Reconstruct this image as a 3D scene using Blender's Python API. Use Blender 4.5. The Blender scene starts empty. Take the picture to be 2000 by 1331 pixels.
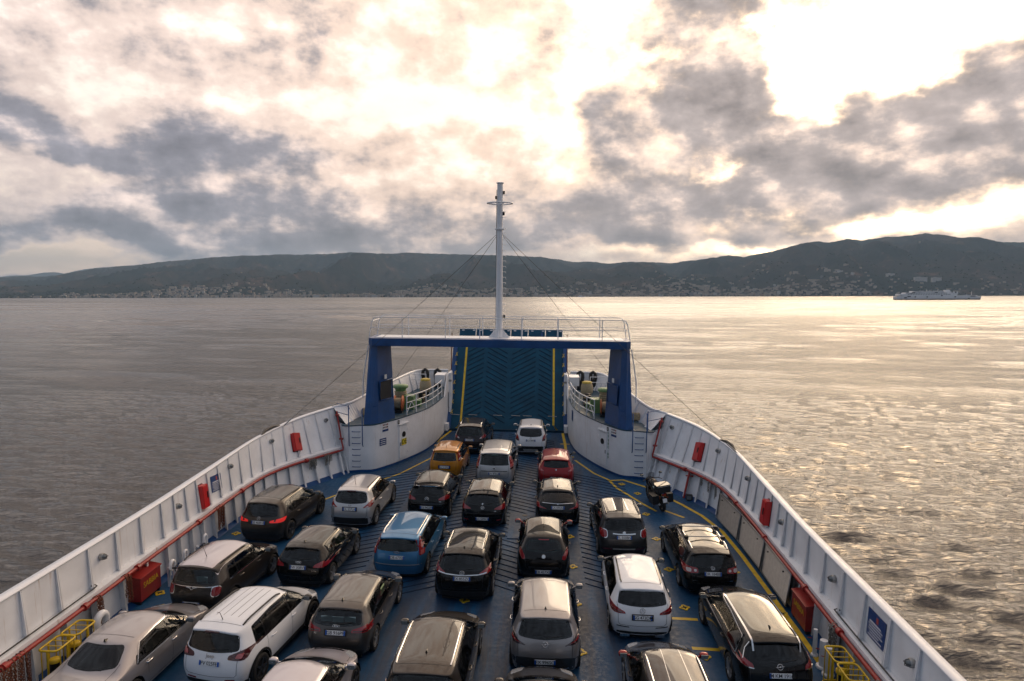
import bpy, bmesh, math, random
import numpy as np
from mathutils import Vector, Matrix, Euler, geometry
from mathutils.bvhtree import BVHTree
from math import sin, cos, pi, radians, sqrt, atan2, exp
R_ = random.Random(7)
SC = bpy.context.scene
COL = SC.collection
# ---------------------------------------------------------------- camera
CAM_POS = Vector((0, 0, 13.0))
cd = bpy.data.cameras.new('camera'); cam = bpy.data.objects.new('camera', cd); COL.objects.link(cam)
cd.sensor_width = 36.0; cd.lens = 24.0; cd.clip_start = 0.2; cd.clip_end = 60000
cam.location = CAM_POS
cam.rotation_euler = (Matrix.Rotation(pi/2 - radians(3.883), 3, 'X') @ Matrix.Rotation(radians(-0.14), 3, 'Z')).to_euler()
SC.camera = cam
# ---------------------------------------------------------------- sun, sky, exposure
SUN_AZ, SUN_EL = radians(24.0), radians(15.0)      # azimuth to the right of +Y
SUN_DIR = Vector((sin(SUN_AZ)*cos(SUN_EL), cos(SUN_AZ)*cos(SUN_EL), sin(SUN_EL)))
sl = bpy.data.lights.new('sun', 'SUN'); sl.energy = 0.95; sl.angle = radians(44); sl.color = (1.0, 0.80, 0.57)
so = bpy.data.objects.new('sun', sl); COL.objects.link(so)
so.rotation_euler = (-SUN_DIR).to_track_quat('-Z', 'Y').to_euler()
so.location = SUN_DIR * 200
SC.view_settings.view_transform = 'Standard'; SC.view_settings.look = 'None'
SC.view_settings.gamma = 1; SC.view_settings.use_curve_mapping = False
SC.view_settings.exposure = 0.68
SC.cycles.use_denoising = True
SC.cycles.max_bounces = 4; SC.cycles.diffuse_bounces = 2; SC.cycles.glossy_bounces = 3; SC.cycles.transparent_max_bounces = 6
SC.cycles.volume_bounces = 0
SC.cycles.caustics_reflective = False; SC.cycles.caustics_refractive = False
SC.cycles.sample_clamp_indirect = 6.0

class NT:
    """small helper to write node trees"""
    def __init__(s, tree): s.t = tree; s.n = tree.nodes; s.l = tree.links
    def new(s, typ, **kw):
        n = s.n.new(typ)
        for k, v in kw.items(): setattr(n, k, v)
        return n
    def put(s, sock, v):
        if isinstance(v, bpy.types.NodeSocket): s.l.new(v, sock)
        elif v is not None: sock.default_value = v
    def m(s, op, a, b=None, c=None, clamp=False):
        n = s.new('ShaderNodeMath', operation=op, use_clamp=clamp)
        s.put(n.inputs[0], a)
        if b is not None: s.put(n.inputs[1], b)
        if c is not None: s.put(n.inputs[2], c)
        return n.outputs[0]
    def mix(s, f, a, b, typ='MIX'):
        n = s.new('ShaderNodeMix', data_type='RGBA', blend_type=typ)
        s.put(n.inputs[0], f)
        s.put(n.inputs[6], a if not isinstance(a, tuple) else (*a[:3], 1)); s.put(n.inputs[7], b if not isinstance(b, tuple) else (*b[:3], 1))
        return n.outputs[2]
    def sstep(s, v, a, b, to0=0.0, to1=1.0):
        n = s.new('ShaderNodeMapRange', interpolation_type='SMOOTHSTEP')
        s.put(n.inputs[0], v); n.inputs[1].default_value = a; n.inputs[2].default_value = b
        n.inputs[3].default_value = to0; n.inputs[4].default_value = to1
        return n.outputs[0]
    def noise(s, vec, scale, detail=5, rough=0.5, dist=0.0, lac=2.0):
        n = s.new('ShaderNodeTexNoise'); s.put(n.inputs['Vector'], vec)
        n.inputs['Scale'].default_value = scale; n.inputs['Detail'].default_value = detail
        n.inputs['Roughness'].default_value = rough; n.inputs['Distortion'].default_value = dist
        n.inputs['Lacunarity'].default_value = lac
        return n
    def comb(s, x, y, z):
        n = s.new('ShaderNodeCombineXYZ'); s.put(n.inputs[0], x); s.put(n.inputs[1], y); s.put(n.inputs[2], z); return n.outputs[0]
    def sep(s, v):
        n = s.new('ShaderNodeSeparateXYZ'); s.put(n.inputs[0], v); return n.outputs
    def vm(s, op, a, b=None, scale=None):
        n = s.new('ShaderNodeVectorMath', operation=op); s.put(n.inputs[0], a)
        if b is not None: s.put(n.inputs[1], b)
        if scale is not None: s.put(n.inputs[3], scale)
        return n.outputs[1] if op in ('DOT_PRODUCT', 'LENGTH', 'DISTANCE') else n.outputs[0]

world = bpy.data.worlds.new('World'); SC.world = world; world.use_nodes = True
def build_world():
    t = NT(world.node_tree); t.n.clear()
    out = t.new('ShaderNodeOutputWorld'); bg = t.new('ShaderNodeBackground'); t.l.new(bg.outputs[0], out.inputs[0])
    sky = t.new('ShaderNodeTexSky', sky_type='NISHITA'); sky.sun_disc = False
    sky.sun_elevation = SUN_EL; sky.sun_rotation = SUN_AZ; sky.dust_density = 2.0
    gen = t.new('ShaderNodeTexCoord').outputs['Generated']
    d = t.vm('NORMALIZE', gen); x, y, z = t.sep(d)
    az = t.m('ARCTAN2', x, y); el = t.m('ARCSINE', z)
    elp = t.m('MAXIMUM', el, 0.0); z_pos = t.sstep(z, -0.01, 0.01)
    # the cloud deck: direction projected on a horizontal layer
    zz = t.m('ADD', t.m('MAXIMUM', z, 0.0), 0.13)
    u = t.m('DIVIDE', x, zz); v = t.m('DIVIDE', y, zz)
    p = t.comb(u, v, 0.0)
    # domain warp
    wn = t.noise(p, 0.55, 3, 0.5)
    wv = t.vm('SCALE', t.vm('SUBTRACT', wn.outputs['Color'], (0.5, 0.5, 0.5)), scale=1.6)
    pw = t.vm('ADD', p, wv)
    n1 = t.noise(t.vm('ADD', pw, (3.1, 7.7, 0.0)), 0.52, 7, 0.56).outputs[0]
    sd = (0.33*sin(SUN_AZ), 0.33*cos(SUN_AZ), 0)
    n2 = t.noise(t.vm('ADD', pw, (3.1+sd[0], 7.7+sd[1], 0.0)), 0.52, 4, 0.5).outputs[0]
    nf = t.noise(t.comb(t.m('MULTIPLY', az, 1.0), t.m('MULTIPLY', el, 1.55), 0.0), 10.0, 8, 0.58, 0.0).outputs[0]
    nh = t.noise(t.comb(az, t.m('MULTIPLY', el, 1.35), 2.0), 38.0, 5, 0.6).outputs[0]
    # the same puffs looked up a little way towards the sun: the difference lights their sunward flanks
    nfs = t.noise(t.comb(t.m('ADD', az, 0.014), t.m('MULTIPLY', t.m('ADD', el, 0.020), 1.55), 0.0), 10.0, 7, 0.56, 0.0).outputs[0]
    emb = t.m('SUBTRACT', nf, nfs)
    ndx = t.m('MULTIPLY', t.m('SUBTRACT', t.noise(t.comb(az, t.m('MULTIPLY', el, 1.6), 4.0), 6.0, 5, 0.55).outputs[0], 0.5), 0.22)
    ndy = t.m('MULTIPLY', t.m('SUBTRACT', t.noise(t.comb(az, t.m('MULTIPLY', el, 1.6), 9.0), 6.0, 5, 0.55).outputs[0], 0.5), 0.13)
    aw = t.m('ADD', az, ndx); ew = t.m('ADD', el, ndy)
    def blob(a0, e0, ra, re, amp):
        dx = t.m('DIVIDE', t.m('SUBTRACT', aw, a0), ra); dy = t.m('DIVIDE', t.m('SUBTRACT', ew, e0), re)
        q = t.m('ADD', t.m('MULTIPLY', dx, dx), t.m('MULTIPLY', dy, dy))
        return t.m('MULTIPLY', t.m('EXPONENT', t.m('MULTIPLY', q, -1.0)), amp)
    def total(lst):
        acc = None
        for b in lst:
            o = blob(*b); acc = o if acc is None else t.m('ADD', acc, o)
        return acc
    big = total(SKY_BLOBS)
    th = t.m('ADD', t.m('MULTIPLY', t.m('SUBTRACT', n1, 0.5), 2.3), t.m('MULTIPLY', t.m('SUBTRACT', nf, 0.5), 2.1))
    th = t.m('ADD', t.m('ADD', t.m('ADD', th, big), 0.44), t.m('MULTIPLY', t.m('SUBTRACT', nh, 0.5), 0.75))
    tau = t.sstep(th, -0.20, 1.35)
    lit = t.m('SUBTRACT', n1, n2)
    cs = t.vm('DOT_PRODUCT', d, tuple(SUN_DIR)); ang = t.m('ARCCOSINE', t.m('MINIMUM', cs, 0.99999)); a2 = t.m('POWER', ang, 2.0)
    glow = t.m('EXPONENT', t.m('MULTIPLY', a2, -5.5)); wide = t.sstep(ang, 1.8, 0.75)
    low = t.m('EXPONENT', t.m('MULTIPLY', elp, -9.0))
    shade = t.m('SUBTRACT', tau, t.m('ADD', t.m('MULTIPLY', emb, 2.1), t.m('MULTIPLY', lit, 0.9)), None, True)
    bright = t.mix(low, (0.90, 0.785, 0.685), (1.12, 0.75, 0.47))
    bright = t.mix(wide, t.mix(low, (0.24, 0.275, 0.345), (0.36, 0.33, 0.33)), bright)
    bright = t.mix(t.m('MULTIPLY', glow, 0.9), bright, (1.15, 0.99, 0.78))
    dark = t.mix(wide, (0.085, 0.098, 0.13), (0.275, 0.255, 0.268))
    dark = t.mix(t.m('MULTIPLY', glow, 0.45), dark, (0.48, 0.365, 0.29))
    dark = t.mix(t.m('MULTIPLY', t.m('MULTIPLY', low, wide), 0.6), dark, (0.47, 0.345, 0.275))
    cold = t.sstep(az, -0.05, -0.5)
    dark = t.mix(t.m('MULTIPLY', cold, t.m('MULTIPLY', wide, 0.8)), dark, (0.20, 0.19, 0.22))
    beige = t.mix(wide, (0.165, 0.185, 0.23), t.mix(cold, (0.78, 0.58, 0.45), (0.66, 0.52, 0.45)))
    c = t.mix(t.sstep(shade, 0.45, 1.0), t.mix(t.sstep(shade, 0.0, 0.5), bright, beige), dark)
    relief = t.m('ADD', 1.0, t.m('MULTIPLY', tau, t.m('ADD', t.m('MULTIPLY', emb, 2.6), t.m('MULTIPLY', t.m('SUBTRACT', 0.5, nf), 1.0))))
    c = t.vm('SCALE', c, scale=t.m('MINIMUM', t.m('MAXIMUM', relief, 0.55), 1.7))
    # thin places let the clear sky through
    gap = t.m('MULTIPLY', t.sstep(th, 0.12, -0.35), 0.22)
    c = t.mix(gap, c, t.mix(1.0, sky.outputs[0], (0.085, 0.085, 0.085), 'MULTIPLY'))
    # where the cloud is thin round the hidden sun the sky is far brighter than paper white
    thin = t.m('SUBTRACT', 1.0, tau); core = t.m('EXPONENT', t.m('MULTIPLY', a2, -22.0))
    c = t.mix(1.0, c, t.mix(t.m('MULTIPLY', t.m('MULTIPLY', t.m('POWER', thin, 3.0), z_pos), core), (0.0, 0.0, 0.0), (9.0, 6.0, 3.3)), 'ADD')
    below = t.sstep(z, -0.02, 0.0)
    c = t.mix(below, (0.2, 0.19, 0.18), c)
    t.l.new(c, bg.inputs[0]); bg.inputs[1].default_value = 1.08
def sky_at(px, py, rx, ry, amp):
    return ((px-1000)/1333.0*0.95, (575-py)/1333.0*0.97, rx/1333.0, ry/1333.0, amp)
SKY_BLOBS = [sky_at(*b) for b in [
    (60, 290, 150, 48, .95), (170, 335, 110, 24, .7), (330, 40, 240, 60, .45), (130, 150, 170, 60, .25), (500, 310, 220, 34, .45), (620, 130, 70, 90, .3), (870, 90, 60, 90, .32),
    (430, 400, 170, 45, .5), (760, 425, 360, 60, .55), (1130, 400, 240, 60, .55), (400, 490, 330, 32, .7), (800, 475, 420, 30, .6), (1150, 470, 260, 26, .4), (150, 450, 150, 40, .25),
    (1470, 50, 150, 65, .75), (1400, 250, 85, 90, .85), (1300, 110, 120, 50, .3), (1185, 250, 34, 60, .5), (1250, 320, 90, 60, .45), (1690, 300, 120, 60, .9), (1040, 130, 60, 80, .4), (1500, 330, 90, 50, .5),
    (1860, 245, 120, 48, 1.2), (1960, 300, 110, 60, .9), (1640, 360, 220, 46, .75), (1370, 390, 110, 40, .55), (1000, 30, 160, 40, .25), (1800, 400, 200, 30, .5), (1600, 480, 200, 14, .3),
    (1700, 140, 120, 75, -.85), (1900, 70, 150, 70, -.65), (1545, 190, 50, 80, -.7), (1425, 340, 45, 36, -.95), (960, 215, 200, 60, -.32), (1290, 190, 30, 90, -.22),
    (760, 225, 170, 50, -.4), (1960, 425, 130, 30, -.9), (1460, 492, 60, 12, -.8), (30, 528, 170, 24, -2.2), (1740, 455, 110, 16, -.5),
    (235, 245, 90, 40, -.5), (220, 365, 70, 22, -.45), (520, 10, 60, 40, -.35), (110, 410, 110, 30, -.3), (1120, 200, 30, 90, -.35), (1250, 505, 220, 12, -.4), (680, 330, 120, 20, -.3), (1150, 330, 50, 30, -.35)]]
build_world()

# ---------------------------------------------------------------- materials
MATS = {}
def mat(name, col, rough=0.5, metal=0.0, coat=0.0, spec=None, emit=None, estr=0.0, var=0.0, vscale=6.0, streak=None, bump=0.0, bscale=40.0, flake=0.0):
    """plain painted / metal / plastic surface with procedural unevenness"""
    m = bpy.data.materials.new(name); m.use_nodes = True; t = NT(m.node_tree)
    b = t.n['Principled BSDF']
    b.inputs['Roughness'].default_value = rough; b.inputs['Metallic'].default_value = metal
    if coat: b.inputs['Coat Weight'].default_value = coat; b.inputs['Coat Roughness'].default_value = 0.03
    if spec is not None: b.inputs['Specular IOR Level'].default_value = spec
    tc = t.new('ShaderNodeTexCoord').outputs['Object']
    c = (*col, 1.0)
    if var or streak or flake:
        n = t.noise(tc, vscale, 5, 0.6).outputs[0]
        lo = tuple(max(0, k*(1-var)) for k in col); hi = tuple(min(1, k*(1+var*0.6)) for k in col)
        c = t.mix(t.sstep(n, 0.3, 0.7), lo, hi)
        rv = t.sstep(n, 0.25, 0.75, max(0.02, rough*0.8), min(1, rough*1.25)); t.l.new(rv, b.inputs['Roughness'])
    if streak:
        sx, sy, sz = t.sep(tc)
        sn = t.noise(t.comb(t.m('MULTIPLY', sx, 9.0), t.m('MULTIPLY', sy, 9.0), t.m('MULTIPLY', sz, 0.55)), 1.0, 6, 0.62).outputs[0]
        sn2 = t.noise(tc, 0.9, 3, 0.5).outputs[0]
        f = t.m('MULTIPLY', t.sstep(sn, 0.56, 0.78), t.sstep(sn2, 0.42, 0.62))
        c = t.mix(t.m('MULTIPLY', f, streak[3]), c, streak[:3])
        dn = t.noise(tc, 3.3, 6, 0.65).outputs[0]
        c = t.mix(t.sstep(dn, 0.66, 0.80, 0.0, 0.35), c, streak[:3])
    t.put(b.inputs['Base Color'], c)
    if bump:
        bn = t.noise(tc, bscale, 4, 0.6).outputs[0]
        bm = t.new('ShaderNodeBump'); bm.inputs['Strength'].default_value = bump; bm.inputs['Distance'].default_value = 0.02
        t.l.new(bn, bm.inputs['Height']); t.l.new(bm.outputs[0], b.inputs['Normal'])
    if emit:
        b.inputs['Emission Color'].default_value = (*emit, 1); b.inputs['Emission Strength'].default_value = estr
    MATS[name] = m
    return m
M = MATS
mat('white_paint', (0.80, 0.81, 0.83), 0.42, var=0.07, vscale=1.4, streak=(0.36, 0.21, 0.10, 0.8))
mat('white_trim', (0.82, 0.83, 0.85), 0.4, var=0.05, vscale=3)
mat('blue_paint', (0.004, 0.058, 0.20), 0.36, var=0.22, vscale=1.1, streak=(0.07, 0.05, 0.05, 0.25))
mat('red_paint', (0.30, 0.014, 0.012), 0.4, var=0.2, vscale=4)
mat('red_plastic', (0.50, 0.012, 0.014), 0.33)
mat('yellow_paint', (0.66, 0.44, 0.015), 0.45, var=0.25, vscale=5)
mat('worn_yellow', (0.55, 0.40, 0.06), 0.6, var=0.4, vscale=7)
mat('black_paint', (0.012, 0.012, 0.013), 0.45)
mat('dark_metal', (0.03, 0.03, 0.032), 0.45, metal=0.5)
mat('grey_metal', (0.28, 0.28, 0.28), 0.42, metal=0.7, var=0.2)
mat('galvanised', (0.36, 0.36, 0.35), 0.45, metal=0.4, var=0.2, vscale=9)
mat('chain_grey', (0.22, 0.21, 0.19), 0.55, metal=0.5, var=0.3, vscale=20)
mat('chain_rust', (0.17, 0.055, 0.025), 0.85, var=0.5, vscale=14)
mat('green_paint', (0.13, 0.25, 0.10), 0.5, var=0.2, vscale=5)
mat('rope', (0.42, 0.34, 0.22), 0.9, var=0.3, vscale=30, bump=0.5)
mat('orange_hose', (0.42, 0.10, 0.03), 0.6, var=0.3)
mat('sign_blue', (0.010, 0.045, 0.17), 0.4)
mat('sign_white', (0.8, 0.8, 0.8), 0.5)
mat('ink_black', (0.01, 0.01, 0.01), 0.5)
mat('ink_green', (0.02, 0.16, 0.05), 0.5)
mat('sign_yellow', (0.75, 0.6, 0.03), 0.45)
mat('glass_dark', (0.010, 0.013, 0.014), 0.04, coat=0.0, spec=0.65)
mat('lamp_glass', (0.16, 0.18, 0.19), 0.12)
mat('wire', (0.03, 0.028, 0.026), 0.5, metal=0.3)

def deck_material():
    m = bpy.data.materials.new('deck_blue'); m.use_nodes = True; t = NT(m.node_tree); b = t.n['Principled BSDF']
    tc = t.new('ShaderNodeTexCoord').outputs['Object']
    sx, sy, sz = t.sep(tc)
    n = t.noise(tc, 0.55, 6, 0.62).outputs[0]; n2 = t.noise(tc, 7.0, 6, 0.65).outputs[0]
    tr = t.noise(t.comb(t.m('MULTIPLY', sx, 2.4), t.m('MULTIPLY', sy, 0.16), 0.0), 1.0, 5, 0.6).outputs[0]   # tyre wear runs fore and aft
    c = t.mix(t.sstep(n, 0.35, 0.68), (0.007, 0.050, 0.122), (0.013, 0.080, 0.180))
    lane = t.m('PINGPONG', t.m('ADD', sx, 1.7), 1.7)            # worn wheel tracks in each lane
    worn = t.m('MULTIPLY', t.sstep(tr, 0.38, 0.62), t.sstep(t.m('ABSOLUTE', sx), 6.6, 5.2))
    grey = t.mix(t.sstep(n2, 0.3, 0.7), (0.020, 0.022, 0.036), (0.040, 0.040, 0.052))
    near = t.sstep(sy, 21.0, 19.0)                              # the bare plates aft of the ribbed deck
    c = t.mix(t.m('MULTIPLY', worn, t.m('ADD', t.m('MULTIPLY', near, 0.35), 0.42)), c, grey)
    rs = t.sstep(t.noise(tc, 2.2, 7, 0.7).outputs[0], 0.62, 0.74)
    c = t.mix(t.m('MULTIPLY', rs, 0.55), c, (0.045, 0.028, 0.025))
    t.l.new(c, b.inputs['Base Color']); b.inputs['Specular IOR Level'].default_value = 0.28
    t.l.new(t.sstep(n2, 0.25, 0.75, 0.36, 0.62), b.inputs['Roughness'])
    bm = t.new('ShaderNodeBump'); bm.inputs['Strength'].default_value = 0.25; bm.inputs['Distance'].default_value = 0.02
    t.l.new(n2, bm.inputs['Height']); t.l.new(bm.outputs[0], b.inputs['Normal'])
    M['deck_blue'] = m
deck_material()
mat('deck_bar', (0.009, 0.022, 0.052), 0.7, var=0.3, vscale=6, spec=0.2)  # bars darkened: aft-face shade put into their colour, along with grime
mat('ramp_blue', (0.003, 0.060, 0.115), 0.5, var=0.25, vscale=1.2, streak=(0.03, 0.05, 0.065, 0.25), spec=0.2)
mat('ramp_bar', (0.003, 0.030, 0.060), 0.6, spec=0.25)

# ---------------------------------------------------------------- mesh helpers
class MB:
    """collects shapes; build() links them as one mesh object"""
    def __init__(s): s.v = []; s.f = []; s.sm = []
    def add(s, vs, fs, smooth=False):
        o = len(s.v); s.v += [tuple(p) for p in vs]; s.f += [tuple(i+o for i in f) for f in fs]; s.sm += [smooth]*len(fs); return s
    def box(s, cx, cy, cz, sx, sy, sz, rot=None):
        vs = [Vector((x*sx/2, y*sy/2, z*sz/2)) for x in (-1, 1) for y in (-1, 1) for z in (-1, 1)]
        if rot is not None: vs = [rot @ p for p in vs]
        vs = [p + Vector((cx, cy, cz)) for p in vs]
        return s.add(vs, [(0, 1, 3, 2), (4, 6, 7, 5), (0, 4, 5, 1), (2, 3, 7, 6), (0, 2, 6, 4), (1, 5, 7, 3)])
    def prism(s, pts, z0, z1):
        n = len(pts)
        vs = [(p[0], p[1], z0) for p in pts] + [(p[0], p[1], z1) for p in pts]
        return s.add(vs, [tuple(range(n))[::-1], tuple(range(n, 2*n))] + [(i, (i+1) % n, n+(i+1) % n, n+i) for i in range(n)])
    def slab(s, a, b, c, d, th):
        """quad plate abcd thickened along its normal"""
        a, b, c, d = map(Vector, (a, b, c, d)); n = (b-a).cross(d-a).normalized()*th
        vs = [a, b, c, d, a+n, b+n, c+n, d+n]
        return s.add(vs, [(3, 2, 1, 0), (4, 5, 6, 7), (0, 1, 5, 4), (1, 2, 6, 5), (2, 3, 7, 6), (3, 0, 4, 7)])
    def tube(s, pts, r, n=8, cap=True, closed=False, flat=None):
        pts = [Vector(p) for p in pts]; rings = []; N = len(pts); up = Vector((0, 0, 1)); prev = None
        for i, p in enumerate(pts):
            if closed: d = pts[(i+1) % N]-pts[i-1]
            else: d = pts[min(i+1, N-1)]-pts[max(i-1, 0)]
            d.normalize()
            a = prev - d*prev.dot(d) if prev is not None else (up.cross(d) if abs(d.z) < 0.95 else Vector((1, 0, 0)).cross(d))
            if a.length < 1e-6: a = Vector((1, 0, 0)).cross(d)
            a.normalize(); prev = a; b = d.cross(a)
            rr = r[i] if isinstance(r, (list, tuple)) else r
            rings.append([p + (a*cos(2*pi*k/n) + b*sin(2*pi*k/n)*(flat or 1))*rr for k in range(n)])
        vs = [q for g in rings for q in g]; fs = []
        for i in range(N if closed else N-1):
            for k in range(n):
                j = (i+1) % N; fs.append((i*n+k, i*n+(k+1) % n, j*n+(k+1) % n, j*n+k))
        s.add(vs, fs, True)
        if cap and not closed:
            s.add(rings[0], [tuple(range(n))[::-1]]); s.add(rings[-1], [tuple(range(n))])
        return s
    def lathe(s, prof, n=16, M4=None, smooth=True):
        """prof: (r, z) list turned round z"""
        vs = []; fs = []
        for r, z in prof:
            for k in range(n):
                p = Vector((r*cos(2*pi*k/n), r*sin(2*pi*k/n), z)); vs.append(M4 @ p if M4 is not None else p)
        for i in range(len(prof)-1):
            for k in range(n): fs.append((i*n+k, i*n+(k+1) % n, (i+1)*n+(k+1) % n, (i+1)*n+k))
        return s.add(vs, fs, smooth)
    def disc(s, c, nrm, r, th, n=20):
        q = Vector(nrm).to_track_quat('Z', 'Y').to_matrix().to_4x4(); q.translation = Vector(c)
        return s.lathe([(0.0001, 0), (r, 0), (r, th), (0.0001, th)], n, q, False)
    def sphere(s, c, r, n=10, sz=1.0):
        prof = [(max(1e-4, r*sin(pi*i/n)), -r*sz*cos(pi*i/n)) for i in range(n+1)]
        return s.lathe(prof, n*2, Matrix.Translation(Vector(c)))
    def mesh(s, name, m):
        me = bpy.data.meshes.new(name); me.from_pydata(s.v, [], s.f)
        if any(s.sm): me.polygons.foreach_set('use_smooth', s.sm)
        if m is not None: me.materials.append(MATS[m] if isinstance(m, str) else m)
        return me
    def build(s, name, m, parent=None, loc=None):
        return put(name, s.mesh(name, m), parent, loc)
def put(name, me, parent=None, loc=None):
    o = bpy.data.objects.new(name, me); COL.objects.link(o)
    if parent is not None: o.parent = parent
    if loc is not None: o.location = loc
    return o
SHIP = []                                   # top-level objects modelled in the ship's own axes
def tag(o, label, cat=None, group=None, kind=None):
    if label: o['label'] = label
    if cat: o['category'] = cat
    if group: o['group'] = group
    if kind: o['kind'] = kind
    return o
def thing(name, label, cat, loc=(0, 0, 0), rotz=0.0, group=None, ship=True):
    o = bpy.data.objects.new(name, None); COL.objects.link(o); o.empty_display_size = 0.2
    o.location = loc; o.rotation_euler = (0, 0, rotz)
    tag(o, label, cat, group)
    if ship: SHIP.append(o)
    return o
def one(mb, name, m, label, cat, loc=(0, 0, 0), group=None, kind=None):
    o = mb.build(name, m, None, loc); tag(o, label, cat, group, kind); SHIP.append(o); return o
def dup(root, loc, rotz=None, label=None):
    r = root.copy(); COL.objects.link(r); r.location = loc
    if rotz is not None: r.rotation_euler = (0, 0, rotz)
    if label: r['label'] = label
    for ch in list(root.children):
        c = ch.copy(); COL.objects.link(c); c.parent = r
        for g in ch.children:
            d = g.copy(); COL.objects.link(d); d.parent = c
    SHIP.append(r)
    return r
FONT_CACHE = {}
def text_mesh(txt, size, m, depth=0.002, spacing=1.0):
    """flat lettering as a mesh, centred, in the XY plane"""
    cu = bpy.data.curves.new('lettering', 'FONT'); cu.body = txt; cu.size = size; cu.align_x = 'CENTER'; cu.align_y = 'CENTER'
    cu.extrude = depth; cu.resolution_u = 2; cu.space_character = spacing; cu.offset = size*0.002
    ob = bpy.data.objects.new('lettering', cu); COL.objects.link(ob)
    bpy.context.view_layer.update()
    me = bpy.data.meshes.new_from_object(ob.evaluated_get(bpy.context.evaluated_depsgraph_get()))
    bpy.data.objects.remove(ob); bpy.data.curves.remove(cu)
    me.materials.clear(); me.materials.append(MATS[m]); return me
def frame_mat(pos, nrm, up=(0, 0, 1)):
    """matrix whose Z is nrm and whose Y is close to up"""
    z = Vector(nrm).normalized(); x = Vector(up).cross(z).normalized(); y = z.cross(x)
    m = Matrix((x, y, z)).transposed().to_4x4(); m.translation = Vector(pos); return m
# ================================================================ SEA
def sea():
    m = bpy.data.materials.new('sea_water'); m.use_nodes = True; t = NT(m.node_tree); b = t.n['Principled BSDF']
    b.inputs['Base Color'].default_value = (0.024, 0.021, 0.020, 1); b.inputs['Roughness'].default_value = 0.09
    b.inputs['IOR'].default_value = 1.55
    tc = t.new('ShaderNodeTexCoord').outputs['Object']; x, y, z = t.sep(tc)
    g = t.new('ShaderNodeNewGeometry').outputs['Position']
    dist = t.vm('LENGTH', g)
    q = t.comb(t.m('ADD', t.m('MULTIPLY', x, 0.62), t.m('MULTIPLY', y, 0.16)), t.m('MULTIPLY', y, 1.8), 0.0)
    a = t.noise(q, 1.7, 6, 0.62, 0.3).outputs[0]; c = t.noise(q, 0.30, 5, 0.6, 0.4).outputs[0]
    gust = t.noise(t.comb(t.m('MULTIPLY', x, 0.006), t.m('MULTIPLY', y, 0.004), 0.0), 1.0, 4, 0.6).outputs[0]
    h = t.m('ADD', t.m('MULTIPLY', a, 0.36), t.m('MULTIPLY', c, 0.28))
    e = t.noise(t.comb(t.m('MULTIPLY', x, 0.05), t.m('MULTIPLY', y, 0.085), 0.0), 1.0, 6, 0.7, 0.5).outputs[0]
    h = t.m('ADD', h, t.m('MULTIPLY', e, 0.45))
    h = t.m('MULTIPLY', h, t.sstep(gust, 0.3, 0.7, 0.75, 1.2))
    bm = t.new('ShaderNodeBump'); bm.inputs['Distance'].default_value = 1.0
    t.l.new(h, bm.inputs['Height']); t.l.new(t.sstep(dist, 30.0, 1500.0, 0.9, 0.6), bm.inputs['Strength'])
    t.l.new(bm.outputs[0], b.inputs['Normal'])
    lanes = t.noise(t.comb(t.m('MULTIPLY', x, 0.0035), t.m('MULTIPLY', y, 0.013), 0.0), 1.0, 5, 0.62, 0.3).outputs[0]
    t.l.new(t.m('MULTIPLY', t.sstep(dist, 60.0, 1600.0, 0.09, 0.34), t.sstep(lanes, 0.3, 0.7, 0.40, 1.6)), b.inputs['Roughness'])
    # waves near the ship are real relief on a grid that widens with distance; swell amplitude fades as cells outgrow it
    rad = [8.0]
    while rad[-1] < 1500: rad.append(rad[-1] * 1.0072)
    while rad[-1] < 15500: rad.append(rad[-1] * 1.06)
    rad = np.array(rad)
    fine = np.radians(np.arange(-44, 44.01, 0.11)); rest = np.radians(np.arange(47, 313.1, 3.0))
    th = np.concatenate([fine, rest]); nr, nt_ = len(rad), len(th)
    RR, TT = np.meshgrid(rad, th, indexing='ij')
    X = RR*np.sin(TT); Y = RR*np.cos(TT); Z = np.zeros_like(X)
    cell = np.gradient(rad)[:, None]*np.ones_like(X)
    cell[:, len(fine):] = RR[:, len(fine):]*0.05
    rng = np.random.default_rng(5)
    for i in range(120):
        lam = 0.5*(2.6/0.5)**rng.random() if i < 76 else 4.0*(26/4.0)**rng.random(); k = 2*pi/lam
        ang = radians(75) + rng.normal(0, 0.27); ph = rng.random()*2*pi
        amp = 0.0085*lam**0.75 if i < 76 else 0.0038*lam**0.95
        fade = np.clip((lam/np.maximum(cell, 1e-3) - 2.2)/2.5, 0, 1)
        s_ = np.sin(k*(X*np.cos(ang)+Y*np.sin(ang)) + ph + 1.3*np.sin(X*0.021+Y*0.017+i))
        if i >= 76: fade = fade*np.clip(RR/420.0, 0.12, 1)      # the longer swell runs in the open strait, not in the ship's lee
        Z += amp*fade*(s_ + 0.25*np.cos(2*(k*(X*np.cos(ang)+Y*np.sin(ang)) + ph)))
    gustm = 0.75+0.5*np.sin(X*0.013+1.7*np.sin(Y*0.009))*np.sin(Y*0.011+1.0)
    Z *= gustm*0.95
    n = nr*nt_
    co = np.empty((n+1, 3)); co[:n, 0] = X.ravel(); co[:n, 1] = Y.ravel(); co[:n, 2] = Z.ravel(); co[n] = (0, 0, 0)
    i, j = np.meshgrid(np.arange(nr-1), np.arange(nt_), indexing='ij'); j2 = (j+1) % nt_
    fa = np.stack([i*nt_+j, i*nt_+j2, (i+1)*nt_+j2, (i+1)*nt_+j], -1).reshape(-1, 4)[:, ::-1]
    me = bpy.data.meshes.new('sea'); me.vertices.add(n+1); me.vertices.foreach_set('co', co.ravel())
    me.loops.add(fa.size); me.loops.foreach_set('vertex_index', fa.ravel().astype(np.int32))
    me.polygons.add(len(fa)); me.polygons.foreach_set('loop_start', np.arange(0, fa.size, 4, dtype=np.int32))
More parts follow.
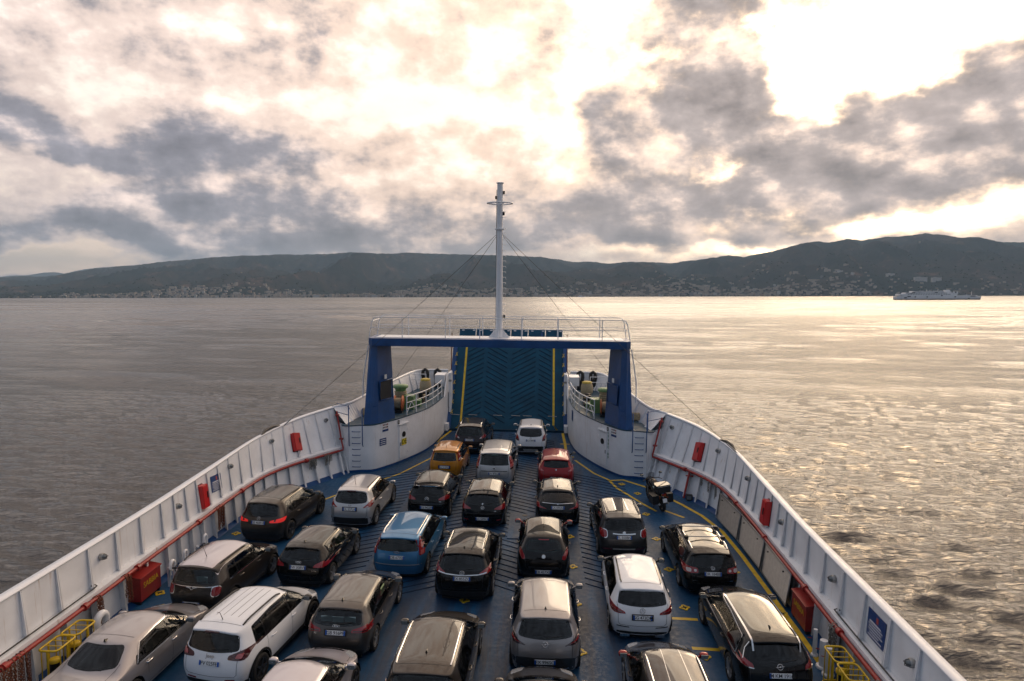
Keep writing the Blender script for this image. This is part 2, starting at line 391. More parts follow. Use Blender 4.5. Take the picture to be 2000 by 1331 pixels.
    me.update(calc_edges=True); me.polygons.foreach_set('use_smooth', np.ones(len(fa), dtype=bool))
    me.materials.append(m)
    o = put('sea', me); o['kind'] = 'structure'
sea()

# ================================================================ FAR SHORE
SHORE = 3150.0
RIDGE = [(-900, 545), (-300, 540), (0, 542), (60, 541), (120, 538), (190, 524), (260, 519), (330, 512), (420, 503), (470, 500), (560, 499), (640, 497), (700, 495), (760, 498), (800, 495), (860, 497),
         (910, 498), (960, 500), (1000, 501), (1030, 503), (1060, 503), (1090, 508), (1120, 513), (1150, 512), (1190, 516), (1230, 512), (1280, 513), (1310, 514), (1360, 508),
         (1420, 500), (1450, 503), (1500, 493), (1560, 478), (1590, 473), (1615, 476), (1650, 468), (1680, 472), (1720, 465), (1760, 462), (1800, 457), (1830, 460),
         (1870, 466), (1900, 465), (1950, 475), (2000, 475), (2200, 480), (2500, 490), (3200, 500)]
def pchip(pts, x):
    xs = np.array([p[0] for p in pts], float); ys = np.array([p[1] for p in pts], float)
    return np.interp(x, xs, ys)
_rng = np.random.default_rng(11)
_N = _rng.random((257, 257))
def vnoise(x, y):
    xi = np.floor(x).astype(int); yi = np.floor(y).astype(int); fx = x-xi; fy = y-yi
    fx = fx*fx*(3-2*fx); fy = fy*fy*(3-2*fy)
    g = lambda a, b: _N[a % 257, b % 257]
    return (g(xi, yi)*(1-fx)+g(xi+1, yi)*fx)*(1-fy) + (g(xi, yi+1)*(1-fx)+g(xi+1, yi+1)*fx)*fy
def fbm(x, y, o=5):
    s = 0; a = 0.5
    for k in range(o): s = s+a*vnoise(x*2**k+17*k, y*2**k+31*k); a *= 0.5
    return s
def ridge_dist(px):
    return np.interp(px, [-900, 0, 300, 600, 1000, 1300, 1600, 2000, 3200], [9500, 9500, 9000, 8200, 7600, 6600, 5600, 5400, 5600])
def land_z(px, D):
    """height of the far land seen in direction px (photo column) at distance D"""
    Dr = ridge_dist(px); hor = 575.2-(px-1000)*0.00244
    zr = (hor - pchip(RIDGE, px))/1333.3*Dr + 13
    s = np.clip((D-SHORE)/(Dr-SHORE), 0, 1.0)
    X = (px-1000)/1333.3*D
    # spurs and gullies running down to the shore
    g = 1-np.abs(2*fbm(X/620.0+0.35*fbm(X/900., D/900., 3), D/2600.0, 4)-0.95)*1.5
    g2 = fbm(X/210.0, D/420.0, 4)-0.47
    g3 = 1-np.abs(2*fbm(X/190.0, D/600.0, 4)-0.95)*1.6
    crest = 5.0*(fbm(px/42.0, px*0+3.3, 4)-0.48) + 1.2*(vnoise(px/5.0, px*0+9.1)-0.5)      # broken crest line
    zr = zr + crest/1333.3*Dr*np.clip((zr-30)/150, 0, 1)
    base = zr*(0.10*s+0.90*np.power(s, 1.25))
    z = base + zr*0.60*(g-0.55)*np.sin(pi*np.clip(s, 0, 1))**0.8*(1-s*0.55) + zr*0.22*g2*np.sin(pi*s) + zr*0.30*(g3-0.5)*np.sin(pi*s)
    over = np.clip((D-Dr)/2500, 0, 1)
    sky_cap = (hor - pchip(RIDGE, px) + crest)/1333.3*D + 13
    z = np.minimum(z, sky_cap*(1.0-0.02*(1-s)))
    return np.where(D <= SHORE, 1.2, np.maximum(1.6+5*np.minimum(s*20, 1), z)) * (1-over) + over*0
def hill_material(name, c1, c2, c3, sc):
    m = bpy.data.materials.new(name); m.use_nodes = True; t = NT(m.node_tree); b = t.n['Principled BSDF']
    tc = t.new('ShaderNodeTexCoord').outputs['Object']
    n = t.noise(tc, 0.0016*sc, 6, 0.6).outputs[0]; n2 = t.noise(tc, 0.02*sc, 6, 0.7).outputs[0]; n3 = t.noise(tc, 0.006*sc, 5, 0.65).outputs[0]
    c = t.mix(t.sstep(n, 0.4, 0.62), c1, c2); c = t.mix(t.sstep(n2, 0.5, 0.62), c, c1); c = t.mix(t.sstep(n3, 0.56, 0.7), c, c3)
    t.l.new(c, b.inputs['Base Color']); b.inputs['Roughness'].default_value = 1.0; b.inputs['Specular IOR Level'].default_value = 0.0
    return m
def grid_mesh(name, X, Y, Z, m):
    a, b_ = X.shape; n = a*b_
    co = np.stack([X, Y, Z], -1).reshape(-1, 3)
    i, j = np.meshgrid(np.arange(a-1), np.arange(b_-1), indexing='ij')
    fa = np.stack([i*b_+j, i*b_+j+1, (i+1)*b_+j+1, (i+1)*b_+j], -1).reshape(-1, 4)
    me = bpy.data.meshes.new(name); me.vertices.add(n); me.vertices.foreach_set('co', co.ravel())
    me.loops.add(fa.size); me.loops.foreach_set('vertex_index', fa.ravel().astype(np.int32))
    me.polygons.add(len(fa)); me.polygons.foreach_set('loop_start', np.arange(0, fa.size, 4, dtype=np.int32))
    me.update(calc_edges=True); me.polygons.foreach_set('use_smooth', np.ones(len(fa), dtype=bool)); me.materials.append(m)
    return me
def far_land():
    px = np.arange(-700, 2900, 4.0); s = np.concatenate([np.linspace(0, 0.12, 26)[:-1], np.linspace(0.12, 1.0, 90), [1.15, 1.4]])
    P, S_ = np.meshgrid(px, s, indexing='ij'); D = SHORE + S_*(ridge_dist(P)-SHORE)
    Z = land_z(P, D); Z[:, 0] = -4
    me = grid_mesh('hills', (P-1000)/1333.3*D, D, Z, hill_material('hill_scrub_shading', (0.018, 0.024, 0.020), (0.050, 0.042, 0.034), (0.13, 0.085, 0.065), 1.0))  # brown and green patches, contrast raised to paint slope shading into the hills
    put('hills', me)['kind'] = 'structure'
    # two ranges further down the coast on the left
    for nm, prof, D0, D1 in (('mountains', [(-900, 530), (-200, 540), (0, 542), (25, 539), (60, 538), (90, 533), (110, 532), (130, 535), (160, 528), (200, 523), (240, 521), (300, 517), (360, 512), (430, 506), (520, 520), (640, 560), (700, 577)], 9600.0, 12500.0),
                             ('foothills', [(-400, 562), (0, 566), (40, 572), (70, 567), (110, 559), (150, 554), (200, 549), (240, 552), (300, 556), (360, 562), (430, 570), (500, 576)], 3300.0, 4600.0)):
        px = np.arange(prof[0][0], prof[-1][0], 3.0); s = np.linspace(0, 1.25, 40)
        P, S_ = np.meshgrid(px, s, indexing='ij'); D = D0+S_*(D1-D0); hor = 575.2-(P-1000)*0.00244
        zr = np.maximum((hor-pchip(prof, P))/1333.3*D1+13, 1)
        X = (P-1000)/1333.3*D
        s1 = np.clip(S_, 0, 1)
        Z = zr*np.power(s1, 0.9)*(1-np.clip(S_-1, 0, 1)) - zr*0.28*np.abs(2*fbm(X/(D1*0.10), D/(D1*0.4), 4)-0.95)*np.sin(pi*s1)
        put(nm, grid_mesh(nm, X, D, Z, hill_material('scrub_'+nm, (0.022, 0.027, 0.022), (0.040, 0.036, 0.032), (0.07, 0.055, 0.045), 0.8)))['kind'] = 'structure'
far_land()

# ---------------------------------------------------------------- the town on the far shore
mat('house_cream', (0.40, 0.33, 0.27), 0.9, var=0.12, vscale=0.2); mat('house_white', (0.52, 0.49, 0.46), 0.9, var=0.1, vscale=0.2)
mat('house_ochre', (0.34, 0.24, 0.17), 0.9, var=0.12, vscale=0.2); mat('house_grey', (0.24, 0.225, 0.22), 0.9, var=0.12, vscale=0.2)
mat('roof_tile', (0.24, 0.11, 0.07), 0.9, var=0.2, vscale=0.5); mat('window_dark', (0.05, 0.05, 0.055), 0.4)
def house_mesh(w, d, h, wallm, storeys, roof):
    me_mb = MB(); me_mb.box(0, 0, h/2-3, w, d, h+6)
    idx = [0]*len(me_mb.f)
    n0 = len(me_mb.f)
    if roof:
        me_mb.add([(-w/2-.4, -d/2-.4, h), (w/2+.4, -d/2-.4, h), (w/2+.4, d/2+.4, h), (-w/2-.4, d/2+.4, h), (-w/4, 0, h+d*.22), (w/4, 0, h+d*.22)],
                  [(0, 1, 5, 4), (2, 3, 4, 5), (1, 2, 5), (3, 0, 4), (3, 2, 1, 0)])
    else:
        me_mb.box(-w*0.15, 0, h+1.1, w*0.3, d*0.4, 2.2)
    idx += [1 if roof else 0]*(len(me_mb.f)-n0); n0 = len(me_mb.f)
    nw = max(2, int(w/3.2))
    for k in range(storeys):
        for i in range(nw):
            x = -w/2+(i+0.5)*w/nw; z = 1.0+k*3.1
            me_mb.box(x, -d/2-0.02, z+0.8, 1.15, 0.12, 1.5)
    idx += [2]*(len(me_mb.f)-n0)
    me = me_mb.mesh('town_house', wallm); me.materials.append(M['roof_tile']); me.materials.append(M['window_dark'])
    me.polygons.foreach_set('material_index', idx); return me
def town():
    kinds = []
    for wm, nm in (('house_cream', 'cream'), ('house_white', 'whitish'), ('house_ochre', 'ochre'), ('house_grey', 'grey')):
        kinds.append((house_mesh(11, 10, 6.6, M[wm], 2, True), 'house', nm, 'small %s house with a tiled roof in the far town' % nm))
        kinds.append((house_mesh(18, 12, 12.5, M[wm], 4, False), 'apartment_block', nm, 'flat roofed %s apartment block in the far town' % nm))
        kinds.append((house_mesh(34, 13, 9.5, M[wm], 3, False), 'long_building', nm, 'long low %s building in the far town' % nm))
    rnd = random.Random(3)
    spots = []
    def sc(n, x0, x1, dmax, p, w):
        for _ in range(n):
            px = rnd.uniform(x0, x1); s = rnd.random()**p; D = SHORE+12+s*dmax
            spots.append((px, D, w))
    sc(900, 330, 1000, 400, 2.5, (4, 4, 2)); sc(200, 120, 420, 250, 1.4, (4, 3, 2)); sc(820, 960, 1700, 480, 2.4, (4, 4, 2)); sc(60, 1650, 2050, 240, 1.4, (6, 2, 1))
    sc(110, 1250, 1500, 900, 1.5, (4, 4, 1)); sc(36, 1000, 1800, 1500, 1.3, (6, 1, 0)); sc(25, 300, 1000, 1100, 1.0, (5, 1, 1)); sc(40, 2050, 2400, 300, 1.4, (5, 2, 1)); sc(40, -400, 120, 200, 1.4, (5, 2, 1))
    for cx, cd_, n in ((1345, 380, 26), (1590, 330, 10), (1545, 420, 16), (690, 300, 20), (560, 200, 20), (820, 250, 16)):
        for _ in range(n): spots.append((rnd.gauss(cx, 22), SHORE+cd_+rnd.gauss(0, 60), (1, 5, 2)))
    seen = []; stuff = MB(); count = 0; keep = []
    for px, D, w in spots:
        X = (px-1000)/1333.3*D
        if any(abs(X-a)+abs(D-b)*1.0 < 12 for a, b in keep): continue
        keep.append((X, D))
        typ = rnd.choices((0, 1, 2), w)[0]; col = rnd.choices((0, 1, 2, 3), (4, 3, 2, 2))[0]
        z = float(land_z(np.array([px]), np.array([D]))[0]); rz = rnd.gauss(0, 0.35); sc_ = rnd.uniform(0.5, 0.9)
        if count < 300 and 0 < px < 2000 and rnd.random() < 0.26:
            me, nm, cn, lab = kinds[col*3+typ]
            o = put(nm, me, None, (X, D, z)); o.rotation_euler = (0, 0, rz); o.scale = (sc_, sc_, sc_*rnd.uniform(0.85, 1.25))
            tag(o, lab, 'building', {'house': 'small %s houses across the strait', 'apartment_block': '%s apartment blocks across the strait', 'long_building': 'long %s buildings across the strait'}[nm] % cn); count += 1
        else:
            w_, d_, h_ = ((11, 10, 6.6), (18, 12, 12.5), (34, 13, 9.5))[typ]
            stuff.box(X, D, z+h_*sc_/2-3, w_*sc_, d_*sc_, h_*sc_+6, Matrix.Rotation(rz, 3, 'Z'))
    o = stuff.build('town_buildings', 'house_cream'); o['kind'] = 'stuff'
    # two big slab blocks and a long white institute on the right-hand slope
    for px, D, w_, h_, st, lab in ((1795, 3420, 62, 17, 5, 'left one of the two big slab blocks above the passing ferry'), (1826, 3430, 46, 17, 5, 'right one of the two big slab blocks above the passing ferry'),
                                   (1736, 3500, 40, 11, 3, 'long pale institute building on the slope left of the slab blocks')):
        X = (px-1000)/1333.3*D; z = float(land_z(np.array([px]), np.array([D]))[0])
        me = house_mesh(w_, 14, h_, M['house_white'], st, False)
        o = put('apartment_block', me, None, (X, D, z)); tag(o, lab, 'building')
    # trees between the houses
    tr = MB()
    for _ in range(2600):
        px = rnd.uniform(-100, 2100); D = SHORE+8+rnd.random()**1.3*900
        X = (px-1000)/1333.3*D; z = float(land_z(np.array([px]), np.array([D]))[0]); r = rnd.uniform(3, 8)
        a = rnd.random()*6
        vs = [(X+r*cos(a+k*2.1)*1.2, D+r*sin(a+k*2.1), z+r*0.4*rnd.uniform(.6, 1.3)) for k in range(3)] + [(X, D, z+r*rnd.uniform(.9, 1.5)), (X, D, z-2)]
        tr.add(vs, [(0, 1, 3), (1, 2, 3), (2, 0, 3), (1, 0, 4), (2, 1, 4), (0, 2, 4)], True)
    mat('far_trees', (0.03, 0.036, 0.018), 1.0, spec=0.0); tr.build('hillside_trees', 'far_trees')['kind'] = 'stuff'
town()

# ---------------------------------------------------------------- the ferry passing on the right
def passing_ferry():
    D = 1354.0; X = (1828-1000)/1333.3*D
    t = thing('passenger_ferry', 'long white ferry with a dark waterline crossing the strait at right', 'ferry', (X, D, 0), radians(-2), None, False)
    mat('far_white', (0.82, 0.82, 0.83), 0.6, var=0.06, vscale=0.1); mat('far_boot', (0.035, 0.022, 0.024), 0.6)
    h = MB()
    def hull(z0, z1, l0, l1, x0, b):
        P = lambda l, z, e: [(x0-l/2+e, -b*.35, z), (x0-l/2+8, -b/2, z), (x0+l/2-8, -b/2, z), (x0+l/2-e, -b*.35, z), (x0+l/2-e, b*.35, z), (x0+l/2-8, b/2, z), (x0-l/2+8, b/2, z), (x0-l/2+e, b*.35, z)]
        a = P(l0, z0, 0); c = P(l1, z1, 0); n = 8
        h.add(a+c, [(i, (i+1) % n, n+(i+1) % n, n+i) for i in range(n)]+[tuple(range(n, 2*n))])
    hull(-1, 2.0, 160, 162, 0, 20); h.build('boot_top', 'far_boot', t)
    h = MB(); hull(2.0, 7.0, 162, 162, 0, 20); hull(7.0, 8.6, 146, 144, 2, 19.6); hl = h.build('hull', 'far_white', t)
    s = MB(); s.box(-28, 0, 10, 96, 18, 3.2); s.box(-22, 0, 12.8, 84, 17, 2.8); s.box(-18, 0, 15.2, 56, 15, 2.4); s.box(-42, 0, 15.4, 16, 15, 3.0); s.box(-52, 0, 10.5, 26, 17, 6)
    s.box(22, 0, 11.6, 26, 16, 6.2); s.box(26, 0, 13.2, 22, 14, 5.5); s.build('superstructure', 'far_white', t)
    f = MB(); f.prism([(14, -3), (24, -3), (26, 3), (14, 3)], 14, 19.3); f.build('funnel', 'far_white', t)
    for x, zz, w_, h_ in ((-66, 4.2, 5, 2.2), (-59, 6.6, 6, 1.8), (-47, 5.8, 2.6, 2), (-24, 5.6, 2.6, 2), (4, 8.2, 2.6, 2), (30, 5.8, 2.8, 2), (56, 2.8, 3, 1.4), (64, 7.2, 9, 1.6), (-50, 14.5, 6, 1.2), (-6, 14.2, 5, 1.2), (31, 14.5, 2, 3), (24, 15.5, 1.4, 3.4)):
        o = MB().box(x, -10.3 if zz < 9 else -9.3, zz, w_, 0.8, h_).build('opening', 'window_dark', t)
    w = MB()
    for k in range(26): w.box(-60+k*3.2, -9.05, 10.2, 1.6, 0.3, 1.0)
    for k in range(22): w.box(-54+k*3.2, -8.6, 13.0, 1.8, 0.3, 0.9)
    w.build('window_row', 'window_dark', t)['kind'] = 'stuff'
    for x, h_ in ((67, 9), (58, 4), (-20, 5), (2, 5)):
        MB().tube([(x, 0, 7 if x > 40 else 16), (x, 0, (7 if x > 40 else 16)+h_)], 0.35, 6).build('mast', 'far_white', t)
    l = MB()
    for k in range(4): MB().box(-34+k*13, -8.2, 16.9, 8, 2.4, 1.6).build('lifeboat', 'far_white', t)
    pass
    b = thing('small_boat', 'tiny white motor boat close under the far shore', 'boat', ((1135-1000)/1333.3*2950, 2950, 0), 0, None, False)
    k = MB(); k.add([(-14, -3, 0), (12, -3, 0), (17, 0, 0), (12, 3, 0), (-14, 3, 0), (-14, -3, 3), (13, -3.4, 3.4), (20, 0, 4), (13, 3.4, 3.4), (-14, 3, 3)], [(0, 1, 6, 5), (1, 2, 7, 6), (2, 3, 8, 7), (3, 4, 9, 8), (4, 0, 5, 9), (5, 6, 7, 8, 9)]); k.build('hull', 'far_white', b)
    MB().box(-3, 0, 5, 13, 5, 4).build('cabin', 'far_white', b)
passing_ferry()
# ---------------------------------------------------------------- air between here and the far shore
def haze():
    m = bpy.data.materials.new('haze'); m.use_nodes = True; nt = m.node_tree; nt.nodes.clear()
    o = nt.nodes.new('ShaderNodeOutputMaterial'); v = nt.nodes.new('ShaderNodeVolumePrincipled')
    v.inputs['Color'].default_value = (0.52, 0.75, 1.0, 1); v.inputs['Density'].default_value = 8.0e-5; v.inputs['Anisotropy'].default_value = 0.0
    nt.links.new(v.outputs[0], o.inputs['Volume'])
    b = MB().box(0, 0, 446, 33000, 33000, 906); me = b.mesh('haze', m); h = put('haze', me); h['kind'] = 'stuff'
haze()
# ================================================================ THE SHIP (own axes: x to starboard, y to the bow, z up from the car deck)
XO = -0.12                                   # centreline correction
CAM_SHIP = Vector((2.4+XO, 0, 10.35))
S_ROT = Matrix.Rotation(-radians(2.75), 3, 'Z') @ Matrix.Rotation(radians(2.14), 3, 'X') @ Matrix.Rotation(radians(0.8), 3, 'Y')
M_SHIP = Matrix.Translation(CAM_POS) @ S_ROT.to_4x4() @ Matrix.Translation(-CAM_SHIP)

# bulwark: matched foot and rail stations (starboard; port is mirrored)
CTRL = [((10.0, -8), (10.35, -8, 2.5)), ((10.0, 13), (10.35, 13, 2.5)), ((10.05, 20), (10.37, 20.1, 2.5)), ((10.04, 24.4), (10.5, 24.6, 2.52)), ((9.84, 27.6), (10.5, 28.4, 2.65)),
        ((9.55, 29), (10.28, 30.1, 2.75)), ((9.0, 30.25), (9.95, 31.5, 2.86)), ((8.2, 31.65), (9.42, 32.8, 2.97)), ((7.42, 33.05), (8.55, 34.25, 3.1))]
BOW_T = [(8.55, 34.25, 3.1), (7.85, 35.1, 3.2), (7.3, 37.0, 3.4), (6.85, 40.0, 3.5), (6.42, 43.4, 3.5), (6.05, 44.6, 3.5), (5.3, 44.95, 3.5), (4.1, 45.1, 3.5)]
BOW_B = [(7.62, 33.4, 2.4), (7.45, 35.0, 2.4), (6.95, 37.0, 2.4), (6.5, 40.0, 2.4), (6.1, 43.1, 2.4), (5.75, 44.2, 2.4), (5.1, 44.6, 2.4), (4.1, 44.8, 2.4)]
CASING = [(7.42, 33.12), (6.92, 33.3), (6.38, 33.38), (6.02, 33.75), (5.3, 35.0), (4.62, 36.6), (4.22, 37.9), (4.0, 39.4), (3.9, 41.0), (3.86, 42.6), (3.84, 44.8)]
def crom(P, t):
    """Catmull-Rom through P, t in [0, len-1]"""
    n = len(P); i = min(int(t), n-2); f = t-i
    p0, p1, p2, p3 = (Vector(P[max(0, min(n-1, k))]) for k in (i-1, i, i+1, i+2))
    return 0.5*((2*p1)+(p2-p0)*f+(2*p0-5*p1+4*p2-p3)*f*f+(3*p1-p0-3*p2+p3)*f**3)
def resample(P, n=200):
    pts = [crom(P, (len(P)-1)*k/n) for k in range(n+1)]
    L = [0]
    for a, b in zip(pts, pts[1:]): L.append(L[-1]+(b-a).length)
    return pts, L
_Bd, _Ld = resample([Vector((*b, 0)) for b, t in CTRL], 400); _Td, _ = resample([Vector(t) for b, t in CTRL], 400)
def bul(s):
    """foot and rail points at arc length s of the foot line, starboard"""
    i = int(np.searchsorted(_Ld, s))-1; i = max(0, min(len(_Ld)-2, i)); f = (s-_Ld[i])/max(1e-6, _Ld[i+1]-_Ld[i])
    return _Bd[i].lerp(_Bd[i+1], f), _Td[i].lerp(_Td[i+1], f)
def s_of_y(y): return float(np.interp(y, [p.y for p in _Bd], _Ld))
SHELF_Z = 1.28
def bul_pts(s):
    B, T = bul(s); d = (T-B); d.z = 0; L = d.length or 1e-3; o = d/L
    near = max(0.0, min(1.0, (L-0.4)/1.2))                     # 0 on the straight side, 1 in the flare
    P1i = B + o*(0.05+0.55*near*0.8); P1i.z = SHELF_Z
    P1o = B + o*(0.30+0.62*near*0.85); P1o.z = SHELF_Z+0.02
    P0o = B + o*(0.22+0.05*near)
    return B, P0o, P1i, P1o, T, o
S_END = _Ld[-1]; S_A = s_of_y(-8)
stations = []
y = s_of_y(3.0)
while y < s_of_y(21.2): stations.append(y); y += 1.22
while y < S_END-0.15: stations.append(y); y += 0.80
stations.append(S_END-0.02)
def mir(p, sd): return Vector((p.x*sd, p.y, p.z))
def bulwark(sd):
    side = 'starboard' if sd > 0 else 'port'
    lab = 'white steel side wall with frames along the right edge of the car deck' if sd > 0 else 'white steel side wall with frames along the left edge of the car deck'
    t = thing('bulwark', lab, 'ship wall', (0, 0, 0))
    def F(*ps): return [mir(p, sd) for p in ps]
    def slab(mb, a, b, c, d, th):
        mb.slab(*(F(a, b, c, d) if sd > 0 else F(d, c, b, a)), th)
    # rail: a flat cap with a lip
    cap = MB(); N = 150
    ss = [S_A+(S_END-S_A)*k/N for k in range(N+1)]
    prof = []
    for s in ss:
        T = bul(s)[1]; o = bul_pts(s)[5]
        prof.append([T-o*0.05+Vector((0, 0, -.05)), T-o*0.10+Vector((0, 0, .0)), T-o*0.08+Vector((0, 0, .035)), T+o*0.16+Vector((0, 0, .035)), T+o*0.18, T+o*0.14+Vector((0, 0, -.06))])
    vs = [mir(p, sd) for r in prof for p in r]; fs = []
    for i in range(N):
        for k in range(6): f = (i*6+k, i*6+(k+1) % 6, (i+1)*6+(k+1) % 6, (i+1)*6+k); fs.append(f if sd > 0 else f[::-1])
    cap.add(vs, fs, True); cap.build('top_rail', 'white_trim', t)
    sh = MB(); prof = []
    for s in ss:
        B, P0o, P1i, P1o, T, o = bul_pts(s); prof.append([P1i-o*.02+Vector((0, 0, -.11)), P1i-o*0.02, P1o+o*.02, P1o+o*.02+Vector((0, 0, -.04)), P1i+Vector((0, 0, -.04)), P1i+Vector((0, 0, -.11))])
    vs = [mir(p, sd) for r in prof for p in r]; fs = []
    for i in range(N):
        for k in range(6): f = (i*6+k, i*6+(k+1) % 6, (i+1)*6+(k+1) % 6, (i+1)*6+k); fs.append(f if sd > 0 else f[::-1])
    sh.add(vs, fs); sh.build('shelf_plate', 'white_paint', t)
    st = [S_A]+stations
    for i, (a, b) in enumerate(zip(st, st[1:])):
        n = max(2, int((b-a)/0.45)); up = MB(); lo = MB()
        for k in range(n):
            q0 = bul_pts(a+(b-a)*k/n); q1 = bul_pts(a+(b-a)*(k+1)/n)
            slab(up, q0[3], q1[3], q1[4], q0[4], -0.03); slab(lo, q0[1], q1[1], q1[3], q0[3], -0.03)
        up.build('wall_panel', 'white_paint', t)
        yb = bul(a)[0].y
        if not (14.2 < yb < 16.6): lo.build('lower_panel', 'white_paint', t)
    for s in stations:
        B, P0o, P1i, P1o, T, o = bul_pts(s); tg = (bul(min(s+.05, S_END))[0]-bul(max(s-.05, 0))[0]).normalized()
        w = tg*0.014
        fr = MB()
        def plate(pts, name):
            a = [mir(p-w, sd) for p in pts]; b = [mir(p+w, sd) for p in pts]; n = len(pts)
            fr.add(a+b, [tuple(range(n))[::-1] if sd > 0 else tuple(range(n)), tuple(range(n, 2*n)) if sd > 0 else tuple(range(n, 2*n))[::-1]] + [(k, (k+1) % n, n+(k+1) % n, n+k) if sd > 0 else (n+k, n+(k+1) % n, (k+1) % n, k) for k in range(n)])
        Tm = T+Vector((0, 0, -.05))
        plate([P1o-o*0.155, P1o, Tm, Tm-o*0.09], 'u')
        plate([P1o-o*0.155-tg*0.0+tg*0.03, P1o-o*0.15+tg*0.03+tg*.05, Tm-o*0.09+tg*.08, Tm-o*.09+tg*.03], 'f') if False else None
        a_, b_ = P1o-o*0.155, Tm-o*0.09
        q = [a_-tg*.045, a_+tg*.045, b_+tg*.035, b_-tg*.035]; fr.slab(*[mir(p, sd) for p in (q if sd > 0 else q[::-1])], 0.012)
        fr.build('frame', 'white_trim', t)
        lw = MB(); fr = lw
        Bi = B-o*0.02
        plate([Bi+Vector((0, 0, .02)), P0o+Vector((0, 0, .02)), P1o+Vector((0, 0, -.05)), P1i+Vector((0, 0, -.12))], 'l')
        a_, b_ = Bi+Vector((0, 0, .02)), P1i+Vector((0, 0, -.12))
        q = [a_-tg*.04, a_+tg*.04, b_+tg*.04, b_-tg*.04]; fr.slab(*[mir(p, sd) for p in (q if sd > 0 else q[::-1])], 0.012)
        fr.build('bracket', 'white_trim', t)
    # blue waterway band at the foot
    bd = MB()
    for k in range(N):
        a, b = bul_pts(ss[k]), bul_pts(ss[k+1])
        slab(bd, a[0]-a[5]*0.06+Vector((0, 0, .004)), b[0]-b[5]*0.06+Vector((0, 0, .004)), b[1]+Vector((0, 0, .10)), a[1]+Vector((0, 0, .10)), 0.012)
    bd.build('waterway_band', 'blue_paint', t)
    return t
for sd in (1, -1): bulwark(sd)

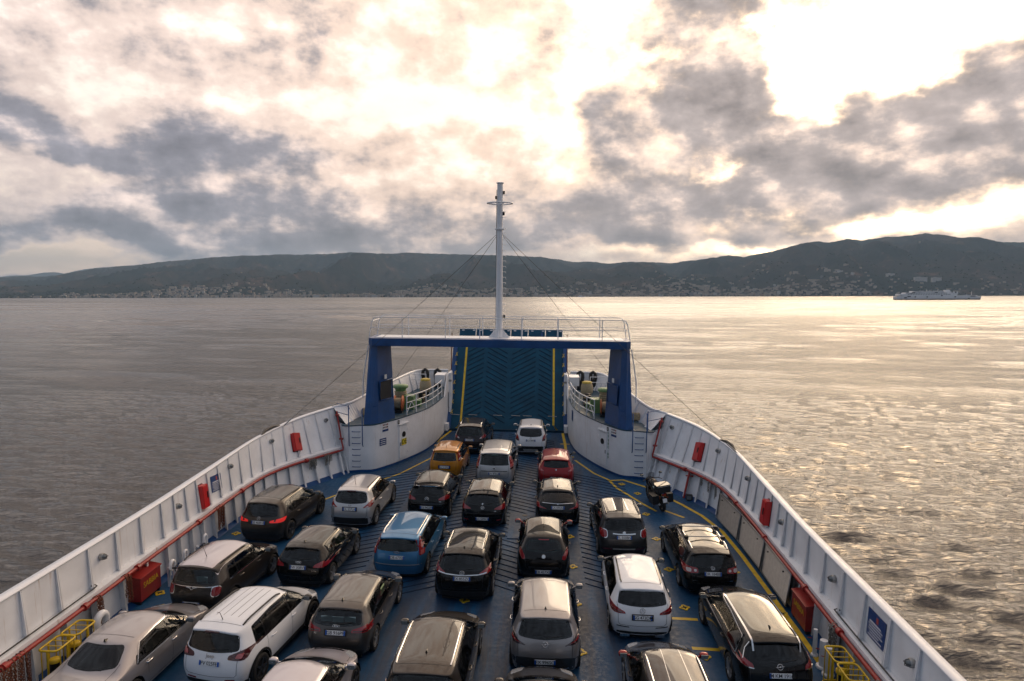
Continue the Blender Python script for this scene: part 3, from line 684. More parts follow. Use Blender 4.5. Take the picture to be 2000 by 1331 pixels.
# ---------------------------------------------------------------- deck
CAS_S, CAS_L = resample([Vector((*p, 0)) for p in CASING], 240)
def cas(s):
    i = max(0, min(len(CAS_L)-2, int(np.searchsorted(CAS_L, s))-1)); f = (s-CAS_L[i])/max(1e-6, CAS_L[i+1]-CAS_L[i])
    return CAS_S[i].lerp(CAS_S[i+1], f)
CAS_LEN = CAS_L[-1]
def cas_s_of_y(y): return float(np.interp(y, [p.y for p in CAS_S], CAS_L))
def deck():
    half = [(p.x+0.3, p.y) for p in _Bd[::8]] + [(p.x+.02, p.y) for p in CAS_S[::8]]
    half = [h for h in half if h[1] < 42.6]
    pts = half + [(3.88, 42.6), (-3.88, 42.6)] + [(-x, y) for x, y in half[::-1]]
    mb = MB(); mb.prism(pts, -0.25, 0.0)
    d = one(mb, 'deck', 'deck_blue', None, None, kind='structure')
    # hull plating down to the water, outside the side walls
    h = MB(); N = 90; prof = []
    for k in range(N+1):
        s = S_A+(S_END-S_A)*k/N; B, P0, P1i, P1o, T, o = bul_pts(s)
        prof.append([T+o*.05, P1o+o*.08, B+o*.28+Vector((0, 0, -0.3)), B+o*0.12+Vector((0, 0, -2)), B-o*0.4+Vector((0, 0, -4.5))])
    for k in range(1, 30):
        f = (len(BOW_T)-1)*k/29; T = crom(BOW_T, f); C = Vector((T.x*0.94, T.y-0.5, -0.3))
        prof.append([T+Vector((.03, .02, 0)), Vector((T.x*.99, T.y-.1, 1.3)), C, Vector((T.x*0.82, T.y-1.5, -2)), Vector((T.x*0.6, T.y-4, -5))])
    for sd in (1, -1):
        vs = [mir(p, sd) for r in prof for p in r]; fs = []
        for i in range(len(prof)-1):
            for k in range(4): fs.append((i*5+k, i*5+k+1, (i+1)*5+k+1, (i+1)*5+k) if sd < 0 else (i*5+k, (i+1)*5+k, (i+1)*5+k+1, i*5+k+1))
        h.add(vs, fs, True)
    h.build('hull_plating', 'white_paint', d)
    # anti-slip bars welded to the deck in a herring-bone, split at the lashing rows
    cache = {}
    for x0, x1 in ((0.22, 3.0), (3.78, 6.25)):
        L = sqrt((x1-x0)**2*(1+0.6**2)); a = atan2(0.6, 1)
        for sd in (1, -1):
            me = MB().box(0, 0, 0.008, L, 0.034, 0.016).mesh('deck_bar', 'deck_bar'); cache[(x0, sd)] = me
            yy = 20.6
            while yy < 43.4:
                xc = (x0+x1)/2; yc = yy-0.6*xc
                xe = float(np.interp(yc, [30, 33, 36, 38, 40], [6.6, 5.6, 4.3, 3.8, 3.5]))
                if yc-0.6*(x1-x0)/2 > 19.9 and x1 <= xe+0.75 and yc+0.6*(x1-x0)/2 < 42.2:
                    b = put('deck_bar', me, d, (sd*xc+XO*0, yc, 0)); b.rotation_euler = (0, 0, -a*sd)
                yy += 0.42
    # bolted hatch plate between the lanes
    hp = MB().box(1.55, 26.6, 0.016, 1.15, 2.7, 0.03).build('hatch_plate', 'deck_blue', d)
    for yy in (25.5, 27.7): MB().disc((1.6, yy, 0.032), (0, 0, 1), 0.11, 0.01).build('hatch_grip', 'dark_metal', hp)
    MB().box(-1.5, 17.0, 0.014, 2.2, 3.4, 0.02).build('bare_plate', 'deck_blue', d)
    # painted lines
    def line(pts, w, m='yellow_paint', z=0.004):
        mb = MB(); P = [Vector((p[0]+XO, p[1], 0)) for p in pts]; vs = []
        for i, p in enumerate(P):
            dd = (P[min(i+1, len(P)-1)]-P[max(i-1, 0)]).normalized(); n = Vector((-dd.y, dd.x, 0))*w/2; vs += [p-n, p+n]
        for v in vs: v.z = z
        mb.add(vs, [(2*i, 2*i+2, 2*i+3, 2*i+1) for i in range(len(P)-1)]); mb.build('painted_line', m, d)
    line([(4.2, 36.3), (5.05, 34.0), (5.69, 33.0), (5.98, 31.71), (6.54, 30.44), (6.91, 29.58), (7.35, 28.7)], 0.12)
    line([(5.66, 32.85), (6.41, 33.01), (7.39, 31.97), (7.77, 31.18), (8.59, 29.71), (9.2, 28.3), (9.6, 26.63), (9.74, 24.35), (9.78, 22.29), (9.82, 20.49), (9.85, 18.9), (9.85, 14)], 0.16)
    line([(7.70, 28.85), (8.4, 28.03)], 0.13); line([(6.3, 19.6), (7.1, 19.57)], 0.15); line([(6.6, 18.0), (7.4, 17.96)], 0.15)
    line([(-7.7, 28.4), (-7.26, 29.11), (-6.95, 29.69), (-4.75, 33.13), (-3.64, 36.12)], 0.10)
    line([(-3.42, 42.4), (-3.75, 40.4), (-3.95, 39.3), (-4.2, 38.2)], 0.14); line([(3.68, 42.4), (3.75, 39.9), (3.76, 38.3)], 0.16)
    for p in ((-4.0, 39.6), (3.75, 39.7)): MB().box(p[0]+XO, p[1], 0.007, 0.6, 0.12, 0.006).build('painted_line', 'yellow_paint', d)
    return d
DECK = deck()
def lash_pot():
    t = thing('lashing_pot', 'yellow cloverleaf lashing pot set in the blue deck', 'lashing point', (0, 0, 0), 0, 'yellow lashing points in rows on the deck')
    rim = MB(); n = 40; vs = []
    for k in range(n):
        a = 2*pi*k/n; r = 0.15+0.028*cos(4*a); vs += [(r*cos(a), r*sin(a), 0.005), (r*cos(a)*0.96, r*sin(a)*0.96, 0.022), (0.055*cos(a), 0.055*sin(a), 0.022)]
    rim.add(vs, [q for k in range(n) for q in ((3*k, 3*((k+1) % n), 3*((k+1) % n)+1, 3*k+1), (3*k+1, 3*((k+1) % n)+1, 3*((k+1) % n)+2, 3*k+2))])
    rim.build('rim', 'yellow_paint', t)
    c = MB(); c.disc((0, 0, 0.008), (0, 0, 1), 0.056, 0.004, 16); c.box(0, 0, 0.0215, 0.22, 0.035, 0.006); c.box(0, 0, 0.022, 0.035, 0.22, 0.005); c.build('cross_slot', 'black_paint', t)
    return t
pot = lash_pot(); first = True
for i, x in enumerate((0.05, 3.53, 6.85)):
    for k in range(8):
        yy = 14.9+2.68*k
        if abs(x) > 6 and yy > 32: continue
        if first: pot.location = (x+XO, yy, 0.0); first = False
        else: dup(pot, (x+XO, yy, 0.0), R_.uniform(-.2, .2))
for x, yy in ((10.0-.25, 20.08), (9.1, 22.9), (9.1, 26.4), (6.27, 32.33), (-9.62, 20.1), (-9.4, 25.0), (-8.3, 30.2), (4.0, 36.9)): dup(pot, (x+XO, yy, 0), R_.uniform(-.4, .4))

# ---------------------------------------------------------------- bow casings: curved walls carrying the mooring platforms
def casing(sd):
    t = thing('bow_casing', 'curved white deckhouse carrying the %s mooring platform beside the bow ramp' % ('right' if sd > 0 else 'left'), 'deckhouse', (0, 0, 0))
    N = 60; w = MB(); vs = []; fs = []
    top = lambda y: 2.4
    ss = [CAS_LEN*k/N for k in range(N+1)]
    for s in ss:
        p = cas(s); vs += [mir(Vector((p.x, p.y, 0.10)), sd), mir(Vector((p.x, p.y, 2.38)), sd)]
    for k in range(N): f = (2*k, 2*k+1, 2*k+3, 2*k+2); fs.append(f if sd > 0 else f[::-1])
    w.add(vs, fs, True); w.build('wall', 'white_paint', t)
    b = MB(); vs = []; fs = []
    for s in ss:
        p = cas(s); n = (cas(min(s+.05, CAS_LEN))-cas(max(s-.05, 0))).normalized(); n = Vector((-n.y, n.x, 0)); n = n if n.y < 0 or n.x < 0 else n
        q = p+Vector((-0.012, -0.006, 0)); vs += [mir(Vector((q.x, q.y, 0.0)), sd), mir(Vector((q.x, q.y, 0.12)), sd)]
    for k in range(N): f = (2*k, 2*k+1, 2*k+3, 2*k+2); fs.append(f if sd > 0 else f[::-1])
    b.add(vs, fs); b.build('waterway_band', 'blue_paint', t)
    # platform plating
    pl = [(p.x-0.02, p.y-.01) for p in CAS_S[::6]] + [(3.82, 44.8)] + [(p[0]+.25, p[1]) for p in BOW_B[::-1]] + [(7.75, 33.15)]
    pl = [(x*sd, y) for x, y in pl]; pl = pl if sd < 0 else pl[::-1]
    MB().prism(pl, 2.38, 2.43).build('platform', 'platform_blue', t)
    # bow bulwark round the platform
    bw = MB(); n = 60; prof = []
    for k in range(n+1):
        f = (len(BOW_T)-1)*k/n; prof.append((crom(BOW_B, f), crom(BOW_T, f)))
    for k in range(n):
        (b0, t0), (b1, t1) = prof[k], prof[k+1]; q = [b0, b1, t1, t0]; bw.slab(*[mir(p, sd) for p in (q if sd > 0 else q[::-1])], -0.03)
    bw.build('bow_plating', 'white_paint', t)
    MB().tube([mir(p[1], sd) for p in prof], 0.075, 8).build('top_rail', 'white_trim', t)
    for k in range(4, n-6, 5):
        b0, t0 = prof[k]; c = Vector((3.5, 39, 0)); o = (Vector((b0.x, b0.y, 0))-c).normalized(); fr = MB()
        q = [b0-o*.22, b0+o*.02, t0-Vector((0, 0, .05)), t0-o*.1-Vector((0, 0, .05))]; fr.slab(*[mir(p, sd) for p in q], 0.03); fr.build('frame', 'white_trim', t)
    # fore post next to the ramp: rising wall with a box head
    p = MB(); e = [(3.84, 41.3, 2.38), (3.84, 44.8, 2.38), (3.84, 44.8, 3.55), (3.86, 42.6, 3.6)]
    p.slab(*[mir(Vector(q), sd) for q in (e if sd > 0 else e[::-1])], -0.06); p.build('fore_wall', 'white_paint', t)
    MB().box(sd*4.22, 42.7, 3.35, 0.62, 1.1, 0.55).build('fender_box', 'white_trim', t)
    MB().box(sd*3.72, 43.6, 2.1, 0.16, 0.7, 3.0).build('ramp_post', 'white_trim', t)
    MB().box(sd*3.74, 42.0, 0.38, 0.22, 0.5, 0.42).build('ramp_stop', 'white_trim', t)
    MB().tube([(sd*3.62, 43.3, 3.1), (sd*4.0, 43.2, 3.1)], 0.07, 8).build('hinge_pin', 'grey_metal', t)
    MB().tube([(sd*3.85, 44.7, 3.4), (sd*3.83, 45.1, 6.0)], 0.035, 6).build('guide_post', 'chain_rust', t)
    # aft bulkhead of the platform up to the side wall and its short rails
    MB().slab(*[mir(Vector(q), sd) for q in [(7.42, 33.12, 0.1), (7.9, 33.4, 0.9), (8.45, 34.2, 2.4), (7.42, 33.16, 2.38)]], 0.02).build('end_plate', 'white_paint', t)
    return t
mat('platform_blue', (0.010, 0.055, 0.095), 0.55, var=0.3, vscale=3)
for sd in (1, -1): casing(sd)
def side_of(sd, l, r): return r if sd > 0 else l
for sd in (1, -1):
    sn = side_of(sd, 'left', 'right')
    # ladder: rungs on the wall, blue hand rails
    t = thing('ladder', 'rungs and blue handrails up the %s deckhouse wall' % sn, 'ladder', (sd*7.05, 33.2, 0))
    for k in range(7): MB().tube([(-.2, -.02, 0.32+k*0.30), (-.2, -.11, 0.32+k*0.30), (.2, -.11, 0.32+k*0.30), (.2, -.02, 0.32+k*0.30)], 0.018, 6).build('rung', 'blue_paint', t)
    for x in (-.34, .34): MB().tube([(x, -.02, 1.35), (x, -.14, 1.45), (x, -.14, 3.25), (x, .02, 3.3)], 0.026, 6).build('handrail', 'blue_paint', t)
    t = thing('guard_rail', 'blue rail closing the gap beside the %s deck ladder' % sn, 'railing', (sd*7.45, 33.25, 2.43))
    MB().tube([(0, 0, 0), (0, 0, 1.0)], 0.026, 6).build('post', 'blue_paint', t)
    for z in (0.5, 0.95): MB().tube([(0, 0, z), (sd*0.8, 0.7, z)], 0.02, 6).build('bar', 'blue_paint', t)
    # curved white railing on the inner edge of the platform
    t = thing('platform_railing', 'curved white railing on the inner edge of the %s mooring platform' % sn, 'railing', (0, 0, 0))
    s0, s1 = cas_s_of_y(35.75), cas_s_of_y(41.2); P = [cas(s0+(s1-s0)*k/24)+Vector((0.05, 0, 2.43)) for k in range(25)]
    for z in (0.35, 0.68, 1.02): MB().tube([mir(p+Vector((0, 0, z)), sd) for p in P], 0.028 if z > 1 else 0.02, 6).build('rail', 'white_trim', t)
    for k in (0, 4, 9, 14, 19, 24): MB().tube([mir(P[k], sd), mir(P[k]+Vector((0, 0, 1.02)), sd)], 0.03, 6).build('post', 'white_trim', t)
    a = P[1]; c = P[3]
    MB().tube([mir(P[0]+Vector((0, 0, .1)), sd), mir(P[2]+Vector((0, 0, .68)), sd)], 0.02, 6).build('brace', 'white_trim', t); MB().tube([mir(P[4]+Vector((0, 0, .1)), sd), mir(P[2]+Vector((0, 0, .68)), sd)], 0.02, 6).build('brace', 'white_trim', t)
    # door, porthole, signs on the curved wall
    def on_wall(y, z, off=0.012):
        s = cas_s_of_y(y); p = cas(s); g = (cas(s+.05)-cas(s-.05)).normalized(); n = Vector((-abs(g.y), -abs(g.x), 0)).normalized()
        return frame_mat(mir(Vector((p.x+n.x*off, p.y+n.y*off, z)), sd), mir(n, sd))
    def wall_obj(name, label, cat, y, z, off=.012):
        t = thing(name, label, cat); t.matrix_world = on_wall(y, z, off); return t
    dy = 35.35 if sd < 0 else 34.75
    t = wall_obj('steel_door', 'white steel door with a round porthole in the %s deckhouse wall' % sn, 'door', dy, 1.12, .0)
    MB().box(0, 0, 0.02, 0.74, 1.72, 0.05).build('door_leaf', 'white_trim', t); MB().disc((0, 0.38, 0.04), (0, 0, 1), 0.15, 0.03).build('porthole', 'dark_metal', t)
    for z in (-.6, 0, .6): MB().box(0.36*sd*-1, z, 0.045, 0.12, 0.07, 0.04).build('hinge', 'white_trim', t)
    MB().box(0.3*sd, -0.1, 0.06, 0.05, 0.18, 0.03).build('handle', 'galvanised', t)
    MB().box(0, .97, 0.06, 0.9, 0.04, 0.14).build('drip_rail', 'white_trim', t)
    t = wall_obj('number_plate_sign', 'tiny black and white plate high on the %s deckhouse wall' % sn, 'sign', dy-0.35, 2.22); MB().box(0, 0, 0, 0.14, 0.2, 0.01).build('plate', 'ink_black', t)
    put('lettering', text_mesh('5' if sd < 0 else '3', .16, 'sign_white'), t, (0, 0, .008))
    if sd < 0:
        t = wall_obj('letter_sign', 'yellow square sign with black letters DE on the left steel door', 'sign', dy, 1.10, .07); MB().box(0, 0, 0, 0.42, 0.34, 0.012).build('plate', 'sign_yellow', t); put('lettering', text_mesh('DE', .34, 'ink_black'), t, (0, 0, .009))
        t = wall_obj('notice_sign', 'small blue notice on the left deckhouse wall aft of the door', 'sign', 33.95, 1.42); MB().box(0, 0, 0, 0.46, 0.36, 0.01).build('plate', 'sign_blue', t)
        for k in range(3): MB().box(0, .1-k*.1, .008, 0.36, 0.03, 0.006).build('text_line', 'sign_white', t)
    else:
        t = wall_obj('letter_column', 'column of small green letters beside the right steel door', 'sign', dy-0.42, 1.35)
        for k, w in enumerate(('I', 'F', 'B', 'R', 'U', '-', 'B', '9')):
            put('lettering', text_mesh(w, .2, 'ink_green'), t, (0, .66-k*.18, 0)); 
        t = wall_obj('notice_sign', 'small blue notice at the fore end of the right deckhouse wall', 'sign', 39.2, 1.85); MB().box(0, 0, 0, 0.5, 0.6, 0.01).build('plate', 'sign_blue', t)
    t = wall_obj('pictogram_sign', 'white safety sign with two rows of pictograms below the %s gantry leg' % sn, 'sign', 34.1 if sd < 0 else 33.95, 2.15); MB().box(0, 0, 0, 0.44, 0.44, 0.01).build('plate', 'sign_white', t); MB().box(0, -.16, .007, 0.42, 0.11, 0.006).build('footer', 'sign_blue', t)
    for i in range(4):
        for j in range(2): MB().box(-.15+i*.1, .13-j*.13, .007, .06, .08, .006).build('pictogram', 'ink_black' if (i+j) % 3 else 'red_paint', t)

# ---------------------------------------------------------------- gantry over the bow
def gantry():
    t = thing('bow_gantry', 'blue steel gantry spanning the bow ramp on two hollow legs', 'gantry', (0, 0, 2.43))
    for sd in (1, -1):
        b = [(6.40, 33.42), (6.06, 33.76), (5.50, 35.05), (6.10, 35.75), (6.75, 35.4), (6.74, 33.45)]
        u = [(6.46, 34.12), (6.20, 34.25), (5.72, 35.2), (6.1, 35.75), (6.56, 35.5), (6.60, 34.25)]
        vs = [Vector((x*sd, y, 0)) for x, y in b] + [Vector((x*sd, y, 3.95)) for x, y in u]
        # widen at mid height like the plated foot
        n = 6; mb = MB(); mb.add(vs, [tuple(range(n))[::-1] if sd < 0 else tuple(range(n)), tuple(range(n, 2*n)) if sd < 0 else tuple(range(n, 2*n))[::-1]] + [((i, (i+1) % n, n+(i+1) % n, n+i) if sd < 0 else (n+i, n+(i+1) % n, (i+1) % n, i)) for i in range(n)])
        leg = mb.build('leg', 'blue_paint', t)
        a, c = Vector((6.09*sd, 33.83, 0)), Vector((5.56*sd, 35.05, 0)); mid = a.lerp(c, .48); nrm = Vector((-(c-a).y*1.0*sd*sd, (c-a).x, 0)).normalized()
        if nrm.y > 0: nrm = -nrm
        h = MB(); F = frame_mat(mid+Vector((0, 0, 1.62))+nrm*0.015, nrm)
        hh = put('hatch', MB().box(0, 0, 0, 0.92, 0.92, 0.02).mesh('hatch', 'black_paint' if sd < 0 else 'blue_paint'), leg); hh.matrix_local = F
        fr = put('hatch_frame', MB().tube([(-.52, -.5, .03), (.52, -.5, .03), (.52, .5, .03), (-.52, .5, .03)], 0.035, 6, closed=True).mesh('hatch_frame', 'blue_paint'), leg); fr.matrix_local = F
        sg = put('hatch_label', MB().box(0, .68, .0, 0.18, 0.22, 0.02).mesh('hatch_label', 'sign_white'), leg); sg.matrix_local = F
        MB().tube([(6.99*sd, 34.3, 1.2), (6.99*sd, 34.4, 2.2), (6.72*sd, 34.5, 3.9)], 0.03, 6).build('cable_pipe', 'white_trim', t)
        MB().box(6.2*sd, 33.6, .9, 0.2, 0.02, 0.03).build('weld_strip', 'blue_paint', leg)
    bm = MB(); pts = [(-6.64, 34.25), (-6.42, 34.03), (6.42, 34.03), (6.64, 34.25), (6.64, 35.85), (-6.64, 35.85)]
    bm.prism(pts, 3.93, 4.32); bm.build('beam', 'blue_paint', t)
    MB().box(0, 35.0, 4.335, 12.6, 1.3, 0.02).build('walkway', 'white_trim', t)
    # railing
    r = thing('gantry_railing', 'white tubular railing round the walkway on top of the blue gantry', 'railing', (0, 0, 6.76))
    zt = 1.05
    for yy in (34.2, 35.85):
        MB().tube([(-6.6, yy, 0), (-6.46, yy, zt*.75), (-6.36, yy, zt*.96), (-6.2, yy, zt)] + [(6.2, yy, zt), (6.36, yy, zt*.96), (6.46, yy, zt*.75), (6.6, yy, 0)], 0.023, 6).build('top_rail', 'white_trim', r)
        MB().tube([(-6.52, yy, .52), (6.52, yy, .52)], 0.016, 6).build('mid_rail', 'white_trim', r)
        for x in (-4.9, -2.7, -.95, 1.15, 3.0, 5.2): MB().tube([(x, yy, -.12), (x, yy, zt)], 0.022, 6).build('post', 'white_trim', r)
    for x in (-6.47, 6.47): MB().tube([(x, 34.2, zt*.8), (x, 35.85, zt*.8)], 0.024, 6).build('end_rail', 'white_trim', r)
    return t
gantry()
def mast():
    bx, by, bz = -0.03, 35.0, 6.78
    t = thing('mast', 'white pole mast with a ring platform standing on the blue gantry', 'mast', (bx, by, bz))
    MB().tube([(0, 0, 0), (0, 0, 3), (0, 0, 6), (0, 0, 7.8)], [0.185, 0.165, 0.155, 0.145], 16).build('pole', 'white_trim', t)
    MB().disc((0, 0, 7.8), (0, 0, 1), 0.19, 0.05).build('cap', 'white_trim', t)
    for a in range(4):
        m = MB(); d = Vector((cos(a*pi/2), sin(a*pi/2), 0)); m.slab(d*.1, d*.55, d*.2+Vector((0, 0, .42)), d*.1+Vector((0, 0, .42)), 0.025); m.build('base_bracket', 'white_trim', t)
    rg = MB(); rg.tube([(0.64*cos(2*pi*k/28), 0.64*sin(2*pi*k/28)  , 6.82) for k in range(28)], 0.035, 6, closed=True); ring = rg.build('ring_platform', 'white_trim', t)
    for a in range(4): MB().tube([(0, 0, 6.72), (.62*cos(a*pi/2+.4), .62*sin(a*pi/2+.4), 6.81)], 0.025, 6).build('ring_spoke', 'white_trim', ring)
    MB().disc((0, 0, 5.5), (0, 0, 1), 0.26, 0.05).build('collar', 'white_trim', t)
    for k in range(24):
        z = .9+k*.275
        if abs(z-5.8) < .15 or abs(z-6.82) < .15: continue
        MB().tube([(.13, -.06, z), (.32, -.06, z), (.33, -.06, z-.07)], 0.014, 5).build('rung', 'white_trim', t)
    MB().tube([(-.18, .05, .3), (-.17, .05, 7.5)], 0.014, 5).build('cable', 'dark_metal', t)
    for z, x in ((7.35, .2), (7.1, -.2), (6.3, .2), (1.1, .26)): MB().box(x, -.02, z, .09, .12, .16).build('lamp', 'black_paint', t)
    # stays
    top = Vector((bx, by, bz+5.4))
    for e, lab in ((( -7.75, 28.0+4.6, 0), 0), ((-6.85, 40.2, 3.5), 1), ((7.6, 41, 3), 2), ((10.45, 28.3, 2.7), 3)): pass
    ends = [((-9.92, 31.1, 2.85), 'aft stay wire from the mast to the left side wall'), ((-6.75, 40.9, 3.55), 'forward stay wire from the mast to the left bow rail'),
            ((6.62, 42.2, 3.55), 'forward stay wire from the mast to the right bow rail'), ((10.5, 28.6, 2.68), 'aft stay wire from the mast to the right side wall')]
    for e, lab in ends:
        o = thing('stay_wire', lab, 'wire', tuple(top), 0, 'stay wires of the bow mast'); v = Vector(e)-top
        s0 = v.normalized()*0.25; MB().tube([s0, v*0.5+Vector((0, 0, -.05)), v], 0.010, 5).build('wire', 'wire', o); MB().tube([v*0.965, v], 0.03, 6).build('turnbuckle', 'galvanised', o)
mast()

# ---------------------------------------------------------------- bow ramp, raised
def bow_ramp():
    t = thing('bow_ramp', 'raised blue bow ramp with herring-bone bars and yellow edge lines', 'ramp', (0, 42.62, 0.05))
    lean = atan2(4.55, 5.95); t.rotation_euler = (0, 0, 0)
    tilt = Matrix.Rotation(-(lean), 4, 'X')           # ramp plane: local x, local up
    L = 6.85
    def W(x, v, n=0.0):
        p = tilt @ Vector((x, 0, v)); q = tilt.to_3x3() @ Vector((0, -1, 0)); return p+q*n
    def plate(name, m, pts, th, par, n0=0.0):
        mb = MB(); mb.slab(*[W(x, v, n0) for x, v in pts], th); return mb.build(name, m, par)
    pn = plate('panel', 'ramp_blue', [(-3.75, 0.0), (3.75, 0.0), (3.75, L), (-3.75, L)], -0.35, t)
    for sd in (-1, 1):
        plate('edge_beam', 'blue_paint', [(sd*3.75-.14, 0.0), (sd*3.75+.14, 0.0), (sd*3.75+.14, L-.2), (sd*3.75-.14, L-.2)], 0.10, t)
        plate('painted_line', 'yellow_paint', [(sd*2.98-.065, 0.42), (sd*2.98+.065, 0.42), (sd*2.98+.065, L), (sd*2.98-.065, L)], 0.005, t)
        pl = [(sd*2.98-.065, .42), (sd*2.98+.065, .42), (sd*3.3+.085, -.02), (sd*3.3-.085, -.02)]
        plate('painted_line', 'yellow_paint', pl if True else pl[::-1], 0.006 if True else 0, t)
        for k in range(7):
            v = 1.2+k*0.72; b = MB()
            for a in (-1, 1): b.slab(*[W(sd*3.62+x, v+y, 0.105) for x, y in ((-.07-a*.02, -.14*a-.03), (-.03, -.14*a+.0), (.09, .14*a+.03), (.05, .14*a+.0))], 0.012)
            b.build('lashing_mark', 'worn_yellow', t)
    # bars
    for x0, x1, sl in ((-2.82, -1.75, 1), (-1.52, -.16, -1), (.16, 1.75, 1), (1.98, 2.82, -1)):
        v = 0.55
        while v < L-.35:
            a, b = (v-(x1-x0)*.30*sl, v+(x1-x0)*.30*sl); mb = MB()
            if min(a, b) > .45 and max(a, b) < L-.1:
                mb.slab(W(x0, a-.025, 0), W(x1, b-.025, 0), W(x1, b+.025, 0), W(x0, a+.025, 0), 0.03); mb.build('grip_bar', 'ramp_bar', pn)
            v += 0.37
    # finger flaps at the tip
    fw = 7.2/6
    for k in range(6):
        x0 = -3.6+k*fw; f = plate('flap', 'ramp_blue', [(x0+.03, L+.02), (x0+fw-.03, L+.02), (x0+fw-.03, L+.78), (x0+.03, L+.78)], -0.12, t)
        plate('flap_edge', 'white_trim', [(x0+fw-.05, L+.05), (x0+fw-.02, L+.05), (x0+fw-.02, L+.75), (x0+fw-.05, L+.75)], 0.01, f)
        for xx in (.2, fw-.25): plate('hinge', 'white_trim', [(x0+xx, L+.62), (x0+xx+.16, L+.62), (x0+xx+.16, L+.68), (x0+xx, L+.68)], 0.03, f)
    for x in (-1.4, 1.3): plate('lock_post', 'blue_paint', [(x*1.6, L-.1), (x*1.6+.14, L-.1), (x*1.6+.14, L+.5), (x*1.6, L+.5)], 0.1, t)
    for x in (-3.35, -2.2, -.6, .55, 1.3, 2.9): MB().tube([W(x-.28, .95, .22), W(x+.28, .93, .22)], 0.022, 6).build('hinge_rod', 'galvanised', t)
    MB().box(0, -.05, .0, 7.4, .16, .14).build('hinge_beam', 'ramp_bar', t)
bow_ramp()
# ================================================================ CARS
def paint(name, col, metal=0.0, rough=0.32):
    m = bpy.data.materials.new(name); m.use_nodes = True; t = NT(m.node_tree); b = t.n['Principled BSDF']
    tc = t.new('ShaderNodeTexCoord').outputs['Object']
    n = t.noise(tc, 2.2, 6, 0.62).outputs[0]; x, y, z = t.sep(tc)
    dust = t.m('MULTIPLY', t.sstep(n, 0.35, 0.75), t.sstep(z, 0.75, 0.15, 0.006, 0.10))      # road film, thickest low on the body
    c = t.mix(dust, col, (0.11, 0.10, 0.09)); t.l.new(c, b.inputs['Base Color'])
    b.inputs['Metallic'].default_value = metal; t.l.new(t.m('ADD', t.m('MULTIPLY', dust, 0.8), rough), b.inputs['Roughness'])
    b.inputs['Specular IOR Level'].default_value = 0.05; b.inputs['Coat Weight'].default_value = 1.0; b.inputs['Coat IOR'].default_value = 1.40
    t.l.new(t.m('ADD', t.m('MULTIPLY', n, 0.02), 0.008), b.inputs['Coat Roughness'])
    MATS[name] = m; return m
paint('car_black', (0.004, 0.004, 0.0045)); paint('car_bronze', (0.048, 0.040, 0.034), 0.55); paint('car_grey', (0.085, 0.078, 0.073), 0.6)
paint('car_dark_grey', (0.045, 0.045, 0.048), 0.5); paint('car_brown', (0.040, 0.034, 0.030), 0.5); paint('car_silver', (0.50, 0.50, 0.51), 0.6); paint('car_champagne', (0.36, 0.34, 0.345), 0.6)
paint('car_white', (0.80, 0.815, 0.84)); paint('car_silver_blue', (0.46, 0.48, 0.52), 0.5); paint('car_light_grey', (0.30, 0.285, 0.285), 0.6); paint('car_blue', (0.045, 0.18, 0.36), 0.45); paint('car_orange', (0.50, 0.20, 0.018), 0.3)
paint('car_red', (0.26, 0.012, 0.016), 0.3); paint('car_plum', (0.020, 0.016, 0.020), 0.3); paint('car_lilac', (0.52, 0.49, 0.52), 0.55)
mat('trim_black', (0.011, 0.011, 0.012), 0.55); mat('gloss_black', (0.008, 0.008, 0.009), 0.12); mat('chrome', (0.72, 0.72, 0.72), 0.14, metal=1.0)
mat('tyre', (0.014, 0.014, 0.014), 0.8, var=0.3, vscale=20); mat('alloy', (0.42, 0.42, 0.43), 0.3, metal=0.85); mat('alloy_dark', (0.10, 0.10, 0.105), 0.35, metal=0.8)
def lens(name, col, e=0.0):
    m = mat(name, col, 0.10, coat=1.0); return m
lens('lamp_red', (0.24, 0.008, 0.012)); lens('lamp_dark_red', (0.07, 0.006, 0.009)); lens('lamp_clear', (0.55, 0.50, 0.50)); lens('lamp_pink', (0.45, 0.10, 0.10)); lens('lamp_smoke', (0.03, 0.012, 0.016))
mat('lamp_lit', (0.6, 0.02, 0.02), 0.2, emit=(1.0, 0.04, 0.03), estr=0.2)
mat('plate_white', (0.72, 0.73, 0.74), 0.5); mat('plate_blue', (0.015, 0.10, 0.42), 0.4); mat('headlamp', (0.5, 0.52, 0.54), 0.08, coat=1.0)
mat('green_cloth', (0.32, 0.42, 0.22), 0.9); mat('cabin', (0.02, 0.02, 0.02), 0.9)
mat('sunshade', (0.30, 0.42, 0.44), 0.25, coat=0.8)

def see_through(name, tint, rough=0.02):
    m = bpy.data.materials.new(name); m.use_nodes = True; t = NT(m.node_tree); t.n.clear(); o = t.new('ShaderNodeOutputMaterial')
    tr = t.new('ShaderNodeBsdfTransparent'); tr.inputs[0].default_value = (*tint, 1); g = t.new('ShaderNodeBsdfGlossy'); g.inputs['Roughness'].default_value = rough; g.inputs[0].default_value = (1, 1, 1, 1)
    fr = t.new('ShaderNodeFresnel'); fr.inputs[0].default_value = 1.5; mx = t.new('ShaderNodeMixShader'); t.l.new(fr.outputs[0], mx.inputs[0]); t.l.new(tr.outputs[0], mx.inputs[1]); t.l.new(g.outputs[0], mx.inputs[2]); t.l.new(mx.outputs[0], o.inputs[0]); MATS[name] = m
see_through('window_glass', (0.42, 0.47, 0.46)); see_through('privacy_glass', (0.07, 0.075, 0.08)); see_through('teal_glass', (0.24, 0.50, 0.47))
mat('seat_cloth', (0.035, 0.034, 0.036), 0.9, var=0.3); mat('seat_grey', (0.11, 0.105, 0.10), 0.9, var=0.2); mat('dash_black', (0.02, 0.02, 0.021), 0.6)
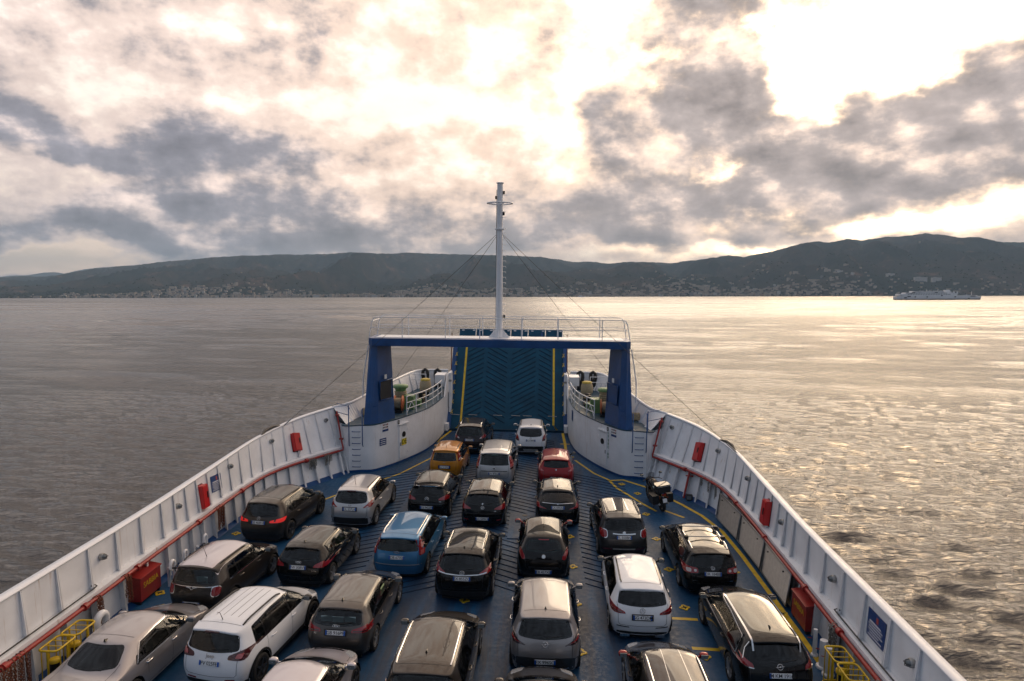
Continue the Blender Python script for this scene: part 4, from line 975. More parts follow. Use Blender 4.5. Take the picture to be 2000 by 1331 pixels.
def in_poly(P, x, y):
    r = False; j = len(P)-1
    for i in range(len(P)):
        if (P[i][1] > y) != (P[j][1] > y) and x < (P[j][0]-P[i][0])*(y-P[i][1])/(P[j][1]-P[i][1])+P[i][0]: r = not r
        j = i
    return r
def inset(P, d):
    cx = sum(q[0] for q in P)/len(P); cy = sum(q[1] for q in P)/len(P); w = max(abs(q[0]-cx) for q in P); h = max(abs(q[1]-cy) for q in P)
    return [(cx+(q[0]-cx)*(1-d/w), cy+(q[1]-cy)*(1-d/h)) for q in P]
def car_cage(c):
    """control cage of the painted shell; y = 0 at the rear bumper, y = L at the nose"""
    L, W, H = c['L'], c['W'], c['H']; w = W/2; belt = c.get('belt', 0.62*H); wr = c.get('roofw', 0.66)*w
    hoodz = c.get('hood', belt-0.06); nose = c.get('nose', 0.70*belt+.02); cowl = c['cowl']; rtop = c['rtop']; rglass = c['rglass']; ftop = c.get('ftop', cowl-0.78)
    tail = c.get('tail', 0.0); deckz = c.get('deckz', belt+.06); rbelt = c.get('rbelt', belt+0.04); gc = c.get('ground', 0.2)
    V = []; F = []; CR = {}
    def v(x, y, z): V.append((x, y, z)); return len(V)-1
    # side rows at column positions; x multiplier follows the plan taper
    def plan(y):
        a = np.interp(y, [0, 0.10, 0.5, 1.1, L*0.55, L-1.0, L-0.45, L-0.12, L], [0.86, 0.925, 0.975, 1.0, 1.0, 0.985, 0.93, 0.80, 0.66]); return w*float(a)
    ysd = [None, tail if tail else 0.62, rtop+0.55 if not tail else rglass+.55, L*0.52, cowl, L-0.62, None]
    if tail: ysd = [None, tail*0.55, tail, L*0.36, L*0.53, cowl, L-0.62, None]
    nC = len(ysd); cD = 2 if tail else 0; cA = nC-3
    rows_z = lambda y: [gc+0.02, 0.30*belt+0.22, 0.78*belt+.02, float(np.interp(y, [0, L*.3, cowl, L-.6, L], [rbelt if not tail else deckz, belt+.01, hoodz+0.03, nose+.06, nose]))]
    rx = [0.93, 1.0, 0.995, 0.955]
    rear_y = c.get('rear', [0.10, 0.0, 0.03, 0.12]); front_y = [L-0.10, L-0.02, L-0.05, L-0.22]
    fx = [0.80, 0.78, 0.76, 0.74]; bx_ = c.get('rearx', [0.83, 0.90, 0.91, 0.87])
    sideR = [[None]*nC for _ in range(4)]; sideL = [[None]*nC for _ in range(4)]
    for r in range(4):
        for k in range(nC):
            if k == 0: y = rear_y[r]; x = w*bx_[r]; z = rows_z(0)[r]; y += 0.10
            elif k == nC-1: y = front_y[r]-0.16; x = w*fx[r]; z = [gc+.04, 0.46, 0.60*belt+.08, nose][r]
            else: y = ysd[k]; x = plan(y)*rx[r]; z = rows_z(y)[r]
            sideR[r][k] = v(x, y, z); sideL[r][k] = v(-x, y, z)
    fr = [0.72, 0.36, 0.0]
    def cross(iR, iL, dy, dz, xs=1.0):
        """seven points from right to left across the car between two corner vertices"""
        x, y, z = V[iR]; out = [iR]
        for f in fr: out.append(v(x*f*xs, y+dy*(1-f*f), z+dz*(1-f*f)))
        for f in fr[:2][::-1]: out.append(v(-x*f*xs, y+dy*(1-f*f), z+dz*(1-f*f)))
        return out+[iL]
    def crease(a, b, s): CR[(min(a, b), max(a, b))] = s
    def strip(A, B, s=None):
        for i in range(6): F.append((A[i], A[i+1], B[i+1], B[i]))
    for sd, S in ((1, sideR), (-1, sideL)):
        for r in range(3):
            for k in range(nC-1):
                f = (S[r][k], S[r][k+1], S[r+1][k+1], S[r+1][k]); F.append(f if sd > 0 else f[::-1])
        for k in range(nC-1): crease(S[3][k], S[3][k+1], 0.45 if cD <= k else .5); crease(S[0][k], S[0][k+1], .6)
        for k in range(nC-1): crease(S[2][k], S[2][k+1], c.get('shoulder', 0.28))
    rear = [cross(sideR[r][0], sideL[r][0], -0.10, 0.0 if r < 3 else .02) for r in range(4)]
    for r in range(3): strip(rear[r+1], rear[r])
    front = [cross(sideR[r][-1], sideL[r][-1], 0.16, 0.0 if r < 3 else 0.03) for r in range(4)]
    for r in range(3): strip(front[r], front[r+1])
    # roof
    roofcols = list(range(cD, cA+1)); rt = []
    zr = H-0.075
    ry = [rtop]+[ysd[k] for k in roofcols[1:-1]]+[ftop]
    dz0 = c.get('rdrop', 0.05)
    for n, (k, y) in enumerate(zip(roofcols, ry)):
        f = n/(len(ry)-1); z = zr-(dz0 if n == 0 else 0)-(0.055 if n == len(ry)-1 else 0); xx = wr*(0.93 if n == 0 else 1.0 if n < len(ry)-1 else .95)
        a = v(xx, y, z); b = v(-xx, y, z); rt.append(cross(a, b, -0.05 if n == 0 else (0.10 if n == len(ry)-1 else 0), 0.075 if n else 0.06))
    for A, B in zip(rt, rt[1:]): strip(A, B)
    for A, B in zip(rt, rt[1:]): crease(A[0], B[0], .35); crease(A[6], B[6], .35)
    # rear screen: top edge tucked under the trailing edge of the roof
    gx = c.get('gtx', 0.97)
    lip = c.get('lip', 0.0)
    base = rear[3] if not tail else cross(sideR[3][cD], sideL[3][cD], -0.10, .03)
    if lip > 0:
        x, y, z = V[rt[0][0]]
        low = [v(V[i][0]*0.985, V[i][1]+0.0, V[i][2]-0.045) for i in rt[0]]; gt = [v(V[i][0]*gx, V[i][1]+lip, V[i][2]-0.05) for i in rt[0]]
        strip(rt[0], low); strip(low, gt); strip(gt, base)
        for i in range(6): crease(rt[0][i], rt[0][i+1], .8); crease(low[i], low[i+1], .8); crease(gt[i], gt[i+1], .5)
    else:
        low = gt = None; strip(rt[0], base)
        for i in range(6): crease(rt[0][i], rt[0][i+1], .5)
    for i in range(6): crease(base[i], base[i+1], .35)
    for sd, S, e in ((1, sideR, 0), (-1, sideL, 6)):
        for n in range(len(roofcols)-1):
            k = roofcols[n]; f = [S[3][k], S[3][k+1], rt[n+1][e], rt[n][e]]
            if n == 0 and gt: f += [low[e], gt[e]]
            F.append(tuple(f) if sd > 0 else tuple(f[::-1]))
    cowlrow = cross(sideR[3][cA], sideL[3][cA], 0.16, 0.035); strip(rt[-1], cowlrow)
    mid = cross(sideR[3][cA+1], sideL[3][cA+1], 0.06, 0.075); strip(cowlrow, mid); strip(mid, front[3])
    for i in range(6): crease(cowlrow[i], cowlrow[i+1], .3)
    if tail:
        prev = rear[3]
        for k in range(1, cD):
            cr = cross(sideR[3][k], sideL[3][k], -.06, 0.05); strip(cr, prev); prev = cr
        strip(base, prev)
        for i in range(6): crease(rear[3][i], rear[3][i+1], .6)
    return V, F, CR, dict(w=w, wr=wr, belt=belt, zr=zr, ftop=ftop, plan=plan, roofcols=ry)

def make_shells(specs):
    """subdivide all cages in one evaluation"""
    obs = []
    for c in specs:
        V, F, CR, info = car_cage(c)
        me = bpy.data.meshes.new('cage'); me.from_pydata(V, [], F); me.update()
        att = me.attributes.new('crease_edge', 'FLOAT', 'EDGE')
        for e in me.edges:
            k = (min(e.vertices), max(e.vertices)); att.data[e.index].value = CR.get(k, 0.0)
        bmx = bmesh.new(); bmx.from_mesh(me); bmesh.ops.recalc_face_normals(bmx, faces=bmx.faces); bmx.to_mesh(me); bmx.free()
        o = bpy.data.objects.new('cage', me); COL.objects.link(o); md = o.modifiers.new('s', 'SUBSURF'); md.levels = 3; md.render_levels = 3
        c['info'] = info; obs.append(o)
    dg = bpy.context.evaluated_depsgraph_get(); dg.update()
    for c, o in zip(specs, obs):
        me = bpy.data.meshes.new_from_object(o.evaluated_get(dg)); n = len(me.vertices)
        co = np.empty(n*3); me.vertices.foreach_get('co', co); co = co.reshape(-1, 3)
        c['co'] = co; c['faces'] = [tuple(p.vertices) for p in me.polygons]
        bpy.data.objects.remove(o); bpy.data.meshes.remove(me)
        # bring the smoothed shell back to its true length, width and height
        co[:, 0] *= (c['W']/2)/np.abs(co[:, 0]).max()
        co[:, 1] = (co[:, 1]-co[:, 1].min())/(np.ptp(co[:, 1]))*c['L']
        zmax = co[:, 2].max(); zb = c['info']['belt']; up = co[:, 2] > zb*0.8
        co[up, 2] = zb*0.8+(co[up, 2]-zb*0.8)*((c['H']-zb*0.8)/(zmax-zb*0.8))

def clip_poly(P, axis, lim, keep_less):
    out = []
    for i in range(len(P)):
        a, b = P[i], P[(i+1) % len(P)]; ia = (a[axis] <= lim) == keep_less; ib = (b[axis] <= lim) == keep_less
        if ia: out.append(a)
        if ia != ib and abs(b[axis]-a[axis]) > 1e-9:
            f = (lim-a[axis])/(b[axis]-a[axis]); q = [a[0]+(b[0]-a[0])*f, a[1]+(b[1]-a[1])*f]; out.append(tuple(q))
    return out
def round_poly(P, r, n=4):
    """round the corners of a polygon"""
    out = []; N = len(P)
    for i in range(N):
        p0, p, p1 = (Vector((*P[(i+k) % N], 0)) for k in (-1, 0, 1))
        a, b = p0-p, p1-p; d = min(r, a.length*.45, b.length*.45)
        A, B = p+a.normalized()*d, p+b.normalized()*d
        for k in range(n+1):
            f = k/n; q = A*(1-f)**2+p*2*f*(1-f)+B*f*f; out.append((q.x, q.y))
    return out

class Car:
    def __init__(s, c, x, y, yaw, label, group='cars parked in lanes on the ferry deck'):
        s.c = c; s.i = c['info']; s.col = c['paint']
        s.bvh = None
        s.t = thing('parked_car', label, 'car', (x, y, 0.0), -radians(yaw), group)
        s.body()
    # ---- shell with wheel openings
    def body(s):
        c = s.c; co = c['co'].copy(); r = c.get('wheel', 0.32); R = r+0.055; s.r = r; s.R = R
        s.axles = (c['ra'], c['ra']+c['wb'])
        s.bvh = BVHTree.FromPolygons([tuple(p) for p in co], c['faces'])
        faces = c['faces']; inside = np.zeros(len(co), bool); W2 = c['W']/2
        for ya in s.axles:
            d = np.hypot(co[:, 1]-ya, co[:, 2]-r*1.02); m = (np.abs(co[:, 0]) > W2*0.62) & (d < R*1.30)
            ins = m & (d < R); inside |= ins
        keep = [f for f in faces if not all(inside[i] for i in f)]
        used = set(i for f in keep for i in f)
        for ya in s.axles:
            for i in used:
                if inside[i]:
                    dy, dz = co[i, 1]-ya, co[i, 2]-r*1.02; d = math.hypot(dy, dz)
                    if 1e-4 < d < R: co[i, 1] = ya+dy/d*R; co[i, 2] = r*1.02+dz/d*R
        s.shell = (co, keep); s.openings = []
        u = MB(); W = c['W']
        u.box(0, c['L']/2, r*0.95, W*0.70, c['L']*0.90, r*1.3); u.build('underbody', 'trim_black', s.t)
        for ya in s.axles:
            for sd in (1, -1):
                ar = MB(); prof = []
                for k in range(17):
                    a = pi*k/16; prof.append((ya+R*cos(a), r*1.02+R*sin(a)))
                vs = [(sd*(W2*.985), p[0], p[1]) for p in prof]+[(sd*W2*.62, p[0], p[1]) for p in prof]
                ar.add(vs, [(k, k+1, 17+k+1, 17+k) for k in range(16)]); ar.build('wheel_arch_liner', 'trim_black', s.t)
        s.wheels()
    def finish(s):
        co, keep = s.shell; L = s.c['L']; cut = np.zeros(len(co), bool)
        for mode, sd, P in s.openings:
            for i, (x, y, z) in enumerate(co):
                if z < 0.7: continue
                if mode == 'rear': ok = y < L*.42 and in_poly(P, x, z)
                elif mode == 'front': ok = y > L*.45 and in_poly(P, x, z)
                else: ok = x*sd > 0.35 and in_poly(P, y, z)
                if ok: cut[i] = True
        keep = [f for f in keep if not any(cut[i] for i in f)]
        MB().add(co, keep, True).build('body', s.col, s.t)
        s.cabin()
    def cabin(s):
        c = s.c; W = c['W']; sm = 'seat_grey' if c['paint'] in ('car_white', 'car_light_grey', 'car_champagne', 'car_lilac') else 'seat_cloth'; b = s.i['belt']
        yf = c['cowl']-1.32; yr = max(c['cowl']-2.25, c['rtop']+.75); R = Matrix.Rotation(.22, 3, 'X')
        for x in (-W*.2, W*.2):
            o = MB().box(x, yf-.08, .78, .50, .14, .62, R).box(x, yf+.22, .50, .50, .52, .16).build('seat', sm, s.t)
            MB().box(x, yf-.17, b+.16, .26, .09, .19, R).build('headrest', sm, o)
        o = MB().box(0, yr-.10, .78, W*.70, .14, .60, R).box(0, yr+.2, .50, W*.70, .5, .16).build('rear_bench', sm, s.t)
        for x in (-W*.22, 0, W*.22): MB().box(x, yr-.18, b+.14, .24, .08, .15, R).build('headrest', sm, o)
        MB().box(0, c['cowl']-.18, b-.12, W*.74, .42, .22).build('dashboard', 'dash_black', s.t)
        MB().tube([(-W*.2+.18*cos(k*pi/8), c['cowl']-.50+.06*sin(k*pi/8), b-.06+.17*sin(k*pi/8)) for k in range(16)], .016, 5, closed=True).build('steering_wheel', 'dash_black', s.t)
        y0 = c['rtop']+.12 if not c.get('tail') else c['tail']+.1
        MB().box(0, (y0+yr-.2)/2, b-.07, W*.68, max(.1, yr-.2-y0), .03).build('parcel_shelf', 'dash_black', s.t)
    def wheels(s):
        c = s.c; r = s.r
        key = ('wheel', c.get('rim', 'alloy'), c.get('spokes', 5))
        if key not in WCACHE:
            wd = 0.21; Q = Matrix.Rotation(pi/2, 4, 'Y')
            ty = MB(); ty.lathe([(0.66, -wd/2*.8/.32), (0.80, -wd/2/.32), (0.95, -wd/2/.32*.98), (1.0, -wd/2/.32*.75), (1.0, wd/2/.32*.75), (0.95, wd/2/.32*.98), (0.80, wd/2/.32), (0.66, wd/2*.8/.32)], 26, Q)
            tm = ty.mesh('tyre', 'tyre')
            rm = MB(); z = wd/2/.32
            rm.lathe([(0.70, z*.86), (0.66, z*.90), (0.62, z*.62), (0.60, z*.25)], 26, Q); rm.disc((z*.70, 0, 0), (1, 0, 0), 0.15, .06, 12)
            n = c.get('spokes', 5)
            for k in range(n):
                a = 2*pi*k/n; d = Vector((0, cos(a), sin(a))); e = Vector((0, -sin(a), cos(a))); X = Vector((1, 0, 0))
                rm.slab(d*.1-e*.07+X*z*.66, d*.64-e*.045+X*z*.78, d*.64+e*.045+X*z*.78, d*.1+e*.07+X*z*.66, .09)
            rmm = rm.mesh('rim', c.get('rim', 'alloy'))
            hb = MB().disc((z*.22, 0, 0), (1, 0, 0), 0.62, .02, 24).mesh('brake_disc', 'dark_metal')
            WCACHE[key] = (tm, rmm, hb)
        tm, rmm, hb = WCACHE[key]
        for ya in s.axles:
            for sd in (1, -1):
                w = put('wheel', tm, s.t, (sd*(c['W']/2-0.125), ya, r)); w.scale = (r, r, r)
                if sd < 0: w.rotation_euler = (0, 0, pi)
                put('rim', rmm, w); put('brake_disc', hb, w)
    # ---- casting helpers
    def cast(s, o, d):
        h = s.bvh.ray_cast(Vector(o), Vector(d))
        return (h[0], h[1]) if h[0] is not None else (None, None)
    def rear_pt(s, x, z): return s.cast((x, -2, z), (0, 1, 0))
    def patch(s, name, m, poly, mode, off=0.006, sp=0.09, rnd=0.0, parent=None, sd=1, skirt=0.012, build=True, holes=()):
        """lay a polygon on the shell. mode 'rear': (x,z) seen from behind; 'side': (y,z) seen from the side; 'top': (x,y); 'front': (x,z)"""
        if rnd: poly = round_poly(poly, rnd)
        P = []
        N = len(poly)
        for i in range(N):
            a, b = Vector((*poly[i], 0)), Vector((*poly[(i+1) % N], 0)); k = max(1, int((b-a).length/sp))
            for j in range(k): q = a.lerp(b, j/k); P.append((q.x, q.y))
        nb = len(P); xs = [p[0] for p in P]; ys = [p[1] for p in P]
        x = min(xs)+sp*.5
        def inside(px, py):
            r = False; j = nb-1
            for i in range(nb):
                if (P[i][1] > py) != (P[j][1] > py) and px < (P[j][0]-P[i][0])*(py-P[i][1])/(P[j][1]-P[i][1])+P[i][0]: r = not r
                j = i
            return r
        G = list(P)
        while x < max(xs):
            y = min(ys)+sp*.5
            while y < max(ys):
                if inside(x, y) and min((x-p[0])**2+(y-p[1])**2 for p in P) > (sp*.45)**2: G.append((x, y))
                y += sp
            x += sp
        ed = []
        for h in holes:
            k0 = len(G); G += [tuple(q) for q in h]; ed += [(k0+j, k0+(j+1) % len(h)) for j in range(len(h))]
        res = geometry.delaunay_2d_cdt([Vector(g) for g in G], ed, [list(range(nb))], 1, 1e-6)
        vv, ff = res[0], res[2]; pts = []; bad = 0
        if holes:
            ctr = lambda f: (sum(vv[i][0] for i in f)/len(f), sum(vv[i][1] for i in f)/len(f))
            ff = [f for f in ff if not any(in_poly(h, *ctr(f)) for h in holes)]
        for q in vv:
            if mode == 'rear': o, d = (q[0], -2, q[1]), (0, 1, 0)
            elif mode == 'front': o, d = (q[0], s.c['L']+2, q[1]), (0, -1, 0)
            elif mode == 'side': o, d = (sd*3, q[0], q[1]), (-sd, 0, 0)
            else: o, d = (q[0], q[1], 4), (0, 0, -1)
            p, n = s.cast(o, d)
            if p is None:
                p, n, _, _ = s.bvh.find_nearest(Vector((q[0], 0.1, q[1])) if mode == 'rear' else Vector((q[0], s.c['L']-.1, q[1])) if mode == 'front' else Vector((sd*s.c['W']/2, q[0], q[1])) if mode == 'side' else Vector((q[0], q[1], s.c['H'])))
            if n.dot(Vector(d)) > 0: n = -n
            pts.append((p+n*off, n))
        mb = MB(); fs = []
        dv = Vector((0, 1, 0)) if mode == 'rear' else Vector((0, -1, 0)) if mode == 'front' else Vector((-sd, 0, 0)) if mode == 'side' else Vector((0, 0, -1))
        for f in ff:
            a, b, c_ = (pts[i][0] for i in f[:3])
            fs.append(tuple(f) if (b-a).cross(c_-a).dot(dv) < 0 else tuple(f[::-1]))
        mb.add([p for p, n in pts], fs, True)
        # skirt round the edge
        cnt = {}
        for f in fs:
            for i in range(len(f)): e = (f[i], f[(i+1) % len(f)]); cnt[e] = 1
        edge = [e for e in cnt if (e[1], e[0]) not in cnt]
        vs = []; qf = []
        for a, b in edge:
            k = len(vs); vs += [pts[a][0], pts[b][0], pts[b][0]-pts[b][1]*(off+skirt), pts[a][0]-pts[a][1]*(off+skirt)]; qf.append((k+1, k, k+3, k+2))
        mb.add(vs, qf)
        return mb.build(name, m, parent or s.t) if build else mb
    def line(s, name, m, pts, mode, w=0.012, off=0.003, sd=1, parent=None, mb=None, step=0.07):
        """thin strip following the shell along a polyline"""
        P = []
        for a, b in zip(pts, pts[1:]):
            a, b = Vector((*a, 0)), Vector((*b, 0)); k = max(1, int((b-a).length/step)); P += [a.lerp(b, j/k) for j in range(k)]
        P.append(Vector((*pts[-1], 0)))
        mb = mb if mb is not None else MB(); row = []
        for q in P:
            o, d = {'rear': ((q.x, -2, q.y), (0, 1, 0)), 'side': ((sd*3, q.x, q.y), (-sd, 0, 0)), 'top': ((q.x, q.y, 4), (0, 0, -1)), 'front': ((q.x, s.c['L']+2, q.y), (0, -1, 0))}[mode]
            p, n = s.cast(o, d)
            if p is None: continue
            if n.dot(Vector(d)) > 0: n = -n
            row.append((p+n*off, n))
        vs = []
        for i, (p, n) in enumerate(row):
            dd = row[min(i+1, len(row)-1)][0]-row[max(i-1, 0)][0]
            if dd.length < 1e-6: dd = Vector((0, 0, 1))
            t = n.cross(dd.normalized())*w/2; vs += [p-t, p+t]
        mb.add(vs, [(2*i, 2*i+2, 2*i+3, 2*i+1) for i in range(len(row)-1)], True)
        if name: return mb.build(name, m, parent or s.t)
    def tube_on(s, name, m, pts, mode, r, lift, n=6, parent=None, sd=1):
        P = []
        for q in pts:
            o, d = {'rear': ((q[0], -2, q[1]), (0, 1, 0)), 'side': ((sd*3, q[0], q[1]), (-sd, 0, 0)), 'top': ((q[0], q[1], 4), (0, 0, -1))}[mode]
            p, nn = s.cast(o, d)
            if p is None: continue
            P.append(p+Vector((0, 0, lift)) if mode == 'top' else p-Vector(d)*lift)
        if len(P) > 1: return MB().tube(P, r, n).build(name, m, parent or s.t)
    # ---- kit of parts
    def glass(s):
        c = s.c; i = s.i; W = c['W']; g = c.get('glass', 'window_glass'); L = c['L']
        # rear screen
        rw = c['rwin']                        # (half width bottom, half width top, z bottom, z top[, corner radius, dip])
        hb, ht, z0, z1 = rw[:4]; rr = rw[4] if len(rw) > 4 else 0.06; dip = rw[5] if len(rw) > 5 else 0.03
        poly = [(-hb, z0+dip), (-hb*.5, z0+dip*.25), (0, z0), (hb*.5, z0+dip*.25), (hb, z0+dip), (ht, z1-.012), (ht*.5, z1), (-ht*.5, z1), (-ht, z1-.012)]
        poly = [poly[0], poly[1], poly[2], poly[3], poly[4], poly[5], poly[6], poly[7], poly[8]]
        P = round_poly(poly, rr, 3)
        s.patch('rear_window_seal', 'gloss_black', [(x*1.035, (z0+z1)/2+(z-(z0+z1)/2)*1.06) for x, z in P], 'rear', 0.003, 0.08, holes=[inset(P, .035)]); s.openings.append(('rear', 1, inset(P, .035)))
        rwo = s.patch('rear_window', c.get('rglass_m', g), P, 'rear', 0.008, 0.08)
        if c.get('wiper', True):
            a, na = s.rear_pt(0.02, z0+.03); b, nb = s.rear_pt(hb*.62, z0+.07)
            if a is not None and b is not None: MB().tube([a+na*.03, a.lerp(b, .5)+na*.035, b+nb*.03], 0.011, 5).build('wiper', 'trim_black', s.t)
        if c.get('brake_light'):
            p, n = s.rear_pt(0, c['H']-.10)
            if p is not None: put('brake_light', MB().box(0, 0, 0, .36, .05, .03).mesh('brake_light', 'lamp_dark_red'), s.t, p+Vector((0, -.005, 0)))
        # windscreen, from the front
        zb, zt = i['belt']+0.07, c['H']-0.12
        ws = [(-W*.40, zb), (W*.40, zb), (i['wr']*.84, zt), (-i['wr']*.84, zt)]; s.patch('windscreen', g, ws, 'front', 0.006, 0.12, 0.06); s.openings.append(('front', 1, inset(ws, .06)))
        # side glass
        zs = c.get('dlo'); 
        y0, y1, y2, y3 = zs['rb'], zs['fb'], zs['ft'], zs['rt']; zb0, zb1 = zs.get('zb', (i['belt']+.05, i['belt']+.03)); zt0, zt1 = zs.get('zt', (c['H']-.19, c['H']-.16))
        full = [(y0, zb0), (y1, zb1), (y2, zt1), ((y2+y3)/2, max(zt0, zt1)+.02), (y3, zt0)]
        for sd in (1, -1):
            cuts = [-9]+list(zs['pillars'])+[99]; panes = []
            for a, b in zip(cuts, cuts[1:]):
                P = clip_poly(clip_poly(full, 0, a+.028, False), 0, b-.028, True)
                if len(P) >= 3: panes.append(round_poly(P, .035, 3))
            hl = [inset(P, .028) for P in panes if max(q[0] for q in P)-min(q[0] for q in P) > .15]; s.openings += [('side', sd, h) for h in hl]
            s.patch('window_surround', 'gloss_black', round_poly([(y0-.04, zb0-.03), (y1+.07, zb1-.03), (y2+.0, zt1+.025), ((y2+y3)/2, max(zt0, zt1)+.045), (y3-.03, zt0+.025)], .05, 3), 'side', 0.003, 0.12, sd=sd, holes=hl)
            cuts = [-9]+list(zs['pillars'])+[99]
            for a, b in zip(cuts, cuts[1:]):
                P = clip_poly(clip_poly(full, 0, a+.028, False), 0, b-.028, True)
                if len(P) >= 3: s.patch('side_window', c.get('sglass', g) if b < 90 else g, round_poly(P, .035, 3), 'side', 0.007, 0.12, sd=sd)
            if c.get('chrome_line'):
                s.line('window_trim', 'chrome', [(y1+.05, zb1-.035), (y0-.03, zb0-.035)]+([(y3-.05, zt0+.03)] if c['chrome_line'] > 1 else []), 'side', .022, .010, sd)
                if c['chrome_line'] > 2: s.line('window_trim', 'chrome', [(y3-.05, zt0+.03), ((y2+y3)/2, max(zt0, zt1)+.055), (y2, zt1+.035), (y1+.05, zb1-.03)], 'side', .02, .010, sd)
    def gaps(s):
        c = s.c; i = s.i; mb = MB(); L = c['L']; z = s.c['dlo']
        hb, ht, z0, z1 = c['rwin'][:4]; gate = c.get('gate', (hb*1.0, 0.52))
        for sd in (1, -1):
            s.line(None, None, [(sd*(hb*1.06), z0+.06), (sd*gate[0]*1.02, z0-.08), (sd*gate[0], gate[1]+.06), (sd*(gate[0]-.06), gate[1]), (0, gate[1]-.015)], 'rear', .010, .003, mb=mb)
            yb = z['pillars'][-1]; zb = i['belt']
            for y, z0_, in ((yb, .28), (z['fb']+.02, .28), (z['pillars'][0]+.02 if len(z['pillars']) > 1 else z['rb']+.08, .55)): s.line(None, None, [(y, zb+.02), (y+.0, z0_)], 'side', .010, .003, sd, mb=mb)
            s.line(None, None, [(c['ra']+s.R+.05, .30), (c['ra']+c['wb']-s.R-.05, .30)], 'side', .012, .003, sd, mb=mb)
            s.line(None, None, [(sd*c['W']*.40, i['ftop']+.95), (sd*c['W']*.36, L-.45)], 'top', .012, .003, mb=mb)
        s.line(None, None, [(-i['wr']*.85, c['rtop']+c.get('spoil', .26)), (0, c['rtop']+c.get('spoil', .26)-.03), (i['wr']*.85, c['rtop']+c.get('spoil', .26))], 'top', .010, .003, mb=mb)
        mb.build('panel_gap', 'trim_black', s.t)['kind'] = 'stuff'
        for sd in (1, -1):
            for y in (z['pillars'][-1]+.10, z['pillars'][-1]-.92 if not c.get('two_door') else None):
                if y is None: continue
                p, n = s.cast((sd*3, y, i['belt']-.10), (-sd, 0, 0))
                if p is not None: MB().tube([p+n*.0+Vector((0, -.10, 0)), p+n*.035+Vector((0, -.08, 0)), p+n*.035+Vector((0, .08, 0)), p+Vector((0, .10, 0))], .015, 6, flat=1.3).build('door_handle', c.get('handle', s.col), s.t)
    def mirrors(s):
        c = s.c; z = c['dlo']; i = s.i
        for sd in (1, -1):
            y = z['fb']-.14; p, n = s.cast((sd*3, y, i['belt']+.03), (-sd, 0, 0))
            if p is None: continue
            ctr = p+Vector((sd*.15, .0, .045)); mb = MB(); n1, n2 = 10, 8; vs = []; fs = []
            for a in range(n2+1):
                for b in range(n1):
                    u = pi*a/n2; v = 2*pi*b/n1; sg = lambda q, e: math.copysign(abs(q)**e, q)
                    vs.append(ctr+Vector((sg(sin(u)*cos(v), .7)*.115, sg(cos(u), .8)*.085+.0, sg(sin(u)*sin(v), .7)*.075)))
            for a in range(n2):
                for b in range(n1): fs.append((a*n1+b, a*n1+(b+1) % n1, (a+1)*n1+(b+1) % n1, (a+1)*n1+b))
            mb.add(vs, fs, True); mb.tube([p-Vector((sd*.02, 0, 0)), ctr-Vector((sd*.06, 0, .03))], .03, 6)
            mo = mb.build('mirror', c.get('mirror', s.col), s.t)
            MB().box(ctr.x, ctr.y-.078, ctr.z, .165, .012, .105).build('mirror_glass', 'lamp_glass', mo)
    def lamps(s):
        for nm, m, poly, rr in s.c['lamps']:
            for sd in (1, -1):
                P = [(x*sd, z) for x, z in poly]; s.patch(nm, m, P if sd > 0 else P[::-1], 'rear', 0.004 if nm == 'lamp_bezel' else 0.012 if nm == 'tail_light' else 0.018, 0.05, rr)
        W = s.c['W']; nz = 0.62*s.i['belt']+.06
        for sd in (1, -1):
            P = [(sd*W*.24, nz), (sd*W*.40, nz+.03), (sd*W*.41, nz+.15), (sd*W*.26, nz+.10)]; s.patch('headlight', 'headlamp', P, 'front', .01, .07, .03)
        s.patch('grille', 'gloss_black', [(-W*.2, nz-.05), (W*.2, nz-.05), (W*.22, nz+.08), (-W*.22, nz+.08)], 'front', .008, .1, .03)
    def plate(s, txt, x, z, style='it', rec=True):
        if txt is None: return
        p, n = s.rear_pt(x, z)
        if p is None: return
        n = n if n.y < 0 else -n; n = Vector((0, -1, max(0.0, min(.3, n.z)))).normalized()
        F = frame_mat(p+n*.02, n)
        if rec: 
            R = put('plate_recess', MB().box(0, 0, -.012, .60, .17, .012).mesh('plate_recess', s.c.get('recess', 'trim_black')), s.t); R.matrix_local = F
        P = put('number_plate', MB().box(0, 0, 0, .52, .115, .014).mesh('number_plate', 'plate_white'), s.t); P.matrix_local = F
        for xx in ((-.24, .24) if style == 'it' else (-.24,)): put('plate_band', MB().box(xx, 0, .003, .044, .114, .014).mesh('plate_band', 'plate_blue'), P)
        put('plate_text', text_mesh(txt, .125, 'ink_black', .001, 0.92), P, (0 if style == 'it' else .02, -.004, .010))
